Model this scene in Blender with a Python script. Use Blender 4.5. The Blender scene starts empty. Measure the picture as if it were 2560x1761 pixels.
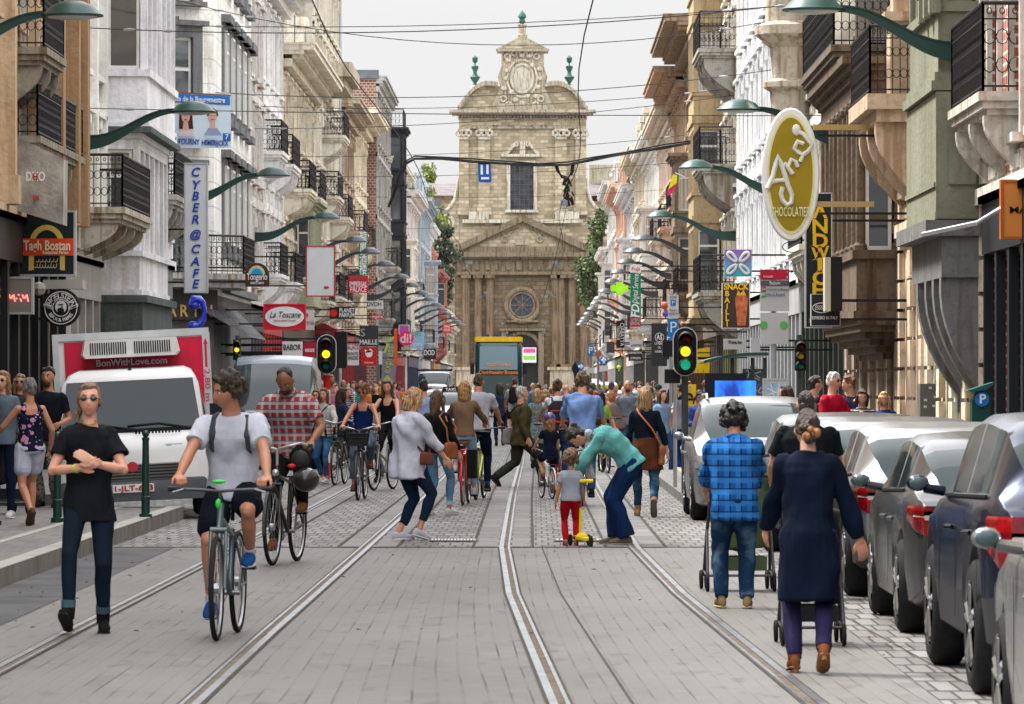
import bpy, bmesh, math, random
import numpy as np
from mathutils import Vector, Matrix
from math import pi, sin, cos, sqrt, atan2
R = math.radians
random.seed(7)
F, CX, HY, CH, K = 11800.0, 1340.0, 965.0, 1.68, 1.10345   # lens length in photo pixels, vanishing point, eye height
XL, XR = -9.0, 6.3                                        # facade lines left and right of the street
# ------------------------------------------------------------------ camera, sky, sun
S = bpy.context.scene
COL = S.collection
cam = bpy.data.cameras.new("camera"); camo = bpy.data.objects.new("camera", cam); COL.objects.link(camo)
camo.location = (0, 0, CH); camo.rotation_euler = (R(90), 0, 0)
cam.sensor_width = 36; cam.lens = 36 * F / 2560
cam.shift_x = (1280 - CX) / 2560; cam.shift_y = (HY - 880.5) / 2560
cam.clip_start = 1; cam.clip_end = 6000
cam.dof.use_dof = True; cam.dof.focus_distance = 62; cam.dof.aperture_fstop = 13
S.camera = camo
W = bpy.data.worlds.new("World"); S.world = W; W.use_nodes = True
nt = W.node_tree; nt.nodes.clear()
SUN_AZ, SUN_EL = R(-55), R(56)       # azimuth measured from +Y towards +X
sky = nt.nodes.new("ShaderNodeTexSky"); sky.sky_type = 'NISHITA'; sky.sun_disc = False
sky.sun_elevation = SUN_EL; sky.sun_rotation = SUN_AZ; sky.air_density = 1.0; sky.dust_density = 6
bg1 = nt.nodes.new("ShaderNodeBackground"); bg1.inputs[1].default_value = 0.05
nt.links.new(sky.outputs[0], bg1.inputs[0])
# cloud layer of the overcast sky: brighter overhead than at the horizon
tc = nt.nodes.new("ShaderNodeTexCoord"); sp = nt.nodes.new("ShaderNodeSeparateXYZ")
nt.links.new(tc.outputs['Generated'], sp.inputs[0])
rp = nt.nodes.new("ShaderNodeValToRGB"); rp.color_ramp.elements[0].position = 0.08
rp.color_ramp.elements[0].color = (0.183, 0.1835, 0.185, 1); rp.color_ramp.elements[1].color = (.72, .73, .75, 1)
rp.color_ramp.elements[1].position = 0.5
nt.links.new(sp.outputs[2], rp.inputs[0])
bg2 = nt.nodes.new("ShaderNodeBackground"); bg2.inputs[1].default_value = 1.0
nt.links.new(rp.outputs[0], bg2.inputs[0])
ms = nt.nodes.new("ShaderNodeMixShader"); ms.inputs[0].default_value = 0.9
nt.links.new(bg1.outputs[0], ms.inputs[1]); nt.links.new(bg2.outputs[0], ms.inputs[2])
wo = nt.nodes.new("ShaderNodeOutputWorld"); nt.links.new(ms.outputs[0], wo.inputs[0])
sl = bpy.data.lights.new("sun", 'SUN'); sl.energy = 1.9; sl.angle = R(12); sl.color = (1.0, 0.955, 0.88)
so = bpy.data.objects.new("sun", sl); COL.objects.link(so)
so.rotation_euler = Vector((sin(SUN_AZ)*cos(SUN_EL), cos(SUN_AZ)*cos(SUN_EL), sin(SUN_EL))).to_track_quat('Z', 'Y').to_euler()
S.view_settings.view_transform = 'Standard'; S.view_settings.look = 'None'
S.view_settings.exposure = 2.32; S.view_settings.gamma = 1
S.cycles.use_denoising = True
S.cycles.max_bounces = 5; S.cycles.diffuse_bounces = 3; S.cycles.glossy_bounces = 2; S.cycles.transparent_max_bounces = 6
def at(x, y, Y, z=None):
 """point at distance Y seen at overview pixel x, y"""
 return Vector(((x*K-CX)*Y/F, Y, CH-(y*K-HY)*Y/F if z is None else z))
def gnd(x, y, z=0.0):
 Y = (CH-z)*F/(y*K-HY)
 return Vector(((x*K-CX)*Y/F, Y, z))
# ------------------------------------------------------------------ materials
_M = {}
def _new(name):
 m = bpy.data.materials.new(name); m.use_nodes = True
 n = m.node_tree.nodes; l = m.node_tree.links
 return m, n, l, n['Principled BSDF']
def _noise(n, l, vec, scale, detail=4, sx=(1, 1, 1)):
 mp = n.new("ShaderNodeMapping"); mp.inputs['Scale'].default_value = sx
 l.new(vec, mp.inputs[0])
 t = n.new("ShaderNodeTexNoise"); t.inputs['Scale'].default_value = scale; t.inputs['Detail'].default_value = detail
 l.new(mp.outputs[0], t.inputs['Vector']); return t.outputs[0]
def _mixc(n, l, fac, a, b, mode='MIX'):
 x = n.new("ShaderNodeMix"); x.data_type = 'RGBA'; x.blend_type = mode
 if hasattr(fac, 'links'): l.new(fac, x.inputs[0])
 else: x.inputs[0].default_value = fac
 for i, c in ((6, a), (7, b)):
  if hasattr(c, 'links'): l.new(c, x.inputs[i])
  else: x.inputs[i].default_value = (*c[:3], 1)
 return x.outputs[2]
def _ramp(n, l, fac, p0, p1):
 r = n.new("ShaderNodeMapRange"); r.inputs[1].default_value = p0; r.inputs[2].default_value = p1
 l.new(fac, r.inputs[0]); return r.outputs[0]
def _math(n, l, op, a, b=None):
 x = n.new("ShaderNodeMath"); x.operation = op
 for i, c in ((0, a), (1, b)):
  if c is None: continue
  if hasattr(c, 'links'): l.new(c, x.inputs[i])
  else: x.inputs[i].default_value = c
 return x.outputs[0]
def _bump(n, l, b, h, strength, dist):
 k = n.new("ShaderNodeBump"); k.inputs['Strength'].default_value = strength; k.inputs['Distance'].default_value = dist
 l.new(h, k.inputs['Height']); l.new(k.outputs[0], b.inputs['Normal'])
def mat(col, rough=0.6, metal=0.0, var=0.12, sc=3.0, bump=0.0, coat=0.0, emit=0.0, dirt=0.0):
 """general surface: base colour broken up by noise, optional dirt patches and bump"""
 key = ('m', tuple(round(c, 3) for c in col), rough, metal, var, sc, bump, coat, emit, dirt)
 if key in _M: return _M[key]
 m, n, l, b = _new("surface")
 g = n.new("ShaderNodeNewGeometry").outputs['Position'] if dirt else n.new("ShaderNodeTexCoord").outputs['Object']
 f = _noise(n, l, g, sc, 5)
 c = _mixc(n, l, _ramp(n, l, f, .3, .7), [max(0, x*(1-var)) for x in col], [min(1, x*(1+var)) for x in col])
 if dirt:
  d = _noise(n, l, g, 1.6, 6, (1, 1, .35))
  c = _mixc(n, l, _math(n, l, 'MULTIPLY', _ramp(n, l, d, .45, .75), dirt), c, [x*.35 for x in col])
 l.new(c, b.inputs['Base Color'])
 b.inputs['Roughness'].default_value = rough; b.inputs['Metallic'].default_value = metal
 b.inputs['Coat Weight'].default_value = coat; b.inputs['Coat Roughness'].default_value = 0.06; b.inputs['Specular IOR Level'].default_value = .5 if metal else .2
 if bump: _bump(n, l, b, _noise(n, l, g, sc*8, 3), bump, .01)
 if emit:
  l.new(c, b.inputs['Emission Color']); b.inputs['Emission Strength'].default_value = emit
 _M[key] = m; return m
def stucco(col, dirt=.5, lines=0.0, tint=(.30, .24, .17)):
 """painted or stone facade: rain streaks below ledges as irregular vertical stains, weathering, optional course lines"""
 key = ('s', tuple(round(c, 3) for c in col), dirt, lines)
 if key in _M: return _M[key]
 m, n, l, b = _new("facade")
 g = n.new("ShaderNodeNewGeometry").outputs['Position']
 c = _mixc(n, l, _ramp(n, l, _noise(n, l, g, .8, 6), .3, .7), [x*.80 for x in col], [min(.9, x*1.12) for x in col])
 st = _noise(n, l, g, 4.2, 7, (1.5, 1.5, .11))
 c = _mixc(n, l, _math(n, l, 'MULTIPLY', _ramp(n, l, st, .50, .64), min(1, dirt*1.15)), c, [a*t*1.6 for a, t in zip(col, tint)])
 sp_ = _noise(n, l, g, 7, 6)
 c = _mixc(n, l, _math(n, l, 'MULTIPLY', _ramp(n, l, sp_, .54, .62), dirt*.55), c, [a*.42 for a in col])
 if lines:
  s = n.new("ShaderNodeSeparateXYZ"); l.new(g, s.inputs[0])
  fr = _math(n, l, 'FRACT', _math(n, l, 'DIVIDE', s.outputs[2], lines))
  ln = _math(n, l, 'LESS_THAN', fr, .05)
  c = _mixc(n, l, _math(n, l, 'MULTIPLY', ln, .55), c, [a*.35 for a in col])
 l.new(c, b.inputs['Base Color']); b.inputs['Roughness'].default_value = .9; b.inputs['Specular IOR Level'].default_value = .15
 _bump(n, l, b, _noise(n, l, g, 11, 6), .7, .03)
 _M[key] = m; return m
def bricks(c1, c2, mortar, bw=.22, rh=.075, axis='Y', ms=.012, rough=.85, scale=1.0):
 key = ('b', c1, c2, mortar, bw, rh, axis, ms)
 if key in _M: return _M[key]
 m, n, l, b = _new("brickwork")
 g = n.new("ShaderNodeNewGeometry").outputs['Position']
 s = n.new("ShaderNodeSeparateXYZ"); l.new(g, s.inputs[0]); cb = n.new("ShaderNodeCombineXYZ")
 if axis == 'Y': l.new(_math(n, l, 'ADD', s.outputs[0], s.outputs[1]), cb.inputs[0]); l.new(s.outputs[2], cb.inputs[1])
 t = n.new("ShaderNodeTexBrick"); l.new(cb.outputs[0], t.inputs['Vector'])
 for k_, v_ in (('Scale', 1), ('Mortar Size', ms), ('Brick Width', bw), ('Row Height', rh), ('Bias', 0), ('Mortar Smooth', .1)): t.inputs[k_].default_value = v_
 t.inputs['Color1'].default_value = (*c1, 1); t.inputs['Color2'].default_value = (*c2, 1); t.inputs['Mortar'].default_value = (*mortar, 1)
 c = _mixc(n, l, _ramp(n, l, _noise(n, l, g, 1.5, 6), .35, .7), t.outputs[0], (.9, .85, .8), 'MULTIPLY')
 c = _mixc(n, l, _math(n, l, 'MULTIPLY', _ramp(n, l, _noise(n, l, g, 1.1, 5), .5, .75), .5), c, [x*.45 for x in c1])
 l.new(c, b.inputs['Base Color']); b.inputs['Roughness'].default_value = rough
 _bump(n, l, b, t.outputs[1], -.5, .01)
 _M[key] = m; return m
def paint(col, rough=.28, metal=0.0):
 """car paint with clear coat"""
 return mat(col, rough, metal, var=.05, sc=1.5, coat=.22)
def glass(col=(.03, .045, .05), rough=.03):
 key = ('g', col, rough)
 if key in _M: return _M[key]
 m, n, l, b = _new("glass")
 b.inputs['Base Color'].default_value = (*col, 1); b.inputs['Roughness'].default_value = rough
 b.inputs['IOR'].default_value = 1.38
 _M[key] = m; return m
def house_glass():
 """window glass with dark rooms or pale curtains behind it, differing by window"""
 if 'hg' in _M: return _M['hg']
 m, n, l, b = _new("window_glass")
 oi = n.new("ShaderNodeObjectInfo"); g = n.new("ShaderNodeTexCoord").outputs['Object']
 s = n.new("ShaderNodeSeparateXYZ"); l.new(g, s.inputs[0])
 w = _math(n, l, 'SINE', _math(n, l, 'MULTIPLY', s.outputs[0], 38.0))
 cur = _mixc(n, l, _ramp(n, l, w, -1, 1), (.26, .23, .20), (.52, .49, .44))
 c = _mixc(n, l, _math(n, l, 'GREATER_THAN', oi.outputs['Random'], .5), (.035, .042, .05), cur)
 l.new(c, b.inputs['Base Color']); b.inputs['Roughness'].default_value = .05
 b.inputs['IOR'].default_value = 1.6; b.inputs['Coat Weight'].default_value = .5
 _M['hg'] = m; return m
def cloth(kind='plain', sc=1.0, c2=(.8, .8, .8), c3=(.5, .05, .05), rough=.85):
 """fabric tinted by the object's own colour, with folds; kinds: plain, plaid, stripes, flowers, denim, camo, knit, dots"""
 key = ('c', kind, sc, c2, c3, rough)
 if key in _M: return _M[key]
 m, n, l, b = _new("fabric_" + kind)
 oi = n.new("ShaderNodeObjectInfo").outputs['Color']; g = n.new("ShaderNodeTexCoord").outputs['Object']
 s = n.new("ShaderNodeSeparateXYZ"); l.new(g, s.inputs[0])
 c = oi
 def stripe(axis, per, width, ph=0.0):
  v = _math(n, l, 'ADD', s.outputs[axis], ph)
  return _math(n, l, 'LESS_THAN', _math(n, l, 'FRACT', _math(n, l, 'DIVIDE', v, per)), width)
 if kind == 'plaid':
  for ax in (0, 2):
   c = _mixc(n, l, _math(n, l, 'MULTIPLY', stripe(ax, .075*sc, .45), .6), c, c2)
   c = _mixc(n, l, _math(n, l, 'MULTIPLY', stripe(ax, .075*sc, .14, .05), .75), c, c3)
 if kind == 'stripes': c = _mixc(n, l, stripe(2, .055*sc, .45), c, c2)
 if kind in ('flowers', 'camo', 'dots'):
  v = n.new("ShaderNodeTexVoronoi"); v.inputs['Scale'].default_value = {'flowers': 13, 'camo': 22, 'dots': 30}[kind]*sc; l.new(g, v.inputs['Vector'])
  th = {'flowers': .34, 'camo': .4, 'dots': .3}[kind]
  c = _mixc(n, l, _math(n, l, 'LESS_THAN', v.outputs['Distance'], th), c, c2)
  v2 = n.new("ShaderNodeTexVoronoi"); v2.inputs['Scale'].default_value = 21*sc; l.new(g, v2.inputs['Vector'])
  if kind != 'dots': c = _mixc(n, l, _math(n, l, 'LESS_THAN', v2.outputs['Distance'], .2), c, c3)
 if kind == 'denim':
  c = _mixc(n, l, _math(n, l, 'MULTIPLY', _ramp(n, l, _noise(n, l, g, 5, 3), .5, .75), .5), c, (.25, .42, .58))
 f = _ramp(n, l, _noise(n, l, g, 4, 5), .25, .75)
 c = _mixc(n, l, 1.0, c, _mixc(n, l, f, (.60, .60, .60), (1.04, 1.04, 1.04)), 'MULTIPLY')
 l.new(c, b.inputs['Base Color']); b.inputs['Roughness'].default_value = rough; b.inputs['Specular IOR Level'].default_value = .07
 h = _math(n, l, 'ADD', _noise(n, l, g, 6.5, 5, (1.2, 1.2, .55)), _math(n, l, 'MULTIPLY', _noise(n, l, g, 260 if kind != 'knit' else 90, 1), .12))
 _bump(n, l, b, h, 1.0, .034)
 _M[key] = m; return m
def skin_mat():
 if 'skin' in _M: return _M['skin']
 m, n, l, b = _new("skin")
 oi = n.new("ShaderNodeObjectInfo").outputs['Color']; g = n.new("ShaderNodeTexCoord").outputs['Object']
 c = _mixc(n, l, _ramp(n, l, _noise(n, l, g, 9, 4), .35, .7), oi, _mixc(n, l, 1.0, oi, (1.08, .86, .80), 'MULTIPLY'))
 l.new(c, b.inputs['Base Color']); b.inputs['Roughness'].default_value = .5
 _bump(n, l, b, _noise(n, l, g, 60, 3), .15, .004)
 _M['skin'] = m; return m
def hair_mat():
 if 'hair' in _M: return _M['hair']
 m, n, l, b = _new("hair")
 oi = n.new("ShaderNodeObjectInfo").outputs['Color']; g = n.new("ShaderNodeTexCoord").outputs['Object']
 f = _noise(n, l, g, 24, 6, (3.5, 3.5, .35))
 c = _mixc(n, l, _ramp(n, l, f, .35, .68), _mixc(n, l, 1.0, oi, (.30, .28, .26), 'MULTIPLY'), _mixc(n, l, 1.0, oi, (1.7, 1.6, 1.5), 'MULTIPLY'))
 l.new(c, b.inputs['Base Color']); b.inputs['Roughness'].default_value = .45
 _bump(n, l, b, f, 1.0, .03)
 _M['hair'] = m; return m
# ------------------------------------------------------------------ mesh builder
ORG = {}
class MB:
 def __init__(s, T=None): s.v = []; s.f = []; s.m = []; s.T = T
 def add(s, vs, fs, m=0):
  o = len(s.v)
  s.v.extend([s.T(*p) for p in vs] if s.T else [tuple(p) for p in vs])
  s.f.extend([tuple(i+o for i in f) for f in fs]); s.m.extend([m]*len(fs)); return s
 def box(s, x0, x1, y0, y1, z0, z1, m=0):
  return s.add([(x, y, z) for z in (z0, z1) for y in (y0, y1) for x in (x0, x1)],
                     [(0, 2, 3, 1), (4, 5, 7, 6), (0, 1, 5, 4), (2, 6, 7, 3), (0, 4, 6, 2), (1, 3, 7, 5)], m)
 def prism(s, poly, a, b, ax='x', m=0):
  """polygon extruded from a to b; poly in the two other axes in order"""
  n = len(poly)
  def P(t, p):
   return (t, p[0], p[1]) if ax == 'x' else (p[0], t, p[1]) if ax == 'y' else (p[0], p[1], t)
  vs = [P(a, p) for p in poly]+[P(b, p) for p in poly]
  fs = [tuple(range(n))[::-1], tuple(range(n, 2*n))]+[(i, (i+1) % n, n+(i+1) % n, n+i) for i in range(n)]
  return s.add(vs, fs, m)
 def tube(s, pts, r, n=8, m=0, caps=True, close=False):
  pts = [Vector(p) for p in pts]; N = len(pts)
  rs = r if hasattr(r, '__len__') else [r]*N
  vs = []; pu = None
  for i, p in enumerate(pts):
   a = pts[(i-1) % N] if (i or close) else p; b = pts[(i+1) % N] if (i < N-1 or close) else p
   t = (b-a).normalized() if (b-a).length > 1e-9 else Vector((0, 0, 1))
   if pu is None: pu = t.orthogonal().normalized()
   u = pu-t*pu.dot(t); u = u.normalized() if u.length > 1e-6 else t.orthogonal().normalized(); pu = u; w = t.cross(u)
   rr = rs[i]; ra, rb = rr if hasattr(rr, '__len__') else (rr, rr)
   vs += [tuple(p+u*(ra*cos(2*pi*k/n))+w*(rb*sin(2*pi*k/n))) for k in range(n)]
  fs = []
  for i in range(N if close else N-1):
   j = (i+1) % N
   fs += [(i*n+k, i*n+(k+1) % n, j*n+(k+1) % n, j*n+k) for k in range(n)]
  if caps and not close: fs += [tuple(range(n))[::-1], tuple(range((N-1)*n, N*n))]
  return s.add(vs, fs, m)
 def ring(s, c, R_, r, ax='x', n=24, k=6, m=0, sq=(1, 1)):
  c = Vector(c); pts = []
  for i in range(n):
   a = 2*pi*i/n; p = (cos(a)*R_*sq[0], sin(a)*R_*sq[1])
   pts.append(c+Vector((0, p[0], p[1]) if ax == 'x' else (p[0], 0, p[1]) if ax == 'y' else (p[0], p[1], 0)))
  return s.tube(pts, r, k, m, close=True)
 def lathe(s, prof, c=(0, 0, 0), n=16, ax='z', m=0):
  """prof = (radius, height) pairs"""
  vs = []
  for r_, h in prof:
   for k in range(n):
    a = 2*pi*k/n; p = (r_*cos(a), r_*sin(a), h)
    p = p if ax == 'z' else (h, p[0], p[1]) if ax == 'x' else (p[1], h, p[0])
    vs.append((c[0]+p[0], c[1]+p[1], c[2]+p[2]))
  N = len(prof)
  fs = [(i*n+k, i*n+(k+1) % n, (i+1)*n+(k+1) % n, (i+1)*n+k) for i in range(N-1) for k in range(n)]
  fs += [tuple(range(n))[::-1], tuple(range((N-1)*n, N*n))]
  return s.add(vs, fs, m)
 def ball(s, c, r, n=12, m=0, rot=None):
  rx, ry, rz = r if hasattr(r, '__len__') else (r, r, r)
  vs = [(0, 0, 1)]; k = n//2
  for i in range(1, k):
   t = pi*i/k
   vs += [(sin(t)*cos(2*pi*j/n), sin(t)*sin(2*pi*j/n), cos(t)) for j in range(n)]
  vs.append((0, 0, -1))
  fs = [(0, 1+j, 1+(j+1) % n) for j in range(n)]
  for i in range(k-2): fs += [(1+i*n+j, 1+(i+1)*n+j, 1+(i+1)*n+(j+1) % n, 1+i*n+(j+1) % n) for j in range(n)]
  L = len(vs)-1; fs += [(L, 1+(k-2)*n+(j+1) % n, 1+(k-2)*n+j) for j in range(n)]
  o = []
  for v in vs:
   p = Vector((v[0]*rx, v[1]*ry, v[2]*rz))
   if rot is not None: p = rot @ p
   o.append((c[0]+p[0], c[1]+p[1], c[2]+p[2]))
  return s.add(o, fs, m)
 def seg(s, p, q, z0, z1, t, m=0):
  """upright slab of thickness t along the plan line p-q"""
  d = Vector((q[0]-p[0], q[1]-p[1])); nrm = Vector((-d.y, d.x)).normalized()*(t/2)
  c = [(p[0]+nrm.x, p[1]+nrm.y), (q[0]+nrm.x, q[1]+nrm.y), (q[0]-nrm.x, q[1]-nrm.y), (p[0]-nrm.x, p[1]-nrm.y)]
  return s.prism(c, z0, z1, 'z', m)
 def mesh(s, name, mats, off=None, smooth=None):
  me = bpy.data.meshes.new(name)
  vs = s.v if off is None else [(a-off[0], b-off[1], c-off[2]) for a, b, c in s.v]
  me.from_pydata(vs, [], s.f)
  mats = mats if isinstance(mats, (list, tuple)) else [mats]
  for x in mats: me.materials.append(x)
  if len(mats) > 1: me.polygons.foreach_set('material_index', s.m)
  if smooth is not None:
   me.shade_smooth()
   if smooth: me.set_sharp_from_angle(angle=R(smooth))
  me.update(); return me
 def build(s, name, mats, parent=None, smooth=None, world=True):
  org = ORG.get(parent.name) if (parent is not None and world) else None
  me = s.mesh(name, mats, org, smooth)
  return obj(name, me, parent)
def obj(name, data, parent=None, loc=None, rot=None):
 o = bpy.data.objects.new(name, data); COL.objects.link(o)
 if loc is not None: o.location = loc
 if rot is not None: o.rotation_euler = rot
 if parent is not None:
  o.parent = parent
  if parent.name in ORG: ORG[o.name] = ORG[parent.name]
 return o
def tag(o, label, cat, group=None):
 o['label'] = label; o['category'] = cat
 if group: o['group'] = group
 return o
def thing(name, label, cat, loc=(0, 0, 0), rz=0.0, group=None, org=True):
 o = bpy.data.objects.new(name, None); COL.objects.link(o); o.empty_display_size = .2
 o.location = loc; o.rotation_euler = (0, 0, rz); tag(o, label, cat, group)
 if org: ORG[o.name] = Vector(loc)
 return o
def struct(o, kind='structure'): o['kind'] = kind; return o
def text(s_, size, parent, loc, material, width=None, rot=(R(90), 0, 0), shear=0.0, bold=0.0, ext=.006, name='lettering', align='CENTER', space=1.0, lines=1.0):
 """lettering facing the camera side (-Y); loc is the centre of the line, world or local with its parent"""
 c = bpy.data.curves.new(name, 'FONT'); c.body = s_; c.size = size; c.align_x = align; c.align_y = 'CENTER'
 c.extrude = ext; c.shear = shear; c.offset = bold*size; c.space_character = space; c.space_line = lines; c.resolution_u = 3
 c.materials.append(material)
 o = bpy.data.objects.new(name, c); COL.objects.link(o)
 org = ORG.get(parent.name) if parent is not None else None
 l_ = Vector(loc)-org if org is not None else Vector(loc)
 o.location = l_; o.rotation_euler = rot
 if parent is not None: o.parent = parent
 if width:
  bpy.context.view_layer.update()
  d = o.dimensions.x
  if d > 1e-4: o.scale = (width/d, 1, 1)
 return o
# ------------------------------------------------------------------ ground, tracks, pavements
def paving(kind):
 m, n, l, b = _new(kind)
 g = n.new("ShaderNodeNewGeometry").outputs['Position']
 s = n.new("ShaderNodeSeparateXYZ"); l.new(g, s.inputs[0]); cb = n.new("ShaderNodeCombineXYZ")
 wob = _noise(n, l, g, .09, 0); dy = _math(n, l, 'SUBTRACT', 49.0, s.outputs[1])
 cl = _math(n, l, 'MINIMUM', 1.0, _math(n, l, 'MAXIMUM', 0.0, _math(n, l, 'DIVIDE', _math(n, l, 'ADD', s.outputs[0], 1.7), 1.5)))
 wx = _math(n, l, 'SUBTRACT', s.outputs[0], _math(n, l, 'MULTIPLY', cl, _math(n, l, 'MULTIPLY', _math(n, l, 'MULTIPLY', dy, dy), .00055)))
 wx = _math(n, l, 'ADD', wx, _math(n, l, 'MULTIPLY', _math(n, l, 'SUBTRACT', _noise(n, l, g, 1.1, 2, (1, .3, 1)), .5), .022))
 if kind == 'worn_pavers':                      # rows run along the street
  l.new(s.outputs[1], cb.inputs[0]); l.new(wx, cb.inputs[1]); bw, rh, ms = .42, .11, .0062
  c1, c2, mo = (.122, .117, .111), (.170, .162, .155), (.034, .030, .026)
 elif kind == 'small_setts':                    # rows run across the street
  l.new(s.outputs[0], cb.inputs[0]); l.new(_math(n, l, 'MULTIPLY', _math(n, l, 'ADD', s.outputs[1], _math(n, l, 'MULTIPLY', _noise(n, l, g, .8, 3), .5)), .17), cb.inputs[1]); bw, rh, ms = .13, .135, .011
  c1, c2, mo = (.125, .12, .115), (.235, .228, .22), (.028, .025, .022)
 elif kind == 'pavement_slabs':
  l.new(s.outputs[0], cb.inputs[0]); l.new(s.outputs[1], cb.inputs[1]); bw, rh, ms = .3, .6, .008
  c1, c2, mo = (.12, .117, .113), (.17, .165, .16), (.06, .055, .05)
 else:                                          # long edge stones beside the rails
  l.new(s.outputs[1], cb.inputs[0]); l.new(s.outputs[0], cb.inputs[1]); bw, rh, ms = 1.3, 5.0, .04
  c1, c2, mo = (.135, .13, .125), (.20, .195, .19), (.04, .035, .03)
 t = n.new("ShaderNodeTexBrick"); l.new(cb.outputs[0], t.inputs['Vector'])
 for k_, v_ in (('Scale', 1), ('Mortar Size', ms), ('Brick Width', bw), ('Row Height', rh), ('Bias', 0), ('Mortar Smooth', .25)): t.inputs[k_].default_value = v_
 t.inputs['Color1'].default_value = (*c1, 1); t.inputs['Color2'].default_value = (*c2, 1); t.inputs['Mortar'].default_value = (*mo, 1)
 c = t.outputs[0]
 if kind == 'worn_pavers':                      # joints partly filled with dust
  f = _ramp(n, l, _noise(n, l, g, 1.3, 6, (2.4, .5, 1)), .33, .52)
  c = _mixc(n, l, f, c, (.150, .144, .138))
 c = _mixc(n, l, .55, c, _mixc(n, l, _ramp(n, l, _noise(n, l, g, .6, 6, (1, .35, 1)), .3, .7), (.60, .585, .57), (1.12, 1.12, 1.12)), 'MULTIPLY')
 c = _mixc(n, l, _math(n, l, 'MULTIPLY', _ramp(n, l, _noise(n, l, g, 5, 4, (1, .3, 1)), .60, .68), .5), c, (.07, .06, .05))
 l.new(c, b.inputs['Base Color']); b.inputs['Roughness'].default_value = .72
 st = n.new('ShaderNodeTexVoronoi'); st.inputs['Scale'].default_value = 2.6; l.new(g, st.inputs['Vector'])
 c = _mixc(n, l, _math(n, l, 'MULTIPLY', _math(n, l, 'LESS_THAN', st.outputs['Distance'], .055), .6), c, (.05, .045, .04)); l.new(c, b.inputs['Base Color'])
 _bump(n, l, b, _math(n, l, 'SUBTRACT', _math(n, l, 'MULTIPLY', _noise(n, l, g, 9, 3), .5), t.outputs[1]), .6, .01)
 return m
M_PAV, M_SETT, M_SLAB, M_EDGE = paving('worn_pavers'), paving('small_setts'), paving('pavement_slabs'), paving('edge_stones')
YB = 49.0
def sheet(name, x0, x1, y0, y1, z, m):
 a = MB(); a.add([(x0, y0, z), (x1, y0, z), (x1, y1, z), (x0, y1, z)], [(0, 1, 2, 3)]); return struct(a.build(name, m))
sheet('ground', -900, 900, -40, 3000, -.02, mat((.17, .165, .16), .9, var=.2, sc=.2))
sheet('road_near', XL, XR, -5, YB, 0.0, M_PAV)
sheet('road_far', XL, XR, YB, 560, 0.0, M_SETT)
sheet('side_lane', 2.15, XR, 5, YB, .004, M_SETT)
sheet('square_before_church', -60, 60, 540, 600, -.006, M_SLAB)
def railpos(which, y):
 ys = [5, 14, 24.9, 32, 38, 49, 70, 100, 600]
 xs = {'C': [.55, .35, .09, -.08, -.22, -.36, -.39, -.36, -.36], 'A': [-3.2]*4+[-3.18, -3.15, -3.1, -3.1, -3.1]}[('C' if which in 'CD' else 'A')]
 x = float(np.interp(y, ys, xs))
 return x+(1.415 if which in 'BD' else 0)
steel = mat((.17, .178, .19), .40, .8, var=.4, sc=2.5); groove = mat((.12, .095, .07), .8, var=.4, sc=5)
YS = list(np.arange(10, 60, 1.0))+list(np.arange(60, 200, 6.0))+list(np.arange(200, 560, 20.0))
for w in 'ABCD':
 inner = 1 if w in 'AC' else -1
 t = thing('tram_rail', {'A': 'leftmost steel tram rail set in the paving', 'B': 'steel tram rail second from the left, crossing the foreground diagonally',
              'C': 'curved steel tram rail near the middle of the street', 'D': 'rightmost steel tram rail curving to the lower right'}[w], 'rail', (railpos(w, 30), 30, 0), group='tram rails in the street')
 for nm, a, b_, m, z in (('rail_head', -.022, .024, steel, .012), ('groove', .024, .066, groove, .006), ('guard_lip', .066, .088, steel, .011)):
  q = MB(); lo = []
  for y in YS:
   x = railpos(w, y); x0, x1 = sorted((x+inner*a, x+inner*b_)); lo.append((x0, x1, y))
  for i in range(len(lo)-1):
   (a0, a1, ya), (b0, b1, yb) = lo[i], lo[i+1]
   q.add([(a0, ya, z), (a1, ya, z), (b1, yb, z), (b0, yb, z), (a0, ya, -.015), (a1, ya, -.015), (b1, yb, -.015), (b0, yb, -.015)], [(0, 1, 2, 3), (0, 4, 5, 1), (0, 3, 7, 4), (1, 5, 6, 2)])
  q.build(nm, m, t)
# edge stones beside the rails beyond the crossing, dark seams
q = MB(); q2 = MB()
for w in 'ABCD':
 for i in range(len(YS)-1):
  ya, yb = YS[i], YS[i+1]
  if yb > YB:
   ya = max(ya, YB)
   for d0, d1 in ((-.27, -.05), (.11, .30)):
    if w in 'BD': d0, d1 = -d1, -d0
    a, b_ = railpos(w, ya), railpos(w, yb)
    q.add([(a+d0, ya, .004), (a+d1, ya, .004), (b_+d1, yb, .004), (b_+d0, yb, .004)], [(0, 1, 2, 3)])
  if ya < 140:
   for dd in ((-.31, -.28), (.31, .34)) if ya >= YB else ((-.040, -.024), (.09, .106)):
    if w in 'BD': dd = (-dd[1], -dd[0])
    a, b_ = railpos(w, ya), railpos(w, yb)
    q2.add([(a+dd[0], ya, .008), (a+dd[1], ya, .008), (b_+dd[1], yb, .008), (b_+dd[0], yb, .008)], [(0, 1, 2, 3)])
for k in (.75, -.15):      # long seams that follow the curved track
 for i in range(len(YS)-1):
  ya, yb = YS[i], YS[i+1]
  if yb <= YB:
   a, b_ = railpos('D', ya)+(-1.0 if k < 0 else .95)+.0, railpos('D', yb)+(-1.0 if k < 0 else .95)
   q2.add([(a, ya, .008), (a+.012, ya, .008), (b_+.012, yb, .008), (b_, yb, .008)], [(0, 1, 2, 3)])
q2.box(XL, XR, YB-.03, YB+.03, .004, .009)
struct(q.build('track_edge_stones', M_EDGE)); struct(q2.build('paving_seams', mat((.07, .06, .05), .9, var=.4, sc=9)))
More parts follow.
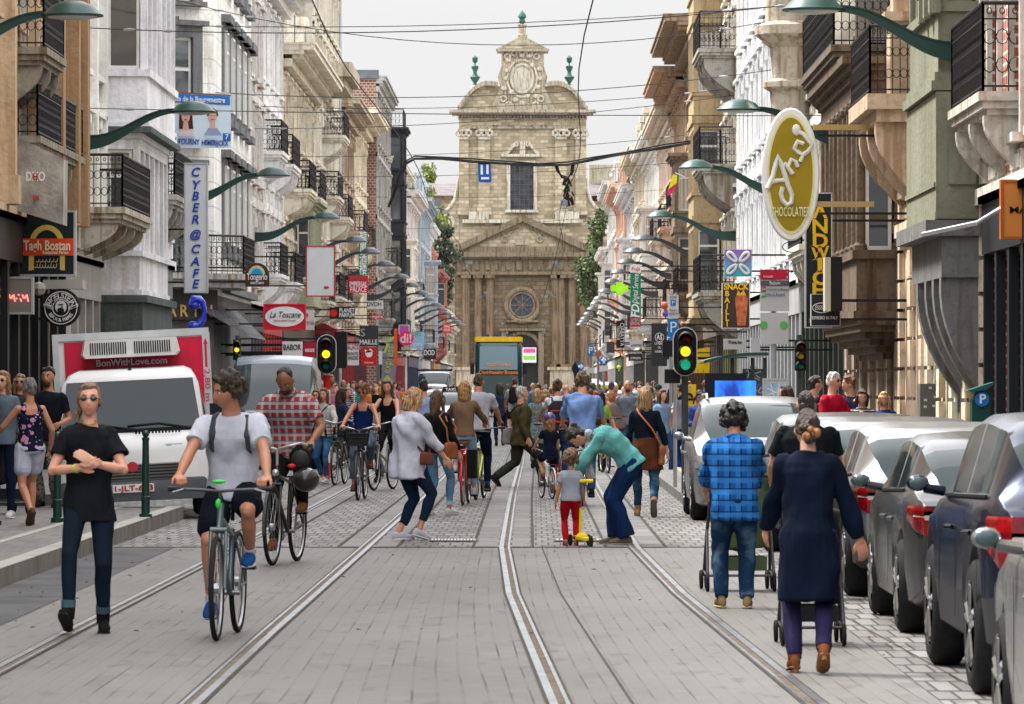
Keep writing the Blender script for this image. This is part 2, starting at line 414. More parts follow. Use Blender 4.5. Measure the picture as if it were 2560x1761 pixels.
# drain grates in the crossing line
for x0, x1, lab in ((-1.15, -.62, 'narrow drain grate in the setts left of the curved rail'), (.2, .85, 'slotted drain grate in the setts in front of the toddler')):
 t = thing('drain_grate', lab, 'drain', ((x0+x1)/2, 51, 0), group='drain grates between the rails')
 g = MB(); g.box(x0, x1, 50.8, 51.3, .003, .012); g.build('frame', mat((.06, .06, .06), .6, .6), t)
 g = MB()
 for i in range(14): xx = x0+.02+(x1-x0-.04)*i/14; g.box(xx, xx+(x1-x0)/28, 50.84, 51.26, .013, .02)
 g.build('slat', mat((.45, .45, .44), .45, .6), t)
# pavements with kerbs
kerb = mat((.20, .195, .19), .75, var=.2, sc=2.5, bump=.3, dirt=.5); kerbw = mat((.34, .33, .31), .7, var=.12, sc=3, dirt=.3)
def pavement(name, x0, x1, y0, y1, edge, z=.15, nose=False):
 p = MB(); p.box(x0, x1, y0, y1, -.01, z); struct(p.build(name, M_SLAB))
 k = MB(); e = edge
 for yy in np.arange(y0, y1, 1.0):
  yb = min(yy+.985, y1)
  if e > x0+.1: k.box(e, e+.16, yy, yb, -.01, z+.012)
  else: k.box(e-.16, e, yy, yb, -.01, z+.012)
 struct(k.build('kerb', kerb))
pavement('pavement_left_near', -14, -4.6, 20, 59.3, -4.6)
k = MB(); k.box(-4.62, -4.44, 20, 59.3, .163, .168); k.box(-5.30, -5.20, 20, 59.3, .151, .156); struct(k.build('painted_line', kerbw))
k = MB(); k.box(-14, -4.44, 59.3, 59.5, -.01, .16); struct(k.build('kerb', kerb))
pavement('pavement_left', XL, -6.9, 66, 545, -6.9)
pavement('pavement_right', 4.75, XR, 10, 545, 4.75)
pavement('tram_stop_island', 2.25, 3.3, 66, 92, 2.25, .12)
k = MB(); k.box(2.25, 3.3, 65.85, 66.0, -.01, .13); struct(k.build('kerb', kerb))
k = MB(); k.box(2.62, 2.72, 66, 92, .121, .126); struct(k.build('painted_line', kerbw))
lt = MB(); rl = random.Random(3)
for i in range(150):
 x, y = (rl.uniform(-4.3, -3.5), rl.uniform(24, 58)) if i < 60 else (rl.uniform(2.0, 4.6), rl.uniform(24, 64)) if i < 110 else (rl.uniform(-4, 3), rl.uniform(24, 66))
 a = rl.random()*6; r_ = rl.uniform(.012, .035); lt.add([(x+cos(a)*r_, y+sin(a)*r_*1.6, .022), (x-sin(a)*r_*.6, y+cos(a)*r_, .03), (x-cos(a)*r_, y-sin(a)*r_*1.6, .018), (x+sin(a)*r_*.6, y-cos(a)*r_, .028)], [(0, 1, 2, 3)], i % 3)
o = lt.build('fallen_leaves', [mat((.28, .12, .05), .9), mat((.35, .22, .10), .9), mat((.10, .07, .05), .9)]); struct(o, 'stuff'); o['label'] = 'brown and orange leaves and litter scattered along the kerbs'
# asphalt strip along the left kerb
struct(sheet('gutter_asphalt', -4.44, -3.75, 5, YB, .004, mat((.085, .085, .09), .8, var=.3, sc=1.3, bump=.4, dirt=.4)))
# ------------------------------------------------------------------ buildings
GL = house_glass(); DGL = glass(); IRON = mat((.018, .018, .02), .5, .5, var=.3, sc=8, bump=.2)
WHITEW = mat((.66, .65, .62), .5, var=.1, sc=4); SHOPG = glass((.02, .022, .025), .06)
LEAD = mat((.13, .14, .16), .55, .3, var=.25, sc=1.5, dirt=.4); SLATE = bricks((.06, .063, .07), (.10, .10, .11), (.03, .03, .03), .3, .2, 'Y', .01)
def facade_T(side, w0=0.0):
 return (lambda u, w, z: (XL+w0+w, u, z)) if side < 0 else (lambda u, w, z: (XR-w0-w, u, z))
_WC = {}
def window(parent, side, u, z, w, h, wpos=-.16, w0=0.0, fm=None, arch=False, leaf=2, name='window', pane=True):
 """a framed window set in the opening of a street facade"""
 fm = fm or WHITEW
 key = (round(w, 2), round(h, 2), fm.name, leaf)
 if key not in _WC:
  t = .075; q = MB()
  q.box(-w/2, -w/2+t, -.05, .05, 0, h); q.box(w/2-t, w/2, -.05, .05, 0, h)
  q.box(-w/2+t, w/2-t, -.05, .05, 0, t); q.box(-w/2+t, w/2-t, -.05, .05, h-t, h)
  zt = h*.70
  q.box(-w/2+t, w/2-t, -.045, .045, zt, zt+t)
  for k in range(1, leaf): x = -w/2+w*k/leaf; q.box(x-.035, x+.035, -.04, .04, t, zt)
  g = MB(); g.box(-w/2+t, w/2-t, -.012, .012, t, h-t)
  _WC[key] = (q.mesh('window', fm), g.mesh('pane', GL))
 T = facade_T(side, w0); p = T(u, wpos, z)
 org = ORG[parent.name]
 o = obj(name, _WC[key][0], parent, Vector(p)-org, (0, 0, R(90)))
 if pane: obj('pane', _WC[key][1], o)
 return o
def iron_rail(q, p, qd, z0, h, gap=.13, rings=True, bulge=0.0, m=0, fine=True):
 """wrought iron railing along the plan line p-qd"""
 p = Vector((*p, 0)); e = Vector((*qd, 0)); d = e-p; L = d.length; d.normalize(); nrm = Vector((d.y, -d.x, 0))
 if nrm.dot(Vector((0 if abs(d.y) > .5 else 1, 0, 0))) < 0: pass
 def pt(s, z): return p+d*s+Vector((0, 0, z))
 q.tube([pt(0, z0+h), pt(L, z0+h)], .028, 6, m); q.tube([pt(0, z0+.07), pt(L, z0+.07)], .018, 4, m)
 q.tube([pt(0, z0+h*.82), pt(L, z0+h*.82)], .014, 4, m)
 n = max(2, int(L/gap))
 for i in range(n+1):
  s_ = L*i/n
  q.tube([pt(s_, z0), pt(s_, z0+h)], .011 if i not in (0, n) else .024, 4, m, caps=False)
  if rings and i < n and fine:
   c = pt(s_+L/n/2, 0); rr = L/n*.46
   for zz, r2 in ((h*.91, .4), (h*.62, 1.0), (h*.30, 1.0)):
    pts = [c+d*(rr*r2*cos(a))+Vector((0, 0, z0+zz+rr*r2*1.3*sin(a))) for a in [2*pi*k/8 for k in range(8)]]
    q.tube(pts, .009, 3, m, close=True)
def scroll_poly(d, h):
 """side outline of a console bracket, as (out, up) pairs from wall top"""
 pts = [(0, 0), (d, 0), (d, -.12*h)]
 for k in range(7):
  t = k/6; pts.append((d*(1-.15*t-.80*t**1.6)+.06*d*sin(t*pi), -h*(.12+.75*t)))
 pts += [(.05*d, -h), (0, -h)]
 return pts
def console(q, T, u, wd, z, d, h, m=0):
 pl = scroll_poly(d, h); n = len(pl)
 vs = [(u-wd/2, a, z+b) for a, b in pl]+[(u+wd/2, a, z+b) for a, b in pl]
 q.add(vs, [tuple(range(n)), tuple(range(n, 2*n))]+[(i, (i+1) % n, n+(i+1) % n, n+i) for i in range(n)], m)
def balcony(parent, side, u0, u1, z, depth, stone, w0=0.0, h=1.0, gap=.13, bracket=.8, fine=True, name='balcony'):
 T = facade_T(side, w0); q = MB(T)
 q.box(u0, u1, 0, depth, z-.12, z); q.box(u0+.05, u1-.05, 0, depth-.05, z-.22, z-.122); q.box(u0+.12, u1-.12, 0, depth-.12, z-.30, z-.222)
 k = max(2, int((u1-u0)/1.6)+1)
 for i in range(k):
  u = u0+.3+(u1-u0-.6)*i/(k-1); console(q, T, u, .2, z-.302, depth*.85, bracket)
 b = q.build(name, stone, parent)
 r = MB(); A, B_, C_, D_ = T(u0+.05, 0, 0), T(u0+.05, depth-.06, 0), T(u1-.05, depth-.06, 0), T(u1-.05, 0, 0)
 for a, c in ((A, B_), (B_, C_), (D_, C_)): iron_rail(r, a[:2], c[:2], z, h, gap, True, fine=fine)
 r.build('railing', IRON, b)
 return b
def oriel(parent, side, u0, u1, z0, z1, depth, wall, w0=0.0, cham=.0, floors=1, trim=None, corbel=1.0, colm=False, cap=True, wf=None, name='oriel', curtain=True):
 """projecting bay: solid bands with glazed storeys between, posts at the corners, corbel below, cornice on top"""
 T = facade_T(side, w0); trim = trim or wall
 P = [(u0, 0), (u0+cham, depth), (u1-cham, depth), (u1, 0)]
 q = MB(T); fh = (z1-z0)/floors
 def band(off, a, b, m=0):
  c = [(u0-off, 0), (u0+cham-off*.9, depth+off), (u1-cham+off*.9, depth+off), (u1+off, 0)]
  n = 4; q.add([(x, y, z) for z in (a, b) for x, y in c], [(3, 2, 1, 0), (4, 5, 6, 7)]+[(i, (i+1) % n, n+(i+1) % n, n+i) for i in range(n)], m)
 glz = []
 for f in range(floors):
  a = z0+f*fh; band(0, a, a+fh*.24); band(.07, a+fh*.24, a+fh*.275); band(.05, a, a+.12)
  band(0, a+fh*.90, a+fh); band(.06, a+fh*.965, a+fh*1.0)
  glz.append((a+fh*.275, a+fh*.90))
 if cap: band(.16, z1, z1+.12); band(.26, z1+.12, z1+.26)
 if corbel:
  for k in range(6):
   t = k/6; s_ = 1-(t**1.5)
   uu = (u1-u0)*.5*(1-s_)*.5
   q.box(u0+uu+.05, u1-uu-.05, 0, depth*s_*.97, z0-corbel*(k+1)/6, z0-corbel*k/6)
 o = q.build(name, wall, parent)
 for a, b in glz:
  for i in range(3):
   x0, y0 = P[i]; x1, y1 = P[i+1]; L = sqrt((x1-x0)**2+(y1-y0)**2); dx, dy = (x1-x0)/L, (y1-y0)/L
   nx, ny = (dy, -dx); n = 1 if i != 1 else max(1, round(L/1.3)); pw = .13
   for k in range(n+1):
    s_ = min(max(L*k/n, pw/2), L-pw/2); cx_, cy_ = x0+dx*s_+nx*.07, y0+dy*s_+ny*.07
    if colm:
     tmp = MB(); tmp.tube([T(cx_, cy_, a), T(cx_, cy_, b)], .085, 10)
     for zz, rr in ((a, .12), (b-.12, .12)): tmp.lathe([(.085, -.05), (rr, 0), (rr, .08), (.085, .13)], T(cx_, cy_, zz), 10)
     tmp.build('column', trim, o)
    else: p = MB(T); p.seg((cx_-dx*pw/2, cy_-dy*pw/2), (cx_+dx*pw/2, cy_+dy*pw/2), a, b, .15); p.build('post', trim, o)
   for k in range(n):
    s0, s1 = L*k/n+pw, L*(k+1)/n-pw
    if i != 1: s0 += .06; s1 -= .02
    if s1-s0 < .15: continue
    g = MB(T); fr = MB(T)
    A = (x0+dx*s0+nx*.10, y0+dy*s0+ny*.10); B_ = (x0+dx*s1+nx*.10, y0+dy*s1+ny*.10)
    g.seg(A, B_, a, b, .02); zt = a+(b-a)*.72
    fr.seg(A, B_, a, a+.07, .07); fr.seg(A, B_, b-.07, b, .07); fr.seg(A, B_, zt, zt+.07, .07)
    for t0, t1 in ((0, .06/(s1-s0)), (1-.06/(s1-s0), 1)):
     fr.seg((A[0]+(B_[0]-A[0])*t0, A[1]+(B_[1]-A[1])*t0), (A[0]+(B_[0]-A[0])*t1, A[1]+(B_[1]-A[1])*t1), a+.07, b-.07, .068)
    fr.build('window_frame', wf or WHITEW, o); g.build('pane', GL, o)
 return o
def shopfront(parent, side, u0, u1, hz, w0=0.0, col=(.05, .05, .05), fasc=(.1, .1, .1), awn=None):
 T = facade_T(side, w0); m_ = mat(col, .5, var=.2, sc=2)
 q = MB(T); q.box(u0, u1, -.02, .10, hz-.75, hz-.05); q.box(u0, u1, .0, .16, hz-.05, hz+.05)
 n = max(2, round((u1-u0)/1.7))
 for k in range(n+1): u = u0+(u1-u0)*k/n; q.box(max(u0, u-.13), min(u1, u+.13), -.05, .08, 0, hz-.752)
 sf = q.build('shopfront', mat(fasc, .5, var=.15, sc=2, dirt=.2), parent)
 g = MB(T); g.box(u0+.02, u1-.02, -.28, -.24, .5, hz-.76); g.build('shop_window', SHOPG, sf)
 s2 = MB(T); s2.box(u0+.02, u1-.02, -.3, -.06, .02, .5); s2.build('stall_riser', m_, sf)
 if awn:
  a = MB(T); dd = 1.3; zt = hz-.7
  N = 8; pts = [(dd*sin(t/N*pi/2), zt-.0-(1-cos(t/N*pi/2))*.8) for t in range(N+1)]
  uA, uB = u0+.3, u1-.3
  for i in range(N): a.add([(uA, pts[i][0], pts[i][1]), (uB, pts[i][0], pts[i][1]), (uB, pts[i+1][0], pts[i+1][1]), (uA, pts[i+1][0], pts[i+1][1])], [(0, 1, 2, 3)])
  for uu in (uA, uB): a.add([(uu, 0, zt-.8)]+[(uu, x, z) for x, z in pts], [tuple(range(len(pts)+1))])
  a.build('awning', mat(awn, .7, var=.1, sc=3), parent)
 return sf
def building(side, Y0, Y1, H, col, label, w0=0.0, floors=4, g=4.0, bays=None, dirt=.5, lines=0.0, cornice=.6, surround=None, shop=None, roof=None, balc=(), oriels=(), brick=None,
             wf=None, rust=False, awn=None, pil=None, far=False, name='town_house', group='town houses along the street', end_wall=None, mans=0.0, dent=True, win=True, surcol=None):
 T = facade_T(side, w0); t = thing(name, label, 'building', T((Y0+Y1)/2, 0, 0), group=group)
 wall = brick or stucco(col, dirt, lines)
 tr = stucco(surcol or [min(.8, c*1.12) for c in col], dirt*1.1)
 D = -11.0
 q = MB(T); q.box(Y0, Y1, D, -.32, 0, H)
 W_ = Y1-Y0; nb = bays or max(2, round(W_/2.6)); bw = W_/nb; ww = min(1.25, bw*.52)
 fh = (H-g-.7)/floors; op = []
 z = g
 ofz = [(a, b, c, d) for a, b, c, d in oriels]
 # piers and spandrels in front of the set-back core
 q.box(Y0, Y1, -.318, 0, H-.7, H)
 for f in range(floors):
  z0 = g+f*fh; zs, zt = z0+fh*.20, z0+fh*.86
  q.box(Y0, Y1, -.318, 0, z0, zs); q.box(Y0, Y1, -.318, 0, zt, z0+fh)
  for b in range(nb+1):
   a0 = Y0 if b == 0 else Y0+bw*b-(bw-ww)/2; a1 = Y1 if b == nb else Y0+bw*b+(bw-ww)/2
   q.box(a0, a1, -.318, 0, zs, zt)
  for b in range(nb):
   uc = Y0+bw*(b+.5)
   if any(o[0]-.2 < uc < o[1]+.2 and o[2] < (zs+zt)/2 < o[3] for o in ofz): continue
   op.append((uc, zs, zt-zs))
 q.box(Y0, Y0+.35, -.318, 0, 0, g); q.box(Y1-.35, Y1, -.318, 0, 0, g); q.box(Y0+.35, Y1-.35, -.318, 0, g-.8, g)
 if shop is None:
  for uu in np.arange(Y0+.3, Y1, 2.2): q.box(max(Y0+.35, uu-.45), min(Y1-.35, uu+.45), -.318, 0, 0, g-.8)
 q.build('wall', wall, t)
 if shop is None: q = MB(T); q.box(Y0+.3, Y1-.3, -.315, -.27, .4, g-.81); q.build('shop_window', SHOPG, t)
 # trim: string courses, window surrounds, sills, cornice
 s_ = MB(T)
 for f in range(floors): z0 = g+f*fh; s_.box(Y0+.01, Y1-.01, .003, .16 if f == 0 else .09, z0-.10, z0+.12)
 for uc, zs, h in op:
  a, b = uc-ww/2, uc+ww/2
  s_.box(a-.16, a-.002, .003, .075, zs, zs+h); s_.box(b+.002, b+.16, .003, .075, zs, zs+h)
  s_.box(a-.22, b+.22, .003, .12, zs+h, zs+h+.20); s_.box(a-.28, b+.28, .003, .22, zs+h+.20, zs+h+.29)
  s_.box(a-.2, b+.2, -.1, .18, zs-.12, zs-.002)
  if not far: s_.box(uc-.10, uc+.10, .12, .19, zs+h-.02, zs+h+.198); s_.box(a, b, .003, .05, zs-.50, zs-.2); s_.box(a+.1, b-.1, .051, .075, zs-.44, zs-.26); s_.box(a-.14, a-.04, .076, .17, zs+h-.35, zs+h-.002); s_.box(b+.04, b+.14, .076, .17, zs+h-.35, zs+h-.002)
 if not far and not pil:
  k = 0; zz = g+.2
  while zz < H-1.1:
   e = .42 if k % 2 else .28; s_.box(Y0+.01, Y0+e, .003, .08, zz, zz+.34); s_.box(Y1-e, Y1-.01, .003, .08, zz, zz+.34); zz += .37; k += 1
 if rust:
  k = 0; zz = .5
  while zz < (g+fh if rust == 2 else g)-.3:
   for uu in np.arange(Y0+.3, Y1, 2.2): s_.box(uu-(.32 if k % 2 else .24), uu+(.32 if k % 2 else .24), .003, .10, zz, zz+.44)
   zz += .5; k += 1
 if pil:
  for uu in [Y0+.3]+[Y0+bw*b for b in range(1, nb)]+[Y1-.3]:
   s_.box(uu-.16, uu+.16, .003, pil, g+.12, H-.72); s_.box(uu-.22, uu+.22, .003, pil+.06, H-1.0, H-.74); s_.box(uu-.22, uu+.22, .003, pil+.06, g+.12, g+.6)
 s_.build('trim', tr, t)
 if cornice:
  c = MB(T); c.box(Y0-.0, Y1+.0, .003, cornice*.35, H-.68, H-.40); c.box(Y0-.02, Y1+.02, .003, cornice*.7, H-.25, H-.10); c.box(Y0-.05, Y1+.05, .003, cornice, H-.10, H+.08); c.box(Y0-.08, Y1+.08, -.3, cornice+.07, H+.08, H+.17)
  if dent:
   for u in np.arange(Y0+.15, Y1-.1, .42): c.box(u, u+.2, cornice*.352, cornice*.66, H-.40, H-.252)
  c.build('cornice', tr, t)
 if win:
  for uc, zs, h in op: window(t, side, uc, zs+.002, ww-.004, h-.004, w0=w0, fm=wf, pane=(Y0 < 330))
 if shop is not None: shopfront(t, side, Y0+.36, Y1-.36, g-.05, w0, *(shop if isinstance(shop, tuple) and len(shop) == 2 and hasattr(shop[0], '__len__') else ((.05,)*3, shop)), awn=awn)
 r = MB(T)
 if not mans: r.box(Y0+.05, Y1-.05, D, -.1, H+.001, H+.2)
 else:
  pl = [(-.15, H+.171), (-1.1, H+.17+mans), (D+1, H+.17+mans), (D, H+.171)]
  r.add([(Y0+.05, a, b) for a, b in pl]+[(Y1-.05, a, b) for a, b in pl], [(0, 1, 2, 3), (4, 5, 6, 7), (0, 1, 5, 4), (1, 2, 6, 5), (2, 3, 7, 6), (3, 0, 4, 7)])
 rf = r.build('roof', SLATE if mans else LEAD, t)
 if mans:
  for b in range(min(3, nb)):
   uc = Y0+W_*(b+.5)/min(3, nb); d = MB(T)
   d.box(uc-.55, uc+.55, -1.4, -.1, H+.18, H+.17+mans*.85); d.box(uc-.68, uc+.68, -1.4, .02, H+.17+mans*.85, H+.17+mans); 
   dm = d.build('dormer', tr, t)
   e = MB(T); e.box(uc-.4, uc+.4, -.098, -.07, H+.4, H+.1+mans*.8); e.build('pane', DGL, dm)
 for b_ in balc: balcony(t, side, *b_[:4], tr if len(b_) < 5 else b_[4], w0=w0, fine=Y0 < 260, gap=.13 if Y0 < 200 else .2, bracket=b_[5] if len(b_) > 5 else .8)
 return t
def chimney(t, side, u0, u1, wa, wb, z0, z1, m_, w0=0.0, pots=2):
 T = facade_T(side, w0); c = MB(T); c.box(u0, u1, wa, wb, z0, z1); c.box(u0-.08, u1+.08, wa-.08, wb+.08, z1, z1+.18)
 ch = c.build('chimney', m_, t); p = MB()
 for k in range(pots): p.lathe([(.14, 0), (.12, .5), (.15, .55)], T(u0+(u1-u0)*(k+.5)/pots, (wa+wb)/2, z1+.18), 8)
 p.build('chimney_pot', mat((.3, .12, .07), .8), ch)
REDB = bricks((.17, .055, .035), (.25, .085, .055), (.40, .36, .31), .22, .15, 'Y', .022)
DKB = bricks((.10, .05, .04), (.17, .08, .06), (.36, .31, .26), .5, .30, 'Y', .05)
YEB = bricks((.42, .33, .22), (.50, .41, .29), (.40, .35, .28), .22, .15, 'Y', .014)
SALM = bricks((.50, .20, .12), (.58, .27, .17), (.55, .48, .38), .22, .15, 'Y', .016)
# ---- left side, nearest first
building(-1, 22, 67.9, 18, (.62, .56, .45), 'unseen plain cream house row beside the camera on the left', shop=(.1, .1, .1), win=False)  # unseen continuation of the street, added to shade the near road
building(1, 14, 47.9, 17.5, (.58, .52, .42), 'unseen plain stone house row beside the camera on the right', shop=(.1, .1, .1), win=False)  # out-of-view row continuing the street, added to cut light on the near ground
b = building(-1, 68, 90, 19, (.66, .50, .26), 'yellow ochre house with brown pilasters and pale blue panels at the left edge', floors=4, g=4.6, bays=6, shop=(.012, .012, .014), pil=.30, surcol=(.58, .44, .30), dirt=.35)
T = facade_T(-1); q = MB(T)
for u in (73, 76.5, 80, 82.5): q.box(u, u+1.3, .004, .06, 5, 17)
q.build('blue_panel', mat((.30, .42, .58), .6, dirt=.3), b)
q = MB(T)
for u, w_ in ((84.6, .45), (87.2, .5), (89.5, .4)): q.box(u, u+.45, .303, .303+w_*.5, 4.7, 18)
q.build('pilaster', stucco((.36, .23, .13), .4), b)
balcony(b, -1, 80.5, 88.5, 5.95, .55, stucco((.3, .27, .22), .8), h=.9); balcony(b, -1, 79.6, 83, 7.4, .75, stucco((.3, .27, .22), .8), h=1.2)
building(-1, 90, 97, 17.5, (.74, .66, .47), 'cream house with white pilasters beside the yellow ochre house', bays=3, floors=4, g=4.2, shop=(.45, .44, .43), pil=.22, surcol=(.82, .81, .78), dirt=.2, balc=((90.2, 96.6, 5.1, 1.15, stucco((.52, .48, .40), .9), .7),))
b = building(-1, 97, 116, 19, (.74, .74, .76), 'pale grey house with a tall boxed oriel and curtained window', bays=6, floors=4, g=4.6, shop=(.16, .18, .18), dirt=.3, surcol=(.78, .78, .80), oriels=((97, 105, 3, 17),), balc=((106.5, 113, 6.0, .9, stucco((.5, .48, .44), .9), .8),))
ow = stucco((.76, .76, .80), .35)
oriel(b, -1, 97.15, 105, 7.0, 15.8, .98, ow, floors=2, cham=.15, corbel=0, cap=False)
oriel(b, -1, 97.25, 105, 3.55, 6.9, .82, ow, floors=1, cham=.15, corbel=0, cap=False)
q = MB(T); q.box(97.1, 105.1, .003, 1.08, 6.9, 7.02); q.box(97.2, 105, .003, .9, 2.2, 3.5); q.box(97.12, 105.1, .003, 1.0, 3.4, 3.549); q.box(97.15, 97.2, .12, .62, 2.45, 3.2); q.build('bay_base', stucco((.10, .12, .12), .3), b)
# corner house with chamfered front
H = 18.5; lab = 'white corner house with grey window surrounds and an election banner on its cut corner'
b = thing('corner_house', lab, 'building', (-9.5, 121, 0), group='town houses along the street')
P = [(-10.3, 117.6), (-8.15, 119.4), (-8.15, 135), (-19, 135), (-19, 117.6)]
q = MB(); q.prism(P, 4.0, H, 'z'); q.build('wall', stucco((.80, .79, .76), .35, lines=.62), b)
q = MB(); q.prism(P, 0, 3.999, 'z'); q.build('ground_storey', stucco((.14, .14, .145), .4), b)
dv = Vector((2.15, 1.8)); Lc = dv.length; dv.normalize(); nv = Vector((dv.y, -dv.x))
def cpt(s, o): return (-10.3+dv.x*s+nv.x*o, 117.6+dv.y*s+nv.y*o)
gm = stucco((.17, .175, .18), .4)
for f in range(4):
 z0 = 4.45+f*3.5; z1 = z0+2.5
 q = MB(); q.seg(cpt(.75, .02), cpt(2.05, .02), z0, z1, .05); wn = q.build('window', WHITEW, b)
 g = MB()
 for s0, s1 in ((.83, 1.36), (1.44, 1.97)):
  g.seg(cpt(s0, .055), cpt(s1, .055), z0+.08, z0+1.65, .02); g.seg(cpt(s0, .055), cpt(s1, .055), z0+1.75, z1-.08, .02)
 g.build('pane', GL, wn)
 q = MB()
 q.seg(cpt(.45, .07), cpt(.74, .07), z0-.1, z1+.28, .16); q.seg(cpt(2.06, .07), cpt(2.35, .07), z0-.1, z1+.28, .16)
 q.seg(cpt(.742, .08), cpt(2.058, .08), z1, z1+.29, .18); q.seg(cpt(.35, .14), cpt(2.45, .14), z1+.29, z1+.42, .32); q.seg(cpt(1.28, .18), cpt(1.52, .18), z1-.05, z1+.5, .22)
 q.seg(cpt(.4, .14), cpt(2.4, .14), z0-.22, z0-.1, .3)
 q.build('window_surround', gm, b)
q = MB(); q.prism([cpt(-.1, -.1), cpt(-.1, .9), cpt(Lc+.35, .9), (-7.3, 123), (-8.1, 123)], 4.35, 4.5, 'z'); q.prism([cpt(0, -.1), cpt(0, .75), cpt(Lc+.25, .75), (-7.5, 122.8), (-8.1, 122.8)], 4.15, 4.349, 'z')
bl = q.build('balcony', stucco((.42, .41, .39), .9), b)
q = MB(); iron_rail(q, cpt(-.05, .85), cpt(Lc+.3, .85), 4.5, .95, .16); iron_rail(q, cpt(Lc+.3, .85), (-7.35, 123), 4.5, .95, .16); q.build('railing', IRON, bl)
q = MB(facade_T(-1, .85))
for u in (123, 125.5, 128, 130.5, 133): 
 for z0 in (5.2, 8.7, 12.2): q.box(u-.7, u+.7, .003, .07, z0, z0+2.4); q.box(u-.85, u+.85, .003, .25, z0+2.4, z0+2.6); q.box(u-.8, u+.8, .003, .2, z0-.2, z0-.02)
for z0 in (4.1, 7.6, 11.1): q.box(122.5, 135, .003, .2, z0, z0+.18)
q.build('trim', gm, b)
for u in (123, 125.5, 128, 130.5, 133):
 for z0 in (5.2, 8.7, 12.2): window(b, -1, u, z0+.2, .9, 2.0, wpos=.08, w0=.85)
q = MB(); q.prism([cpt(-.2, .3), cpt(Lc, .45), (-7.7, 135), (-19, 135), (-19, 117.4)], H, H+.35, 'z'); q.build('roof', LEAD, b)
building(-1, 135, 152, 17.8, (.60, .43, .40), 'dusty pink house with relief panels behind the corner house', bays=6, floors=4, g=4.2, shop=(.08, .08, .09), w0=.15, surcol=(.62, .60, .58), dirt=.45)
b = building(-1, 152, 166, 15.2, (.80, .81, .80), 'white ornate house with swan-neck window hoods and iron balcony', bays=5, floors=3, g=4.2, shop=(.5, .06, .06), surcol=(.82, .82, .82), cornice=1.2, mans=2.6, dirt=.3, pil=.12, balc=((153, 157, 9.3, .8), (160, 165, 5.2, .9), (152.5, 157, 5.3, .8), (160, 165, 9.2, .8)))
b = building(-1, 166, 190, 13.6, (.70, .65, .55), 'cream house with deep cornice, iron balconies and a brick chimney stack behind', bays=8, floors=3, g=4.2, shop=(.07, .06, .05), cornice=1.2, mans=2.4, balc=((168, 173, 8.7, 1.0), (176, 181, 8.7, 1.0), (184, 189, 5.0, 1.0)), dirt=.55)
chimney(b, -1, 189.0, 189.7, -2.6, -.6, 13.8, 21.5, DKB, pots=4)
oriel(b, -1, 174, 180, 4.6, 8.3, .8, stucco((.38, .41, .30), .3), floors=1, corbel=.6)
b = building(-1, 190.1, 214, 23, (.64, .60, .51), 'tall plain beige building with a downpipe on its far corner', bays=8, floors=6, g=4.2, shop=(.06, .06, .06), cornice=0, dirt=.35, balc=((192, 197, 9.4, 1.0), (196, 202, 5.4, .9), (205, 210, 9, .9), (205, 210, 5.4, .9), (198, 203, 12.2, 1.0)))
q = MB(); q.tube([(XL+.12, 213.9, 0), (XL+.12, 213.9, 23)], .075, 8); q.build('downpipe', mat((.42, .43, .45), .5, .3, dirt=.4), b)
q = MB(facade_T(-1)); q.box(197, 206, .003, 1.3, 14.6, 15.2); q.box(197.2, 205.8, .003, 1.0, 14.2, 14.599); q.build('cornice', stucco((.50, .45, .35), .8), b)
b = building(-1, 214.1, 232, 14.6, (.30, .20, .16), 'narrow brown brick house with a heavy bracketed cornice', bays=5, floors=3, g=4.2, shop=(.28, .03, .03), brick=REDB, cornice=1.0, surcol=(.52, .45, .34), balc=((216, 221, 6, .9), (224, 229, 9, .9)), dirt=.6)
b = building(-1, 232.1, 249, 15.2, (.70, .63, .50), 'cream stone house with deep carved cornice before the brick gable', bays=5, floors=3, g=4.2, shop=(.1, .04, .04), cornice=1.2, balc=((236, 240, 8.6, .9),), dirt=.6)
b = building(-1, 249.2, 272, 17.9, (.2, .1, .08), 'red brick house with a bare gable wall and dark ridge', bays=6, floors=4, g=4.0, shop=(.12, .12, .13), brick=REDB, cornice=.5, w0=.55, surcol=(.4, .4, .38), dirt=.6, balc=((252, 257, 5.3, .8), (262, 268, 8.3, .8)))
q = MB(); q.box(-19.5, -8.3, 249.0, 249.4, 17.9, 18.35); q.build('ridge', LEAD, b)
b = building(-1, 272.2, 298, 14.8, (.70, .66, .58), 'cream house carrying a tall black oriel tower', bays=7, floors=4, g=4.0, shop=(.05, .05, .06), cornice=.7, mans=2, dirt=.5)
oriel(b, -1, 273, 279, 4.5, 16.4, 1.35, stucco((.035, .038, .045), .2), floors=4, cham=.4, corbel=1.6, wf=mat((.04, .045, .05), .5))
q = MB(); iron_rail(q, (-9, 273.2), (-7.7, 273.2), 16.7, 1.0, .2); iron_rail(q, (-7.7, 273.2), (-7.7, 279), 16.7, 1.0, .2); q.build('railing', IRON, b)
far_l = [(298, 322, 15.6, (.74, .70, .60), 'cream four-storey house past the black oriel tower'), (322, 350, 14.9, (.68, .66, .63), 'light grey house with slate roof on the left side of the far street'),
         (350, 378, 15.5, (.42, .49, .54), 'sky blue painted house front far down on the left'), (378, 404, 14.6, (.78, .76, .72), 'white house next to the sky blue front'),
         (404, 432, 11.5, (.42, .18, .15), 'white and red striped house front far down on the left'), (432, 470, 8.5, (.70, .67, .58), 'pale stone house near the tree at the left end of the street'), (470, 505, 7.5, (.55, .5, .42), 'last low house on the left before the trees')]
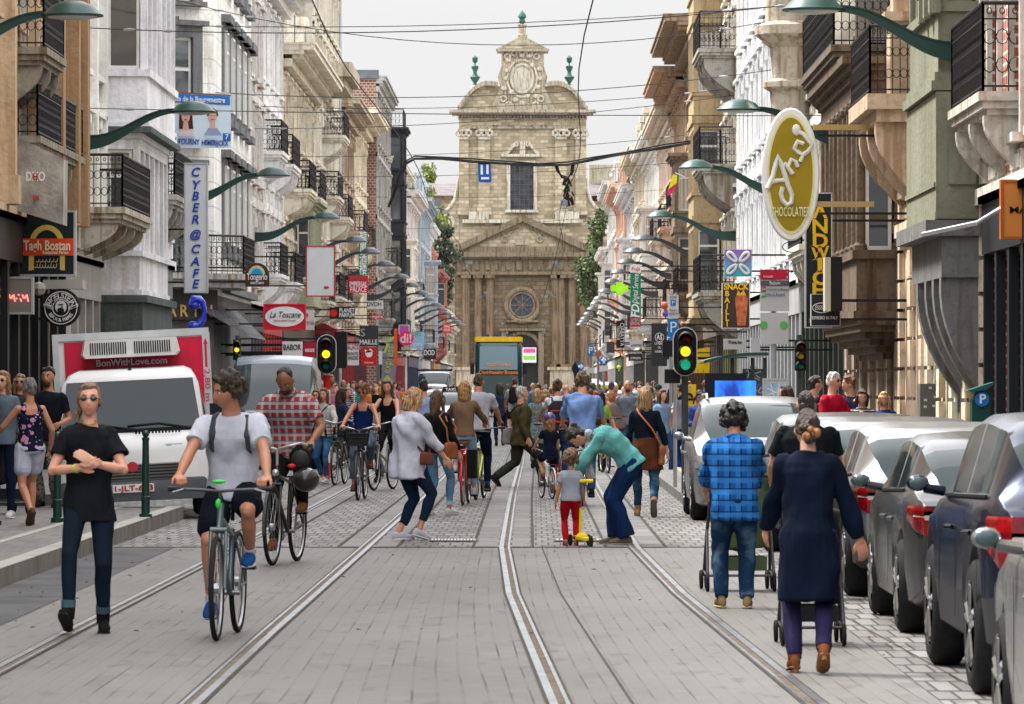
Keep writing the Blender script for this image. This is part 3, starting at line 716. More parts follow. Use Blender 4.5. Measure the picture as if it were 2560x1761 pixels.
for i, (a, c_, h, col, lab) in enumerate(far_l):
 b = building(-1, a+.1, c_, h, col, lab, far=True, floors=4, g=3.8, shop=[(.3, .04, .05), (.04, .05, .10), (.5, .5, .48), (.02, .02, .02), (.35, .2, .05), (.1, .1, .1), (.3, .3, .3)][i], cornice=.8, mans=2.0 if i % 2 == 0 else 0, dirt=.5,
                 w0=[.0, .2, .45, .0, .15, .1, .0][i], bays=6, balc=((a+3, a+9, 4.9, .9), (a+14, a+19, 8.0, .8)))
 if i in (0, 2, 4): oriel(b, -1, a+10, a+13, 4.6, 11, 1.0, stucco([min(1, x*1.05) for x in col], .4), floors=2, w0=[.0, .2, .45, .0, .15, .1, .0][i], corbel=1.0)
# ---- right side, nearest first
b = building(1, 48, 66, 18, (.35, .1, .07), 'red brick house with white stone bands at the right edge', bays=6, floors=4, g=4.3, brick=bricks((.36, .06, .035), (.42, .09, .05), (.60, .56, .50), .22, .15, 'Y', .02), surcol=(.62, .60, .55), shop=(.014, .016, .02))
balcony(b, 1, 61.2, 65.8, 5.5, .56, stucco((.56, .53, .47), .7), h=1.15)
b = building(1, 66, 76, 18, (.60, .54, .43), 'rusticated stone house with an olive green timber oriel on curved brackets', bays=4, floors=4, g=4.3, rust=2, dirt=.7, oriels=((66, 71.5, 3.5, 16),))
OL = stucco((.21, .215, .155), .25)
oriel(b, 1, 66.2, 71.2, 4.0, 5.95, .66, OL, floors=1, cham=.0, corbel=0, cap=False, wf=OL); oriel(b, 1, 66.2, 71.2, 5.96, 10.0, .66, OL, floors=1, corbel=0, cap=False, wf=OL); oriel(b, 1, 66.2, 71.2, 10.05, 14, .66, OL, floors=1, corbel=0, cap=True, wf=OL)
TR = facade_T(1); q = MB(TR)
q.box(66.1, 71.3, .003, .76, 5.82, 5.96)
q.box(66.08, 71.3, .02, .70, 4.02, 5.8)
for a, c_ in ((.14, .52),): q.box(66.03, 66.08, a, c_, 4.5, 5.35)
for u in (66.0, 66.9, 67.8): 
 for z in (6.9, 8.2): q.box(u, u+.24, .64, .80, z, z+.32)
q.build('panel', OL, b)
q = MB(TR); q.box(66.0, 71.4, .003, .85, 3.78, 4.0); q.box(66.1, 71.3, .003, .62, 3.2, 3.779)
for u in (66.35, 67.6, 68.9, 70.4): console(q, TR, u, .34, 3.199, .62, 1.9)
q.build('bracket', stucco((.16, .165, .165), .5), b)
b = building(1, 76.1, 81, 18, (.62, .50, .38), 'pinkish tan stone house with a bracketed stone balcony', bays=2, floors=4, g=4.3, rust=2, dirt=.6)
q = MB(TR); q.box(76.2, 80.8, .003, .95, 6.15, 6.4); q.box(76.3, 80.7, .003, .8, 5.95, 6.149)
for u in (76.6, 78.4, 80.3): console(q, TR, u, .3, 5.949, .8, 1.45)
q.box(76.6, 77.4, .05, .55, 6.4, 7.6); q.box(76.5, 77.5, .05, .65, 7.6, 7.75); q.box(76.7, 77.3, .05, .5, 7.75, 14)
q.build('balcony', stucco((.50, .38, .28), .6), b)
q = MB(); iron_rail(q, TR(76.3, .05, 0)[:2], TR(76.3, .9, 0)[:2], 6.4, 1.1, .12); iron_rail(q, TR(76.3, .9, 0)[:2], TR(80.7, .9, 0)[:2], 6.4, 1.1, .12); q.build('railing', IRON, b)
BR = stucco((.15, .11, .08), .8)
b = building(1, 81.1, 95, 18, (.30, .24, .19), 'soot brown house with a columned timber oriel and a balcony above it', bays=5, floors=4, g=4.4, brick=None, dirt=.7, oriels=((81, 92, 2.5, 8),), rust=1)
oriel(b, 1, 81.2, 91.5, 2.85, 7.1, .78, BR, floors=1, cham=.12, corbel=.7, colm=True, trim=BR)
balcony(b, 1, 82.5, 92, 7.65, 1.15, stucco((.16, .13, .10), .6), h=1.1)
oriel(b, 1, 82.8, 91.5, 7.7, 13, .7, stucco((.34, .32, .27), .5), floors=1, corbel=0)
b = building(1, 95.1, 111, 18.5, (.60, .57, .50), 'grey stone house with a small round turret balcony', bays=6, floors=4, g=4.2, shop=(.04, .05, .04), dirt=.5, balc=((97, 102, 4.6, .9),))
q = MB(); c0 = TR(108, .45, 0)
q.lathe([(.1, 6.9), (.35, 7.1), (.62, 7.35), (.62, 7.45), (.5, 7.5), (.5, 8.4), (.66, 8.5), (.66, 8.62), (.45, 8.7), (.5, 9.4), (.85, 9.7), (.85, 9.9), (.6, 10.0), (.6, 13)], (c0[0], c0[1], 0), 18); q.build('turret', stucco((.48, .42, .34), .8), b, 40)
building(1, 111.1, 146, 19, (.80, .80, .79), 'tall smooth white house with plain window rows', bays=12, floors=4, g=4.2, shop=(.38, .39, .40), dirt=.12, cornice=.4, surcol=(.72, .73, .74), dent=False)
b = building(1, 146.1, 157, 17.5, (.5, .42, .3), 'buff brick house with stacked iron balconies and flower pots', bays=4, floors=4, g=4.2, shop=(.18, .16, .08), brick=YEB, dirt=.5, surcol=(.60, .57, .50))
for z in (4.6, 8.6, 12.2): balcony(b, 1, 147, 153, z, 1.25, stucco((.36, .34, .30), .8), h=1.15, bracket=1.3)
TAN = stucco((.42, .32, .19), .45)
b = building(1, 157.1, 176, 17.5, (.46, .37, .24), 'tan concrete apartment house with a full-height boxed oriel', bays=6, floors=4, g=4.2, shop=(.10, .09, .08), dirt=.4, cornice=.3, oriels=((157, 163, 3, 18),))
oriel(b, 1, 157.3, 162.5, 3.9, 17.2, 1.05, TAN, floors=4, corbel=.35, cap=False)
b = building(1, 176.1, 196, 15.4, (.33, .26, .20), 'dark brown house with a carved overhanging cornice', bays=6, floors=3, g=4.2, shop=(.06, .03, .02), cornice=1.5, dirt=.8, balc=((178, 184, 5.2, 1.0, stucco((.2, .17, .14), .8), 1.0), (188, 194, 8.8, 1.0)))
oriel(b, 1, 184, 188, 5, 10.5, .9, stucco((.24, .19, .15), .7), floors=2, corbel=.9)
b = building(1, 196.1, 214, 14.8, (.60, .56, .50), 'cream house with orange-red window strips and boxed cornice', bays=6, floors=3, g=4.2, shop=(.3, .3, .28), cornice=1.4, dirt=.5, surcol=(.52, .36, .26), balc=((198, 203, 5.2, .9), (206, 211, 8.6, .9)))
b = building(1, 214.1, 240, 14.3, (.52, .22, .20), 'rose red house front with cream quoins', bays=8, floors=3, g=4.2, shop=(.5, .5, .5), cornice=.9, dirt=.4, surcol=(.66, .60, .50), balc=((216, 222, 8.4, 1.0), (230, 236, 5.0, 1.0)))
b = building(1, 240.1, 268, 14.5, (.68, .67, .64), 'white house with striped red bay on the right side of the far street', bays=8, floors=3, g=4.2, shop=(.06, .06, .06), cornice=.9, mans=2, dirt=.35, balc=((250, 257, 5.4, .9),))
oriel(b, 1, 241, 245, 4.6, 10.6, .9, stucco((.66, .64, .62), .3), floors=2, corbel=.9)
far_r = [(268, 296, 15.2, (.58, .52, .42), 'beige house with slate mansard on the right side of the far street'), (296, 325, 14.2, (.62, .60, .60), 'pale grey house behind the green pharmacy cross'),
         (325, 356, 15.5, (.62, .42, .32), 'salmon coloured house far down on the right'), (356, 390, 17.0, (.60, .58, .55), 'tall stone house with blue-grey roof far down on the right'),
         (390, 425, 13.0, (.66, .64, .60), 'white house front before the trees on the right'), (425, 465, 9.5, (.52, .50, .46), 'grey-beige house near the right-hand tree'), (465, 500, 8.0, (.5, .44, .36), 'last low house on the right before the church')]
for i, (a, c_, h, col, lab) in enumerate(far_r):
 w_ = [.1, .0, .25, .3, .1, .0, .0][i]
 b = building(1, a+.1, c_, h, col, lab, far=True, floors=4, g=3.8, shop=[(.05, .05, .05), (.4, .4, .4), (.05, .08, .05), (.5, .5, .48), (.3, .05, .05), (.1, .1, .1), (.3, .3, .3)][i], cornice=.9, mans=2.4 if i % 2 == 0 else 1.8, dirt=.5,
                 w0=w_, bays=6, balc=((a+2, a+8, 4.9, .9), (a+15, a+20, 8.0, .9)))
 if i in (1, 3, 4): oriel(b, 1, a+9, a+12, 4.6, 11, .9, stucco([min(1, x*1.05) for x in col], .4), floors=2, w0=w_, corbel=1.0)
# ------------------------------------------------------------------ church closing the street
YC = 556.0; XC = at(1183, 0, YC)[0]
def cx_(x): return at(x, 0, YC)[0]
def cz_(y): return at(0, y, YC)[2]
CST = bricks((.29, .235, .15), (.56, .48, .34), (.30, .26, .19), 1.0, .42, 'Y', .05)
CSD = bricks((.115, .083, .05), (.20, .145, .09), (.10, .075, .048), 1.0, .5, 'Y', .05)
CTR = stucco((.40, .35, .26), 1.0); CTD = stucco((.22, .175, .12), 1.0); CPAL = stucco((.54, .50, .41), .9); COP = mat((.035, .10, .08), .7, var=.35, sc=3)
ch = thing('baroque_church', 'tall pale stone baroque church facade closing the end of the street', 'church', (XC, YC, 0))
def CB(q, x0, x1, y0, y1, d0, d1): q.box(cx_(x0), cx_(x1), YC-d1, YC-d0, cz_(y1), cz_(y0))
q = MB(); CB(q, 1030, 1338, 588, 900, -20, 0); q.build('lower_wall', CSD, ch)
q = MB(); CB(q, 1040, 1328, 262, 592, -6, -.02); q.build('upper_wall', CST, ch)
# curved gable between
def arc(xa, ya, xb, yb, bul, n=10):
 o = []
 for i in range(n+1):
  t = i/n; o.append((cx_(xa+(xb-xa)*t), cz_(ya+(yb-ya)*t)+bul*sin(pi*t)))
 return o
pl = [(cx_(1040), cz_(262)), (cx_(1042), cz_(250))]+arc(1042, 248, 1128, 196, 1.1)+arc(1238, 196, 1326, 248, 1.1)+[(cx_(1328), cz_(262))]
q = MB(); q.prism(pl, YC-.05, YC+5, 'y'); q.build('curved_gable', CST, ch)
q = MB()
for a in (arc(1036, 252, 1128, 196, 1.25), arc(1238, 196, 1332, 252, 1.25)):
 for i in range(len(a)-1):
  (x0, z0), (x1, z1) = a[i], a[i+1]; q.prism([(x0, z0-.1), (x1, z1-.1), (x1, z1+.45), (x0, z0+.45)], YC-.9, YC+1, 'y')
CB(q, 1034, 1334, 256, 262, -1, .5); CB(q, 1018, 1350, 250, 256.4, -1, 1.3); CB(q, 1024, 1344, 256.2, 262, -1, .9)
for k in range(40): CB(q, 1038+k*7.4, 1042+k*7.4, 262.3, 267, -.5, .6)
CB(q, 1040, 1328, 288, 292, -1, .35); CB(q, 1038, 1330, 268, 271, -1, .3)
q.build('cornice', CTR, ch)
# attic block with oval cartouche
q = MB(); CB(q, 1136, 1232, 116, 262, -3, .5); CB(q, 1126, 1240, 236, 250, -3, .8)
for s_ in (-1, 1):
 p = [(cx_(1184+s_*48), cz_(150)), (cx_(1184+s_*56), cz_(175)), (cx_(1184+s_*50), cz_(200)), (cx_(1184+s_*62), cz_(225)), (cx_(1184+s_*74), cz_(250)), (cx_(1184+s_*46), cz_(250))]
 q.prism(p if s_ > 0 else p[::-1], YC-.45, YC+2, 'y')
q.build('attic', CTR, ch)
q = MB(); CB(q, 1126, 1242, 112, 118, -3, 1.1); 
q.prism([(cx_(1124), cz_(113)), (cx_(1244), cz_(113)), (cx_(1184), cz_(82))], YC-.9, YC+3, 'y'); q.build('pediment', CTR, ch)
q = MB(); q.prism([(cx_(1136), cz_(111)), (cx_(1232), cz_(111)), (cx_(1184), cz_(89))], YC-.95, YC-.8, 'y'); q.build('pediment_field', CST, ch)
q = MB(); c0 = (XC, YC-.55, cz_(179)); q.ring(c0, 1.28, .17, 'y', 28, 6, sq=(1, 1.3)); q.ring(c0, 1.75, .13, 'y', 28, 6, sq=(1, 1.25))
q.ball((XC, YC-.5, cz_(179)), (1.15, .12, 1.5), 20)
for a in range(16):
 aa = a*2*pi/16; r_ = 2.1+.35*sin(a*2.3); q.ball((XC+cos(aa)*r_*.95, YC-.6, cz_(179)+sin(aa)*r_*1.25), (.36, .2, .3), 8)
for x_, y_ in ((-1.7, 2.6), (1.7, 2.6), (-.9, 3.0), (.9, 3.0), (0, 3.1), (-2.2, -2.4), (2.2, -2.4), (-1.6, -3.1), (1.6, -3.1)): q.ring((XC+x_, YC-.6, cz_(179)+y_), .32, .13, 'y', 12, 5)
q.build('cartouche', CPAL, ch, 40)
q = MB(); zt = cz_(82); q.lathe([(.62, -.3), (.62, .2), (.42, .3), (.42, 1.2), (.6, 1.3), (.6, 1.45), (.2, 1.5)], (XC, YC+1, zt), 8); q.build('pedestal', CTR, ch)
q = MB(); q.lathe([(.2, 1.5), (.4, 1.75), (.3, 2.1), (.5, 2.3), (.42, 2.6), (.15, 2.9), (.03, 3.1)], (XC, YC+1, zt), 12); q.build('finial', COP, ch, 50)
for x in (1076, 1290):
 z0 = cz_(222); q = MB(); q.lathe([(.72, -1.2), (.62, .4), (.75, .5), (.5, .6), (.48, 1.4), (.3, 1.55)], (cx_(x), YC+1.2, z0), 8); q.build('pedestal', CPAL, ch)
 q = MB(); q.lathe([(.3, 1.5), (.16, 1.8), (.45, 2.2), (.62, 2.5), (.3, 2.75), (.2, 3.1), (.42, 3.6), (.42, 3.8), (.1, 3.9), (.06, 4.1), (.3, 4.35), (.34, 4.8), (.12, 5.0), (.02, 5.1)], (cx_(x), YC+1.2, z0), 12); q.build('finial', COP, ch, 50)
# upper order: ionic pilasters
for a, b_ in ((1040, 1062), (1084, 1110), (1258, 1284), (1304, 1328)):
 q = MB(); cp = MB(); CB(q, a, b_, 318, 470, -.2, .55); CB(q, a-3, b_+3, 470, 488, -.2, .75)
 CB(cp, a-3, b_+3, 293, 298, -.2, .95); CB(cp, a, b_, 311, 317, -.2, .75)
 for xx in (a, b_, (a+b_)/2): cp.ring((cx_(xx), YC-.75, cz_(303)), .30, .15, 'y', 12, 6)
 q.build('pilaster', CST, ch); cp.build('capital', CPAL, ch, 40)
q = MB(); CB(q, 1048, 1320, 498, 506, -1, .8); CB(q, 1062, 1108, 480, 498, -.2, .85); CB(q, 1258, 1312, 480, 498, -.2, .85); q.build('plinth', CPAL, ch)
# window with broken pediment
q = MB(); CB(q, 1148, 1156, 372, 478, 0, .3); CB(q, 1209, 1217, 372, 478, 0, .3); CB(q, 1148, 1217, 365, 373, 0, .35); CB(q, 1144, 1221, 476, 482, 0, .5); CB(q, 1138, 1227, 350, 356, 0, .6)
for s_ in (-1, 1):
 a = [(cx_(1183+s_*x), cz_(y)) for x, y in ((48, 350), (36, 344), (26, 334), (20, 326), (14, 324), (14, 330), (20, 336), (30, 348), (40, 355), (48, 356))]
 q.prism(a if s_ < 0 else a[::-1], YC-.55, YC, 'y'); q.ring((cx_(1183+s_*14), YC-.4, cz_(328)), .22, .1, 'y', 12, 5)
CB(q, 1178, 1190, 322, 350, 0, .45)
q.build('window_surround', CPAL, ch)
q = MB(); CB(q, 1156, 1209, 373, 476, 0, .06); wn = q.build('window', mat((.045, .045, .055), .35, var=.5, sc=1.2), ch)
q = MB()
for k in range(1, 5): CB(q, 1156+k*10.6-.6, 1156+k*10.6+.6, 373, 476, .06, .12)
for k in range(1, 9): CB(q, 1156, 1209, 373+k*11.4-.5, 373+k*11.4+.5, .06, .12)
q.build('glazing_bar', mat((.10, .10, .11), .6), wn)
# side scrolls
for s_ in (-1, 1):
 def sx(d): return cx_(1184+s_*d)
 p = [(sx(144), cz_(405)), (sx(147), cz_(430)), (sx(155), cz_(456)), (sx(168), cz_(474)), (sx(188), cz_(484)), (sx(194), cz_(500)), (sx(190), cz_(545)), (sx(144), cz_(545))]
 q = MB(); q.prism(p if s_ < 0 else p[::-1], YC-.1, YC+2, 'y'); q.build('scroll_wing', CST, ch)
 q = MB(); q.ring((sx(174), YC-.2, cz_(508)), .95, .22, 'y', 20, 6); q.ring((sx(174), YC-.2, cz_(508)), .45, .16, 'y', 14, 6)
 for i in range(4): (x0, z0), (x1, z1) = p[i], p[i+1]; q.tube([(x0, YC-.15, z0), (x1, YC-.15, z1)], .22, 6)
 q.build('scroll', CPAL, ch, 40)
# big lower pediment and entablature
q = MB(); q.prism([(cx_(1050), cz_(560)), (cx_(1320), cz_(560)), (cx_(1184), cz_(500))], YC-.4, YC+1, 'y'); q.build('pediment_field', CST, ch)
q = MB()
for s_ in (-1, 1):
 a = [(cx_(1184), cz_(487)), (cx_(1184+s_*148), cz_(556)), (cx_(1184+s_*148), cz_(572)), (cx_(1184), cz_(503))]
 q.prism(a if s_ > 0 else a[::-1], YC-1.3, YC+1, 'y')
 a = [(cx_(1184), cz_(503)), (cx_(1184+s_*140), cz_(568)), (cx_(1184+s_*132), cz_(568)), (cx_(1184), cz_(511))]
 q.prism(a if s_ > 0 else a[::-1], YC-.9, YC+1, 'y')
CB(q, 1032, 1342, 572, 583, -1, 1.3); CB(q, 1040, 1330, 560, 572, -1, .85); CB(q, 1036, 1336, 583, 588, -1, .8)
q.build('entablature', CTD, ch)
q = MB(); CB(q, 1168, 1198, 540, 556, .4, .55)
for s_ in (-1, 1):
 for y_, d_ in ((520, 26), (530, 36), (542, 40)): q.ring((cx_(1183+s_*d_), YC-.5, cz_(y_)), .35, .14, 'y', 12, 5)
q.build('carving', CTR, ch, 40)
q = MB(); CB(q, 1036, 1334, 588, 617, 0, .35)
for k in range(12): CB(q, 1050+k*24, 1062+k*24, 590, 612, .35, .5)
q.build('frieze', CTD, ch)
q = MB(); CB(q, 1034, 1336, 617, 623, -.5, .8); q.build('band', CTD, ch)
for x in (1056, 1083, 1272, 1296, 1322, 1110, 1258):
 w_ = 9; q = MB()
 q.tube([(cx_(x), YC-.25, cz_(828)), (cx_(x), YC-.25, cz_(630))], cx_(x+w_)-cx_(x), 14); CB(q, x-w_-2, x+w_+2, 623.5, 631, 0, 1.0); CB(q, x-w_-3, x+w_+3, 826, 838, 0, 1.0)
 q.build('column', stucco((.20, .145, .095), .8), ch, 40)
for a, b_ in ((1034, 1122), (1246, 1338)): q = MB(); CB(q, a, b_, 838, 900, 0, 1.1); CB(q, a-6, b_+4, 832, 839, -.2, 1.3); q.build('plinth', stucco((.42, .37, .28), .7), ch)
q = MB(); q.ring((XC, YC-.15, cz_(692)), 1.9, .34, 'y', 28, 8); q.ring((XC, YC-.25, cz_(692)), 1.45, .12, 'y', 28, 6); CB(q, 1146, 1220, 726, 730, 0, .5); q.build('round_window', CTD, ch, 40)
q = MB(); q.lathe([(1.5, 0), (1.5, .1)], (XC, YC-.13, cz_(692)), 28, 'y'); rw = q.build('pane', mat((.05, .055, .07), .3, var=.4, sc=2), ch)
q = MB()
for a in range(4): d = Vector((cos(a*pi/4), 0, sin(a*pi/4)))*1.5; c0 = Vector((XC, YC-.18, cz_(692))); q.tube([c0-d, c0+d], .05, 4)
q.build('glazing_bar', CTD, rw)
# portal
q = MB(); n = 14; a0 = [(XC+1.9*cos(pi*i/n), cz_(795)+1.9*sin(pi*i/n)) for i in range(n+1)]
q.prism([(XC+1.9, 0)]+a0+[(XC-1.9, 0)], YC-.08, YC-.02, 'y'); q.build('door', mat((.025, .022, .022), .6), ch)
q = MB(); q.tube([(x, YC-.15, z) for x, z in [(XC+2.15, 0)]+[(XC+2.15*cos(pi*i/n), cz_(795)+2.15*sin(pi*i/n)) for i in range(n+1)]+[(XC-2.15, 0)]], .3, 6)
CB(q, 1132, 1236, 745, 750, 0, .9); q.build('portal_surround', CTD, ch, 40)
for a in (1136, 1220): q = MB(); CB(q, a, a+12, 750, 900, 0, .6); q.build('portal_pilaster', CTD, ch)
# nave roofs and tower stub behind
for a, b_, z_ in ((900, 1040, 436), (1330, 1450, 450)): q = MB(); q.box(cx_(a), cx_(b_), YC+8, YC+30, 0, cz_(z_)); q.build('side_aisle', CST, ch)
for a, b_ in ((900, 1040), (1330, 1452)): q = MB(); q.prism([(YC+7, cz_(438)), (YC+14, cz_(405)), (YC+24, cz_(405)), (YC+31, cz_(438))], cx_(a), cx_(b_), 'x'); q.build('roof', bricks((.10, .085, .09), (.14, .125, .13), (.06, .05, .05), .6, .35, 'Y', .03), ch)
q = MB(); CB(q, 1338, 1394, 361, 420, -26, -14); q.build('tower', stucco((.46, .43, .34), .7), ch)
# poster by the portal
t = thing('poster_board', 'white and pink poster board hung on the church door', 'poster', (cx_(1199), YC-1, cz_(805)))
q = MB(); CB(q, 1184, 1215, 788, 822, .9, 1.05); q.build('board', mat((.75, .74, .72), .6), t)
q = MB(); CB(q, 1186, 1213, 790, 800, 1.052, 1.07); q.build('pink_panel', mat((.65, .08, .25), .6), t)
q = MB(); CB(q, 1186, 1213, 806, 816, 1.052, 1.07); q.build('green_panel', mat((.25, .5, .08), .6), t)
# pigeons left out of reach: row on the ledge
for i, x in enumerate((1118, 1126, 1152, 1160, 1205, 1226, 1236)):
 q = MB(); q.ball((0, 0, .1), (.16, .1, .09), 8); q.ball((.14, 0, .2), .06, 8); o = q.build('pigeon', mat((.1, .1, .12), .7), None, 60, world=False); o.location = (cx_(x), YC-.5, cz_(288)); tag(o, 'small grey pigeon perched on the ledge of the church facade', 'pigeon', 'pigeons on the church ledge')
# ------------------------------------------------------------------ trees by the church
def leafmat(c):
 key = ('leaf', c)
 if key in _M: return _M[key]
 m, n, l, b = _new("foliage"); g = n.new("ShaderNodeNewGeometry").outputs['Position']
 f = _ramp(n, l, _noise(n, l, g, .9, 4), .35, .65)
 l.new(_mixc(n, l, f, [x*.5 for x in c], [x*1.5 for x in c]), b.inputs['Base Color']); b.inputs['Roughness'].default_value = .6
 b.inputs['Transmission Weight'].default_value = 0
 _M[key] = m; return m
def tree(x, Y, z0, z1, r, label, col, seed, n=3600, group='trees beside the church'):
 rnd = np.random.RandomState(seed)
 t = thing('street_tree', label, 'tree', (x, Y, 0), group=group)
 q = MB(); q.tube([(x, Y, 0), (x+.1, Y, z0*.6), (x-.1, Y, (z0+z1)/2), (x, Y, z1*.93)], [.35, .28, .17, .05], 8)
 cl = []
 for i in range(22):
  h = z0+(z1-z0)*rnd.rand(); rr = r*sqrt(max(.12, 1-((h-(z0+z1)/2)/((z1-z0)/2))**2)); a = rnd.rand()*2*pi; d = rr*sqrt(rnd.rand())*.8
  c = Vector((x+cos(a)*d, Y+sin(a)*d, h)); cl.append((c, r*(.22+.3*rnd.rand())))
  q.tube([(x, Y, max(z0*.5, h-d*1.1)), c], [.09, .03], 5)
 q.build('trunk', mat((.09, .07, .05), .9, bump=.5), t)
 lf = MB(); vs = []; fs = []
 for i in range(n):
  c, cr = cl[rnd.randint(len(cl))]; d = rnd.randn(3); d /= np.linalg.norm(d); p = np.array(c)+d*cr*rnd.rand()**.4
  u = rnd.randn(3); u /= np.linalg.norm(u); w = np.cross(u, rnd.randn(3)); w /= np.linalg.norm(w); s = .13+.14*rnd.rand(); k = len(vs)
  vs += [tuple(p+u*s), tuple(p+w*s*.6), tuple(p-u*s), tuple(p-w*s*.6)]; fs.append((k, k+1, k+2, k+3))
 lf.add(vs, fs); lf.build('crown', leafmat(col), t)
tree(cx_(988), 512, cz_(600), cz_(420), 2.3, 'yellow-green tree rising left of the church', (.15, .18, .03), 3)
tree(cx_(1012), 535, cz_(650), cz_(520), 2.1, 'darker green tree lower down left of the church, below the yellow-green one', (.035, .055, .02), 4)
tree(cx_(1018), 515, cz_(720), cz_(590), 1.7, 'lowest dark bushy tree left of the church', (.025, .04, .015), 5, 2400)
tree(cx_(1356), 520, cz_(660), cz_(500), 1.9, 'slim green tree rising right of the church behind the houses', (.07, .095, .025), 6)
tree(cx_(1338), 512, cz_(715), cz_(585), 2.3, 'spreading green tree right of the church reaching over the street', (.05, .075, .02), 8)
tree(cx_(1352), 508, cz_(790), cz_(700), 1.2, 'lowest green bush-like tree right of the church', (.05, .08, .025), 9, 1500)
# ------------------------------------------------------------------ wall lamps on swan arms
GREEN = mat((.007, .040, .033), .38, .25, var=.15, sc=2); GREY = mat((.04, .045, .052), .4, .4); LENS = mat((.55, .55, .52), .2)
ALU = mat((.45, .46, .48), .4, .7); BLACK = mat((.012, .012, .013), .45)
def lamp_proto(dark):
 q = MB(); m_ = GREY if dark else GREEN
 # local: base plate at x=0 on the wall, arm runs along +x
 q = MB(); n = 14; top = []; bot = []
 for i in range(n+1):
  t = i/n; x = 2.1*t; z = .62*(t**1.0)*(1-.0)+.10*sin(t*pi*2-.6)*(-1)-.05; th = .125*(1-t)+.035
  top.append((x, z+th)); bot.append((x, z-th))
 q.prism(top+bot[::-1], -.035, .035, 'y'); q.prism([(a, b+.012) for a, b in top]+[(a, b-.012) for a, b in top[::-1]], -.06, .06, 'y'); 
 arm = q.mesh('arm', m_)
 q = MB(); q.box(-.02, .06, -.07, .07, -.35, .35); base = q.mesh('wall_plate', m_)
 q = MB(); q.lathe([(.02, .20), (.12, .185), (.24, .12), (.31, .03), (.345, 0), (.345, -.03), (.30, -.035), (.30, -.01)], (2.42, 0, .62), 20)
 q.v = [((x-2.42)*1.28+2.42, y, z) for x, y, z in q.v]; q.box(2.0, 2.12, -.04, .04, .575, .65)
 head = q.mesh('lamp_head', m_, None, 40)
 q = MB(); q.lathe([(.01, -.075), (.15, -.07), (.27, -.045), (.30, -.02)], (2.42, 0, .62), 20); q.v = [((x-2.42)*1.28+2.42, y, z) for x, y, z in q.v]
 lens = q.mesh('lamp_lens', LENS, None, 40)
 return base, arm, head, lens
LP = {0: lamp_proto(False), 1: lamp_proto(True)}
def lamp(side, Y, i, tot, hh=6.55, dx=0.0):
 dark = Y > 150
 w = ['nearest', 'second', 'third', 'fourth', 'fifth', 'sixth', 'seventh', 'eighth', 'ninth', 'tenth', 'eleventh', 'twelfth', 'thirteenth', 'fourteenth', 'fifteenth', 'sixteenth', 'seventeenth'][i]
 lab = '%s %s swan-arm street lamp on the %s house fronts counted from the camera' % (w, 'dark grey' if dark else 'green', 'left' if side < 0 else 'right')
 X = (XL if side < 0 else XR)
 t = thing('street_lamp', lab, 'street lamp', (X-side*dx, Y, hh), 0 if side < 0 else pi, group='street lamps on the house fronts', org=False)
 for nm, me in zip(('wall_plate', 'arm', 'lamp_head', 'lamp_lens'), LP[int(dark)]): obj(nm, me, t)
LY = [67, 90.6, 118, 148, 172, 187, 206, 230, 249, 270, 290, 310, 328, 349, 372, 392, 412]
for i, y in enumerate(LY):
 if i != 0 or True: lamp(-1, y, i, 17, 6.33, .85 if 119 < y < 135 else 0)
for i, y in enumerate([66, 90, 114, 147, 170, 186, 202, 220, 240, 264, 286, 303, 325, 348, 372, 390, 408]): lamp(1, y, i, 17, 6.33)
# ------------------------------------------------------------------ overhead wires
WM = mat((.03, .03, .035), .6, .3); WM2 = mat((.012, .012, .012), .6)
def wire(p, q_, sag, r, label, name='span_wire', cat='cable', group='wires strung over the street', n=16, m_=None, extra=None):
 p, q_ = Vector(p), Vector(q_); t = thing(name, label, cat, (p+q_)/2, group=group)
 a = MB(); a.tube([p.lerp(q_, k/n)-Vector((0, 0, sag*4*(k/n)*(1-k/n))) for k in range(n+1)], r, 5); a.build('wire', m_ or WM, t)
 return t
def span(Y, yl, yr, sag, lab, r=.011, ins=True):
 zl = at(0, yl, Y)[2]; zr = at(0, yr, Y)[2]
 t = wire((XL, Y, zl), (XR, Y, zr), sag, r, lab)
 if ins:
  q = MB()
  for s_, f in ((0, .07), (0, .12), (1, .90)):
   p = Vector((XL, Y, zl)).lerp(Vector((XR, Y, zr)), f)-Vector((0, 0, sag*4*f*(1-f)))
   d = (Vector((XR-XL, 0, zr-zl))).normalized(); q.tube([p-d*.12, p, p+d*.12], [.014, .035, .014], 6)
  q.build('insulator', mat((.30, .32, .33), .4), t)
span(92, -105, -40, .55, 'topmost thin wire crossing the sky at upper left')
span(92, 62, -8, .35, 'thin wire crossing in front of the green lamp at upper left')
span(118, 58, 12, .22, 'wire crossing the sky just above the church finial')
span(118, 0, 40, .9, 'twisted wire with leaves caught on it, across the top of the sky')
span(120, 205, 155, .42, 'wire crossing at the height of the church urns')
span(148, 240, 200, .30, 'wire crossing just under the church cornice')
span(148, 292, 215, .28, 'wire crossing below the church cornice with pigeons above it')
span(92, 245, 262, .05, 'wire crossing through the blurred lamp at left', .009)
span(172, 355, 300, .25, 'thin wire crossing at the height of the upper church window')
span(190, 400, 365, .2, 'thin wire crossing beneath the blue hanging sign')
span(230, 445, 430, .2, 'thin wire crossing beneath the church window')
span(270, 520, 480, .2, 'thin wire crossing in front of the church pediment', .012, False)
span(310, 590, 560, .2, 'far thin wire crossing under the church pediment', .012, False)
span(350, 640, 620, .2, 'farthest thin wire crossing above the round church window', .013, False)
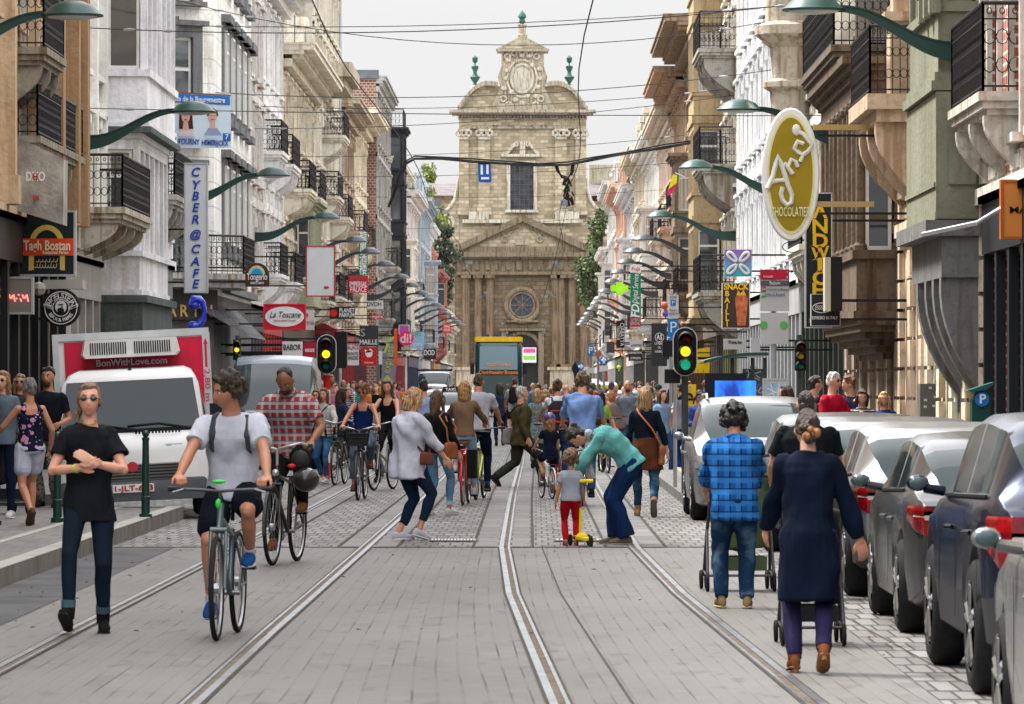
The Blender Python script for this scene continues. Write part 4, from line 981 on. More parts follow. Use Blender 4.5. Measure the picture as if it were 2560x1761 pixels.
def cat_wire(x, z, y0, y1, lab, r=.009):
 t = thing('tram_wire', lab, 'cable', (x, (y0+y1)/2, z), group='overhead tram wires')
 q = MB(); pts = []
 for k in range(int((y1-y0)/6)+1):
  y = y0+6*k; ph = ((y-20)/28.) % 1; pts.append((x+.12*sin((y-20)/28*pi), y, z+.02*cos(ph*2*pi)))
 q.tube(pts, r, 5); q.build('contact_wire', WM, t)
 q = MB()
 for y in np.arange(118, y1-20, 57): q.box(x-.09, x+.09, y-.05, y+.05, z+.18, z+.32); q.tube([(x-.3, y, z+.02), (x-.1, y, z+.12), (x+.1, y, z+.12), (x+.3, y, z+.02)], .012, 5); q.tube([(x, y, z), (x, y, z+.2)], .01, 4)
 q.build('hanger', mat((.22, .24, .25), .5, .4), t)
cat_wire(.70, 6.0, 40, 520, 'contact wire over the right-hand tram track, slanting across the church')
cat_wire(-2.45, 6.0, 40, 520, 'contact wire over the left-hand tram track, running down in front of the beige house')
# thick cable bundle with the blue hanging sign
Yk = 160.0
def kp(x, y): p = at(x, y, Yk); return (p[0], p[1], p[2])
pts = [(880, 470), (893, 440), (905, 395), (920, 370), (940, 360), (1000, 359), (1070, 366), (1150, 371), (1220, 374), (1285, 374), (1340, 362), (1420, 348), (1500, 335), (1590, 320), (1680, 300), (1760, 281)]
kt = thing('cable_bundle', 'thick black cable bundle slung across the street in front of the church', 'cable', kp(1280, 374))
q = MB(); q.tube([kp(*p) for p in pts], .042, 7); q.tube([(kp(*p)[0], Yk, kp(*p)[2]+.07+.03*sin(i*2.2)) for i, p in enumerate(pts)], .028, 6); q.tube([(kp(*p)[0], Yk-.06, kp(*p)[2]-.05*abs(sin(i*1.7))) for i, p in enumerate(pts)], .022, 6); q.build('cable', WM2, kt)
q = MB()
for s_, rr in ((0, 26), (4, 19)):
 q.tube([kp(1258+s_, 374), kp(1262+s_, 388), kp(1272, 398+s_), kp(1286, 402+s_), kp(1297-s_, 394), kp(1300-s_, 374)], .03, 6)
rnd = random.Random(4)
for i in range(26):
 x = 1288+rnd.uniform(-8, 8); y = 400+rnd.random()*55; q.tube([kp(x, y), kp(x+rnd.uniform(-8, 8), y+rnd.uniform(6, 20))], .025+.02*rnd.random(), 5)
q.build('cable_knot', WM2, kt)
q = MB(); q.tube([kp(1287, 450), kp(1275, 510), kp(1255, 600), kp(1226, 690)], .014, 4); q.tube([kp(1226, 690), kp(1200, 640), kp(1185, 625)], .012, 4); q.build('stay_wire', WM, kt)
def panel(q, Y, x0, y0, x1, y1, th=.08, m=0, off=0.0):
 a = at(x0, y1, Y); b_ = at(x1, y0, Y); q.box(a[0], b_[0], Y-off-th/2, Y-off+th/2, a[2], b_[2], m); return q
t = thing('hanging_sign', 'blue sign with two white bars hanging from the thick black cable', 'sign', kp(1098, 390))
q = MB(); q.prism([(kp(1086+dx, y)[0], kp(0, y)[2]) for dx, y in ((-3, 369), (25, 366), (28, 411), (24, 414), (0, 413), (-2, 410))], Yk-.03, Yk+.03, 'y'); q.build('panel', mat((.01, .09, .40), .4), t)
q = MB()
for x0, y0, x1, y1 in ((1089, 374, 1094, 396), (1102, 373, 1107, 395), (1090, 402, 1108, 407)): panel(q, Yk, x0, y0, x1, y1, .01, off=.04)
q.build('white_bar', mat((.75, .75, .75), .5), t)
# ------------------------------------------------------------------ signs projecting from the house fronts
def C(*c): return mat(c, .55, var=.04, sc=3)
WHT, BLK, RED, GOLD = C(.72, .72, .72), C(.010, .010, .012), C(.50, .012, .03), C(.65, .42, .16)
def sign(Y, x0, y0, x1, y1, col, label, side, lines=(), frame=None, th=.16, shape='rect', brk=True, name='shop_sign', extra=None, fr=.035, group=None, emit=0):
 """panel facing the camera; lines = (text, x centre, y centre, height px, width px, material, shear, bold)"""
 a = at(x0, y1, Y); b_ = at(x1, y0, Y); c = ((a[0]+b_[0])/2, Y, (a[2]+b_[2])/2)
 t = thing(name, label, 'sign', c, group=group)
 q = MB(); w, h = b_[0]-a[0], b_[2]-a[2]; m_ = col if not isinstance(col, tuple) else C(*col)
 if shape == 'rect': q.box(a[0], b_[0], Y-th/2, Y+th/2, a[2], b_[2])
 elif shape == 'oval': q.lathe([(1, -th/2), (1, th/2)], (0, 0, 0), 36, 'y'); q.v = [(c[0]+x*w/2, Y+y, c[2]+z*h/2) for x, y, z in q.v]
 elif shape == 'top': q.prism([(a[0], a[2]), (b_[0], a[2]), (b_[0], c[2])]+[(c[0]+w/2*cos(k*pi/10), c[2]+h/2*sin(k*pi/10)) for k in range(1, 10)]+[(a[0], c[2])], Y-th/2, Y+th/2, 'y')
 q.build('panel', m_, t)
 if frame is not None:
  q = MB(); f = fr
  if shape == 'oval':
   q.tube([(c[0]+w/2*cos(k*pi/18), Y-th*.2, c[2]+h/2*sin(k*pi/18)) for k in range(36)], f, 8, close=True)
  else:
   for X0, X1, Z0, Z1 in ((a[0]-f, b_[0]+f, a[2]-f, a[2]), (a[0]-f, b_[0]+f, b_[2], b_[2]+f), (a[0]-f, a[0], a[2], b_[2]), (b_[0], b_[0]+f, a[2], b_[2])): q.box(X0, X1, Y-th/2-.02, Y+th/2+.02, Z0, Z1)
  q.build('frame', frame, t)
 if brk:
  q = MB(); xw = XL if side < 0 else XR; xe = a[0] if side < 0 else b_[0]
  if (xe-xw)*side < -.02:
   for zz in (c[2]+h*.3, c[2]-h*.3): q.box(min(xw, xe), max(xw, xe), Y-.02, Y+.02, zz-.02, zz+.02)
   q.build('bracket', BLACK, t)
 for L in lines:
  s_, lx, ly, hp, wp, lm = L[:6]; sh = L[6] if len(L) > 6 else 0; bd = L[7] if len(L) > 7 else .012
  p = at(lx, ly, Y); px = Y/F*K
  text(s_, hp*px*1.4, t, (p[0], Y-th/2-.008, p[2]), lm, wp*px if wp else None, shear=sh, bold=bd)
 return t
def deco(t, name, Y, col, fn, th=.16):
 q = MB(); fn(q, Y-th/2-.004); return q.build(name, col if not isinstance(col, tuple) else C(*col), t)
def pp(x, y, Y): p = at(x, y, Y); return p[0], p[2]
def poly(q, pts, Y, yf, th=.01): q.prism([pp(x, y, Y) for x, y in pts], yf-th, yf, 'y')
def ell(q, x, y, rx, ry, Y, yf, th=.01, n=30): poly(q, [(x+rx*cos(2*pi*k/n), y+ry*sin(2*pi*k/n)) for k in range(n)], Y, yf, th)
def stroke(q, pts, Y, yf, r, closed=False):
 q.tube([(pp(x, y, Y)[0], yf, pp(x, y, Y)[1]) for x, y in pts], r, 6, close=closed)
def arcpts(cx, cy, rx, ry, a0, a1, n=12): return [(cx+rx*cos(R(a0+(a1-a0)*k/n)), cy-ry*sin(R(a0+(a1-a0)*k/n))) for k in range(n+1)]
# left side
Y = 80.5
t = thing('metal_sign_box', 'large scratched silver sign box with small red and white letters at the left edge', 'sign', at(60, 400, Y))
q = MB(); q.prism([pp(-40, 275, Y), pp(8, 297, Y), pp(146, 362, Y), pp(144, 510, Y), pp(8, 468, Y), pp(-40, 455, Y)], Y-.1, Y+.6, 'y')
q.build('panel', mat((.34, .32, .29), .38, .55, var=.5, sc=2.2, bump=.6), t)
text('DXO', .22, t, at(82, 402, Y)-Vector((0, .12, 0)), C(.75, .73, .7), .32, bold=.02); text('H', .16, t, at(82, 402, Y)-Vector((0, .13, 0)), C(.5, .02, .02), .07, bold=.04); text('BAR', .1, t, at(84, 450, Y)-Vector((0, .12, 0)), C(.5, .04, .03), .11, bold=.03)
Y = 82.0
t = sign(Y, 42, 482, 168, 622, (.012, .018, .02), 'square black restaurant sign with an orange-red band and golden arch', -1, (), ALU, name='restaurant_sign')
deco(t, 'golden_arch', Y, (.62, .45, .10), lambda q, yf: [poly(q, arcpts(107, 556, 40, 46, 180, 0)+arcpts(107, 556, 28, 34, 0, 180), Y, yf), poly(q, [(67, 556), (78, 556), (78, 612), (66, 614)], Y, yf), poly(q, [(137, 556), (148, 556), (148, 614), (137, 612)], Y, yf)])
deco(t, 'red_band', Y, (.68, .06, .012), lambda q, yf: poly(q, [(42, 541), (168, 541), (168, 580), (42, 580)], Y, yf-.012, .012))
for s_, x, y, h, w in (('Tagh Bostan', 108, 558, 23, 106), ('Restaurant Persan', 127, 573, 8, 58)): text(s_, h*Y/F*K*1.35, t, at(x, y, Y)-Vector((0, .115, 0)), C(.75, .68, .5), w*Y/F*K, bold=.02)
def pers(q, yf):
 rn = random.Random(2)
 for r_, yy, n in ((0, 591, 6), (1, 604, 8)):
  for k in range(n): x = 82+k*(50/n)+r_*-4+4; stroke(q, arcpts(x, yy, 3, 3.5, 200, 360, 5), Y, yf, .006); stroke(q, [(x+3, yy), (x+4, yy-rn.randint(3, 7))], Y, yf, .005)
deco(t, 'persian_lettering', Y, (.7, .6, .35), pers)
Y = 81
t = sign(Y, -30, 632, 72, 708, (.20, .17, .16), 'grey framed box sign with red neon script at the left edge', -1, (), ALU, name='neon_sign')
deco(t, 'neon_script', Y, mat((.9, .10, .08), .5, emit=1.0), lambda q, yf: [stroke(q, [(2+k*5, 672+(k % 2)*9-4), (5+k*5, 684-(k % 3)*7)], Y, yf, .011) for k in range(13)]+[stroke(q, arcpts(3, 664, 6, 9, 90, 270, 6), Y, yf, .012)])
Y = 83.5
t = sign(Y, 98, 657, 181, 739, (.012, .013, .018), 'round black bagel shop sign with a white ring and bearded face', -1, (), C(.03, .03, .03), shape='oval', name='round_sign', fr=.02)
def ringpoly(q, yf, x, y, r0, r1): poly(q, [(x+r1*cos(2*pi*k/36), y+r1*sin(2*pi*k/36)) for k in range(36)], Y, yf, .006); 
q = MB(); yf = Y-.09
for r_ in (36.5, 19): q.tube([(pp(139+r_*cos(2*pi*k/36), 698+r_*sin(2*pi*k/36), Y)[0], yf, pp(0, 698+r_*sin(2*pi*k/36), Y)[1]) for k in range(36)], .009, 5, close=True)
q.build('white_ring', WHT, t)
def arctext(s_, cx, cy, r_, a0, a1, size, m_, par, Y, flip=False):
 for i, c_ in enumerate(s_):
  a = R(a0+(a1-a0)*i/(max(1, len(s_)-1))); p = at(cx+r_*cos(a), cy-r_*sin(a), Y)
  rot = (a-pi/2) if not flip else (a+pi/2)
  text(c_, size, par, (p[0], Y-.092, p[2]), m_, None, rot=(R(90), -rot, 0), bold=.02)
arctext('BAGELSTEIN', 139, 698, 27, 162, 18, .135, WHT, t, Y); arctext('BEAUX & FRERES', 139, 698, 28, 212, 328, .085, WHT, t, Y, True)
deco(t, 'ribbon', Y, WHT, lambda q, yf: [poly(q, [(100, 688), (122, 697), (122, 704), (100, 695)], Y, yf), poly(q, [(178, 688), (156, 697), (156, 704), (178, 695)], Y, yf)])
text('DEPUIS', .05, t, at(111, 697, Y)-Vector((0, .1, 0)), BLK, .15, rot=(R(90), R(20), 0)); text('1989', .05, t, at(167, 697, Y)-Vector((0, .1, 0)), BLK, .12, rot=(R(90), R(-20), 0))
deco(t, 'face', Y, WHT, lambda q, yf: [poly(q, arcpts(139, 696, 13, 15, -60, 240, 16), Y, yf)])
deco(t, 'beard', Y, BLK, lambda q, yf: [poly(q, [(131, 700), (138, 698), (146, 700), (147, 710), (139, 715), (132, 709)], Y, yf-.012), poly(q, [(133, 690), (144, 689), (144, 692), (133, 692)], Y, yf-.012), poly(q, [(141, 692), (144, 698), (140, 698)], Y, yf-.012)])
q = MB(); a = at(118, 655, Y); q.box(a[0]-.15, a[0]+.55, Y-.1, Y+.5, a[2], a[2]+.16); q.ball((a[0]-.22, Y-.1, a[2]), .13, 8); q.build('floodlight', C(.42, .40, .37), t)
# cyber cafe blade sign
Y = 108
t = sign(Y, 421, 373, 468, 661, (.58, .59, .62), 'tall white vertical blade sign with slanted blue letters', -1, (), ALU, name='blade_sign', brk=False)
BLU = C(.012, .05, .36)
for s_, y in zip('CYBER@CAFE', (392, 421, 446, 472, 499, 532, 566, 594, 621, 645)): text(s_, .285 if s_ != '@' else .25, t, at(442, y, Y)-Vector((0, .1, 0)), BLU, None, shear=.22, bold=.022)
q = MB(); a = at(395, 400, Y); b_ = at(421, 400, Y)
for y in (395, 520, 640): z = at(0, y, Y)[2]; q.box(a[0]-.3, b_[0], Y-.02, Y+.02, z-.02, z+.02)
q.build('bracket', BLACK, t)
# telephone handset sign
Y = 104
t = thing('telephone_sign', 'big glossy blue telephone receiver sign below the blade sign', 'sign', at(448, 707, Y))
q = MB(); P_ = [(436, 690), (441, 680), (452, 679), (460, 686), (463, 702), (461, 722), (452, 737), (440, 740), (428, 739)]
q.tube([(pp(*p, Y)[0], Y, pp(*p, Y)[1]) for p in P_], [.10, .12, .09, .06, .055, .065, .09, .12, .10], 10)
q.ball((pp(440, 692, Y)[0], Y, pp(0, 692, Y)[1]), (.13, .12, .10), 10); q.build('receiver', mat((.012, .03, .50), .15, coat=.8), t, 60)
# election banner
Y = 117.0
t = sign(Y, 383, 212, 523, 336, (.55, .66, .74), 'election banner with two portraits and blue header on the white corner house', -1, (), None, th=.03, brk=False, name='election_banner')
deco(t, 'header', Y, (.02, .16, .55), lambda q, yf: poly(q, [(383, 212), (521, 219), (521, 239), (383, 232)], Y, yf), .03)
deco(t, 'number_box', Y, (.015, .13, .5), lambda q, yf: [poly(q, [(384, 295), (395, 296), (396, 312), (384, 311)], Y, yf), poly(q, [(505, 302), (523, 303), (523, 320), (505, 319)], Y, yf)], .03)
deco(t, 'rod', Y, (.25, .08, .04), lambda q, yf: poly(q, [(383, 208), (523, 215), (523, 218), (383, 211)], Y, yf), .03)
for s_, x, y, h, w, m_ in (('Liste de la Bourgmestre', 448, 226, 13, 124, WHT), ('DUFOURNY', 420, 322, 13, 64, C(.03, .07, .3)), ('HEMERIJCKX', 487, 325, 12, 60, C(.03, .07, .3)), ('Dominique', 424, 311, 7, 34, C(.5, .6, .8)), ('Chantal', 479, 314, 7, 26, C(.5, .6, .8)), ('1', 389, 303, 11, 5, WHT), ('7', 514, 311, 12, 7, WHT)):
 text(s_, h*Y/F*K*1.35, t, at(x, y, Y)-Vector((0, .04, 0)), m_, w*Y/F*K, rot=(R(90), R(2.0), 0), bold=.02)
def portrait(x, y, s_, hair, shirt, long_):
 deco(t, 'portrait_shirt', Y, shirt, lambda q, yf: poly(q, [(x-22*s_, y+52*s_), (x-12*s_, y+34*s_), (x+12*s_, y+34*s_), (x+24*s_, y+52*s_)], Y, yf-.002), .03)
 deco(t, 'portrait_hair', Y, hair, lambda q, yf: poly(q, ([(x-17*s_, y+34*s_), (x-16*s_, y-6*s_), (x-8*s_, y-18*s_), (x+8*s_, y-18*s_), (x+16*s_, y-6*s_), (x+19*s_, y+34*s_)] if long_ else [(x-15*s_, y+2*s_), (x-13*s_, y-12*s_), (x, y-20*s_), (x+13*s_, y-12*s_), (x+15*s_, y+2*s_)]), Y, yf-.006), .03)
 deco(t, 'portrait_face', Y, (.62, .34, .26), lambda q, yf: [ell(q, x, y+4*s_, 10.5*s_, 14*s_, Y, yf-.012), poly(q, [(x-5*s_, y+12*s_), (x+5*s_, y+12*s_), (x+8*s_, y+36*s_), (x-8*s_, y+36*s_)], Y, yf-.010)], .03)
 deco(t, 'portrait_features', Y, (.12, .04, .04), lambda q, yf: [ell(q, x-4*s_, y+1*s_, 1.6, 1, Y, yf-.024), ell(q, x+4*s_, y+1*s_, 1.6, 1, Y, yf-.024), ell(q, x, y+11*s_, 3.4, 1.1, Y, yf-.024)], .03)
portrait(421, 262, .9, (.05, .02, .015), (.6, .5, .5), True); portrait(482, 262, .85, (.13, .06, .03), (.25, .3, .5), False)
# MAZARIN letters on a dark fascia of the corner house
q = MB(); q.seg(cpt(-.1, .12), cpt(2.8, .12), 3.35, 4.1, .1); o = q.build('fascia_board', C(.05, .048, .045), b if False else None, world=False)
tag(o, 'dark fascia board with spaced golden capital letters on the corner house', 'sign'); ORG[o.name] = Vector((0, 0, 0))
for i, c_ in enumerate('MAZARIN'):
 p = cpt(.25+i*.37, .19); text(c_, .42, o, (p[0], p[1], 3.55), GOLD, None, rot=(R(90), 0, atan2(dv.y, dv.x)), bold=.02)
q = MB(); q.add([(-8.0, 119.6, 3.7), (-8.0, 126, 3.7), (-7.2, 126, 2.9), (-7.2, 119.2, 2.9), (-8.6, 118.6, 3.7)], [(0, 1, 2, 3), (4, 0, 3)]); o = q.build('slate_awning', SLATE, None); tag(o, 'slate covered awning over the corner shop front', 'awning')
LS = [
 (118, 556, 596, 610, 650, (.06, .025, .018), 'round-topped brown beer sign with a rainbow arch', 'top', [('Tongerlo', 583, 628, 15, 46, WHT), ('BIERES D ABBAYE', 583, 642, 5, 30, WHT)], None),
 (120, 600, 692, 690, 745, (.50, .012, .03), 'red rectangular sign with a white oval and italic restaurant name', 'rect', [], C(.6, .02, .04)),
 (132, 682, 702, 712, 748, (.48, .47, .46), 'light grey sign with a small red ornament behind the red restaurant sign', 'rect', [('ma', 702, 731, 11, 20, C(.2, .2, .2))], None),
 (137, 696, 560, 757, 670, (.56, .56, .58), 'big blank white panel in a thin red frame with a red lip mark', 'rect', [], C(.4, .03, .05)),
 (196, 790, 625, 834, 664, (.50, .02, .05), 'red cloth sign with white capitals hanging below the green vertical sign', 'rect', [('IMPERIAL', 812, 645, 12, 40, WHT), ('PALACE', 812, 657, 12, 36, WHT), ('RESTAURANT', 812, 632, 6, 34, C(.25, .1, .08))], None),
 (200, 813, 527, 833, 624, (.01, .20, .09), 'green vertical sign with four white characters', 'rect', [(c_, 823, y, 20, 17, WHT, 0, .01) for c_, y in zip('龍鳳酒楼', (540, 564, 589, 612))], None),
 (150, 747, 697, 804, 723, (.012, .012, .012), 'small black sign with two lines of white capitals and a red disc', 'rect', [('PLANET', 786, 704, 10, 34, WHT), ('PARFUM', 786, 715, 10, 34, WHT)], None),
 (122, 640, 774, 685, 808, (.70, .70, .70), 'white sign with thin black serif letters beside the truck', 'rect', [('BABOR', 662, 788, 13, 40, BLK)], None),
 (124, 688, 776, 714, 812, (.38, .01, .03), 'dark red sign with white lower case letters next to the white one', 'rect', [('eaux', 702, 793, 11, 22, WHT)], None),
 (160, 783, 782, 813, 828, (.62, .60, .60), 'white sign with dark serif lines about Chinese specialities', 'rect', [('PALACE', 798, 788, 10, 28, C(.2, .02, .03)), ('SPECIALITES', 798, 802, 7, 28, BLK), ('CHINOISE', 798, 812, 9, 27, BLK)], None),
 (172, 815, 738, 857, 785, (.035, .04, .045), 'dark grey square sign with white capitals along its lower edge', 'rect', [('MAILLE', 835, 776, 11, 40, WHT)], None),
 (168, 818, 787, 854, 829, (.48, .015, .02), 'red square sign with a white lion head ornament', 'rect', [('Sandwicherie', 836, 822, 4, 20, WHT)], None),
 (215, 905, 738, 926, 756, (.45, .08, .38), 'small magenta panel above the pink disc sign', 'rect', [], C(.6, .6, .6)),
 (210, 903, 750, 937, 784, (.72, .03, .16), 'pink disc sign with a short white word', 'oval', [('di!', 920, 768, 21, 25, WHT)], None),
 (205, 893, 745, 900, 828, (.70, .10, .02), 'narrow vertical orange sign strip beside the pink disc', 'rect', [], None),
 (250, 930, 752, 960, 790, (.25, .42, .60), 'blue and white poster sign under small green capitals', 'rect', [('EXKI', 943, 757, 10, 20, C(.1, .35, .1)), ('CITY', 947, 782, 6, 20, WHT)], None),
 (240, 960, 790, 988, 814, (.03, .03, .03), 'small dark sign with a three-letter word in white and red', 'rect', [('DOD', 973, 800, 12, 23, WHT)], None),
 (330, 1003, 734, 1022, 756, (.60, .06, .07), 'tilted red banner sign with white lines near the church', 'rect', [('TYPIC', 1013, 741, 5, 14, WHT), ('SOUPE', 1013, 748, 5, 13, WHT)], None),
 (190, 832, 682, 868, 700, (.62, .62, .62), 'white sign with dark condensed capitals and a red stroke', 'rect', [('DVDH', 848, 690, 10, 32, BLK)], None),
 (205, 842, 713, 868, 724, (.5, .03, .05), 'small red magazine sign with white letters', 'rect', [('magazine', 855, 718, 7, 24, WHT)], None),
 (128, 716, 758, 742, 808, (.015, .015, .017), 'dark narrow café sign with thin white letters', 'rect', [('CO28', 730, 782, 12, 22, WHT)], None),
 (176, 858, 795, 866, 826, (.60, .60, .60), 'slim white sign with purple lettering by the orange strip', 'rect', [], None)]
for (Yq, x0, y0, x1, y1, col, lab, shp, ln, frm) in LS:
 t = sign(Yq, x0, y0, x1, y1, col, lab, -1, ln, frm, shape=shp)
 Y = Yq
 if 'rainbow' in lab:
  for rr, cc in ((19, (.6, .5, .15)), (15.5, (.2, .45, .6)), (12, (.02, .25, .45))): deco(t, 'rainbow', Y, cc, lambda q, yf: poly(q, arcpts(582, 622, rr, rr*1.05, 180, 0), Y, yf-(20-rr)*.0015))
 if 'white oval' in lab:
  deco(t, 'white_oval', Y, WHT, lambda q, yf: ell(q, 645, 718, 44, 23, Y, yf))
  text('La Toscane', .22, t, at(646, 714, Y)-Vector((0, .11, 0)), BLK, 70*Y/F*K, shear=.35); text('RESTAURANT ITALIEN', .055, t, at(646, 727, Y)-Vector((0, .11, 0)), C(.4, .05, .05), 50*Y/F*K)
 if 'lip mark' in lab: deco(t, 'lip_mark', Y, (.5, .02, .03), lambda q, yf: [ell(q, 740, 652, 6, 3, Y, yf), ell(q, 737, 651, 3, 2, Y, yf-.01)])
 if 'red disc' in lab: deco(t, 'red_disc', Y, (.6, .01, .01), lambda q, yf: ell(q, 756, 710, 8, 8, Y, yf))
 if 'red ornament' in lab: deco(t, 'ornament', Y, (.5, .05, .04), lambda q, yf: [ell(q, 694, 715, 5, 5, Y, yf)])
 if 'lion' in lab: deco(t, 'lion_mark', Y, WHT, lambda q, yf: [ell(q, 836, 802, 8, 8, Y, yf), poly(q, [(828, 800), (826, 792), (833, 795), (839, 790), (846, 797)], Y, yf)])
 if 'lower edge' in lab: text('S', .4, t, at(822, 755, Y)-Vector((0, .1, 0)), C(.35, .35, .36), None)
t = thing('pennant_flag', 'tall grey and green feather flag with sideways green lettering', 'flag', gnd(868, 905, .15)); Y = 225
q = MB(); poly(q, [(863, 870), (868, 800), (880, 768), (900, 756), (898, 830), (893, 872)], Y, Y, .03); q.build('cloth', C(.22, .20, .26), t)
q = MB(); poly(q, [(866, 862), (878, 850), (890, 864), (880, 872)], Y, Y-.04, .01); poly(q, [(868, 800), (880, 768), (900, 756), (899, 762), (884, 776), (873, 802)], Y, Y-.04, .01); q.build('green_pattern', C(.38, .48, .10), t)
text('express', .55, t, at(880, 815, Y)-Vector((0, .06, 0)), C(.42, .5, .15), 1.3, rot=(R(90), R(-80), 0))
q = MB(); q.tube([(pp(863, 0, Y)[0], Y, 0), (pp(863, 0, Y)[0], Y, pp(0, 800, Y)[1]), (pp(900, 0, Y)[0], Y, pp(0, 755, Y)[1])], .03, 6); q.build('pole', BLACK, t)
# right side
Y = 78.2
t = sign(Y, 1729, 249, 1853, 543, (.75, .75, .74), 'large oval chocolate shop sign in olive gold with a white script name', 1, (), WHT, shape='oval', th=.22, name='oval_sign', fr=.03)
deco(t, 'yellow_rim', Y, (.72, .68, .32), lambda q, yf: ell(q, 1791, 396, 53, 135, Y, yf, n=44), .22)
m_ol = mat((.30, .22, .012), .35, var=.12, sc=1.2)
deco(t, 'olive_field', Y, m_ol, lambda q, yf: ell(q, 1791, 396, 49, 128, Y, yf-.012, n=44), .22)
yf = Y-.15; q = MB()
stroke(q, [(1742, 416), (1775, 408), (1748, 414)], Y, yf, .03); 
stroke(q, [(1738, 428), (1750, 400), (1757, 372), (1762, 355), (1768, 370), (1784, 420), (1793, 442), (1792, 460), (1782, 466), (1772, 456), (1768, 440), (1772, 425)], Y, yf, .045)
stroke(q, [(1742, 412), (1758, 410), (1778, 410)], Y, yf, .032)
stroke(q, [(1775, 392), (1772, 378), (1778, 372), (1784, 380), (1795, 396)], Y, yf, .04); stroke(q, [(1784, 380), (1792, 362), (1802, 368), (1806, 380)], Y, yf, .038)
stroke(q, [(1812, 368), (1818, 352), (1806, 346), (1798, 338), (1806, 322), (1820, 328)], Y, yf, .042); stroke(q, [(1818, 352), (1830, 344), (1838, 330), (1818, 305), (1808, 300)], Y, yf, .04)
q.ball((pp(1803, 296, Y)[0], yf, pp(0, 296, Y)[1]), (.075, .04, .1), 10)
q.build('script_lettering', C(.72, .72, .66), t, 60)
text('CHOCOLATIER', .22, t, at(1789, 482, Y)-Vector((0, .16, 0)), C(.70, .66, .38), 88*Y/F*K, bold=.012)
q = MB(); 
for y in (289, 463): z = pp(0, y, Y)[1]; q.box(pp(1842, 0, Y)[0], XR-.7, Y-.04, Y+.04, z-.045, z+.045)
q.build('bracket', C(.40, .28, .12), t)
q = MB(); stroke(q, arcpts(1795, 560, 22, 12, 60, 300, 14), Y, Y, .008); stroke(q, arcpts(1840, 575, 14, 16, 120, -120, 14), Y, Y, .012); q.build('scrollwork', BLACK, t)
Y = 80
t = sign(Y, 1826, 440, 1882, 741, (.014, .02, .026), 'tall black vertical sandwich bar sign with big yellow letters', 1, (), ALU, th=.2, name='blade_sign', fr=.02)
YEL = C(.80, .48, .01)
for s_, y in zip('ANDWICH', (485, 519, 552, 580, 607, 636, 663)): text(s_, .33, t, at(1857, y-4, Y)-Vector((0, .11, 0)), YEL, (34 if s_ != 'I' else 11)*Y/F*K*(1.2 if s_ == 'W' else 1), bold=.03)
text('SANDWICH', .1, t, at(1852, 728, Y)-Vector((0, .11, 0)), YEL, .3)
Y = 79.6; t = sign(Y, 1838, 668, 1902, 738, (.016, .02, .026), 'small black espresso sign in front of the sandwich sign', 1, [('ESPRESSO IN ITALY', 1868, 721, 7, 58, WHT)], C(.4, .4, .4), fr=.01)
q = MB(); q.tube([(pp(1862+22*cos(k*pi/12), 0, Y)[0], Y-.09, pp(0, 698+11*sin(k*pi/12), Y)[1]) for k in range(24)], .007, 5, close=True); q.build('oval_line', WHT, t); text('ESSSE', .1, t, at(1856, 698, Y)-Vector((0, .1, 0)), WHT, 22*Y/F*K, shear=.2)
Y = 79.2; t = thing('sign_box', 'deep black box sign seen edge-on with a cream face', 'sign', at(1886, 640, Y)); q = MB(); panel(q, Y, 1880, 583, 1906, 705, .5); q.build('case', BLK, t); q = MB(); panel(q, Y, 1867, 584, 1880, 706, .5); q.build('cream_face', C(.50, .48, .38), t)
Y = 60.3; t = sign(Y, 2272, 414, 2380, 537, (.62, .22, .045), 'plain orange wood sign with black capitals at the right edge', 1, [('MAISON', 2340, 477, 14, 108, BLK, 0, .02)], C(.4, .1, .02), brk=False)
q = MB(); q.tube([at(2272, 470, Y), at(2215, 505, Y), at(2120, 520, Y)+Vector((0, 2, 0))], .03, 6); q.build('bracket', ALU, t)
Y = 106
def grad():
 m, n, l, b_ = _new("violet_to_turquoise_print"); g = n.new("ShaderNodeNewGeometry").outputs['Position']; s = n.new("ShaderNodeSeparateXYZ"); l.new(g, s.inputs[0])
 z0, z1 = at(0, 628, Y)[2], at(0, 565, Y)[2]
 l.new(_mixc(n, l, _ramp(n, l, s.outputs[2], z0, z1), (.01, .45, .55), (.28, .10, .50)), b_.inputs['Base Color']); return m
t = sign(Y, 1641, 566, 1703, 627, grad(), 'square violet to turquoise sign with a white four-loop knot', 1, (), None, th=.12, name='square_sign')
q = MB(); yf = Y-.075
for sx in (-1, 1):
 for sy in (-1, 1):
  ax, ay = 1672+sx*4, 596.5+sy*4; cx2, cy2 = 1672+sx*17, 596.5+sy*17; pts = []
  for k in range(16):
   a = 2*pi*k/16; u = (1-cos(a))/2; v = sin(a)*(.32+.25*u)
   dx, dy = sx*.707, sy*.707; L = 27
   pts.append((ax+dx*L*u-dy*v*12, ay+dy*L*u+dx*v*12))
  stroke(q, pts, Y, yf, .032, True)
q.build('knot_mark', C(.78, .76, .80), t, 60)
t = sign(118, 1637, 643, 1697, 743, (.05, .035, .03), 'dark snack bar sign with yellow letters and a picture of a kebab', 1, [('SNACK', 1667, 651, 13, 56, YEL, 0, .03)], C(.5, .48, .4), fr=.02)
for s_, y in zip('BAILLI', (666, 681, 695, 708, 722, 735)): text(s_, .19, t, at(1647, y, 118)-Vector((0, .1, 0)), YEL, None, bold=.03)
Y = 118; deco(t, 'kebab_picture', Y, mat((.50, .13, .05), .6, var=.45, sc=9), lambda q, yf: poly(q, [(1665, 678), (1668, 670), (1690, 670), (1694, 678), (1689, 738), (1670, 738)], Y, yf)); deco(t, 'flame', Y, (.75, .35, .03), lambda q, yf: poly(q, [(1668, 670), (1672, 658), (1677, 666), (1684, 657), (1690, 670)], Y, yf-.011))
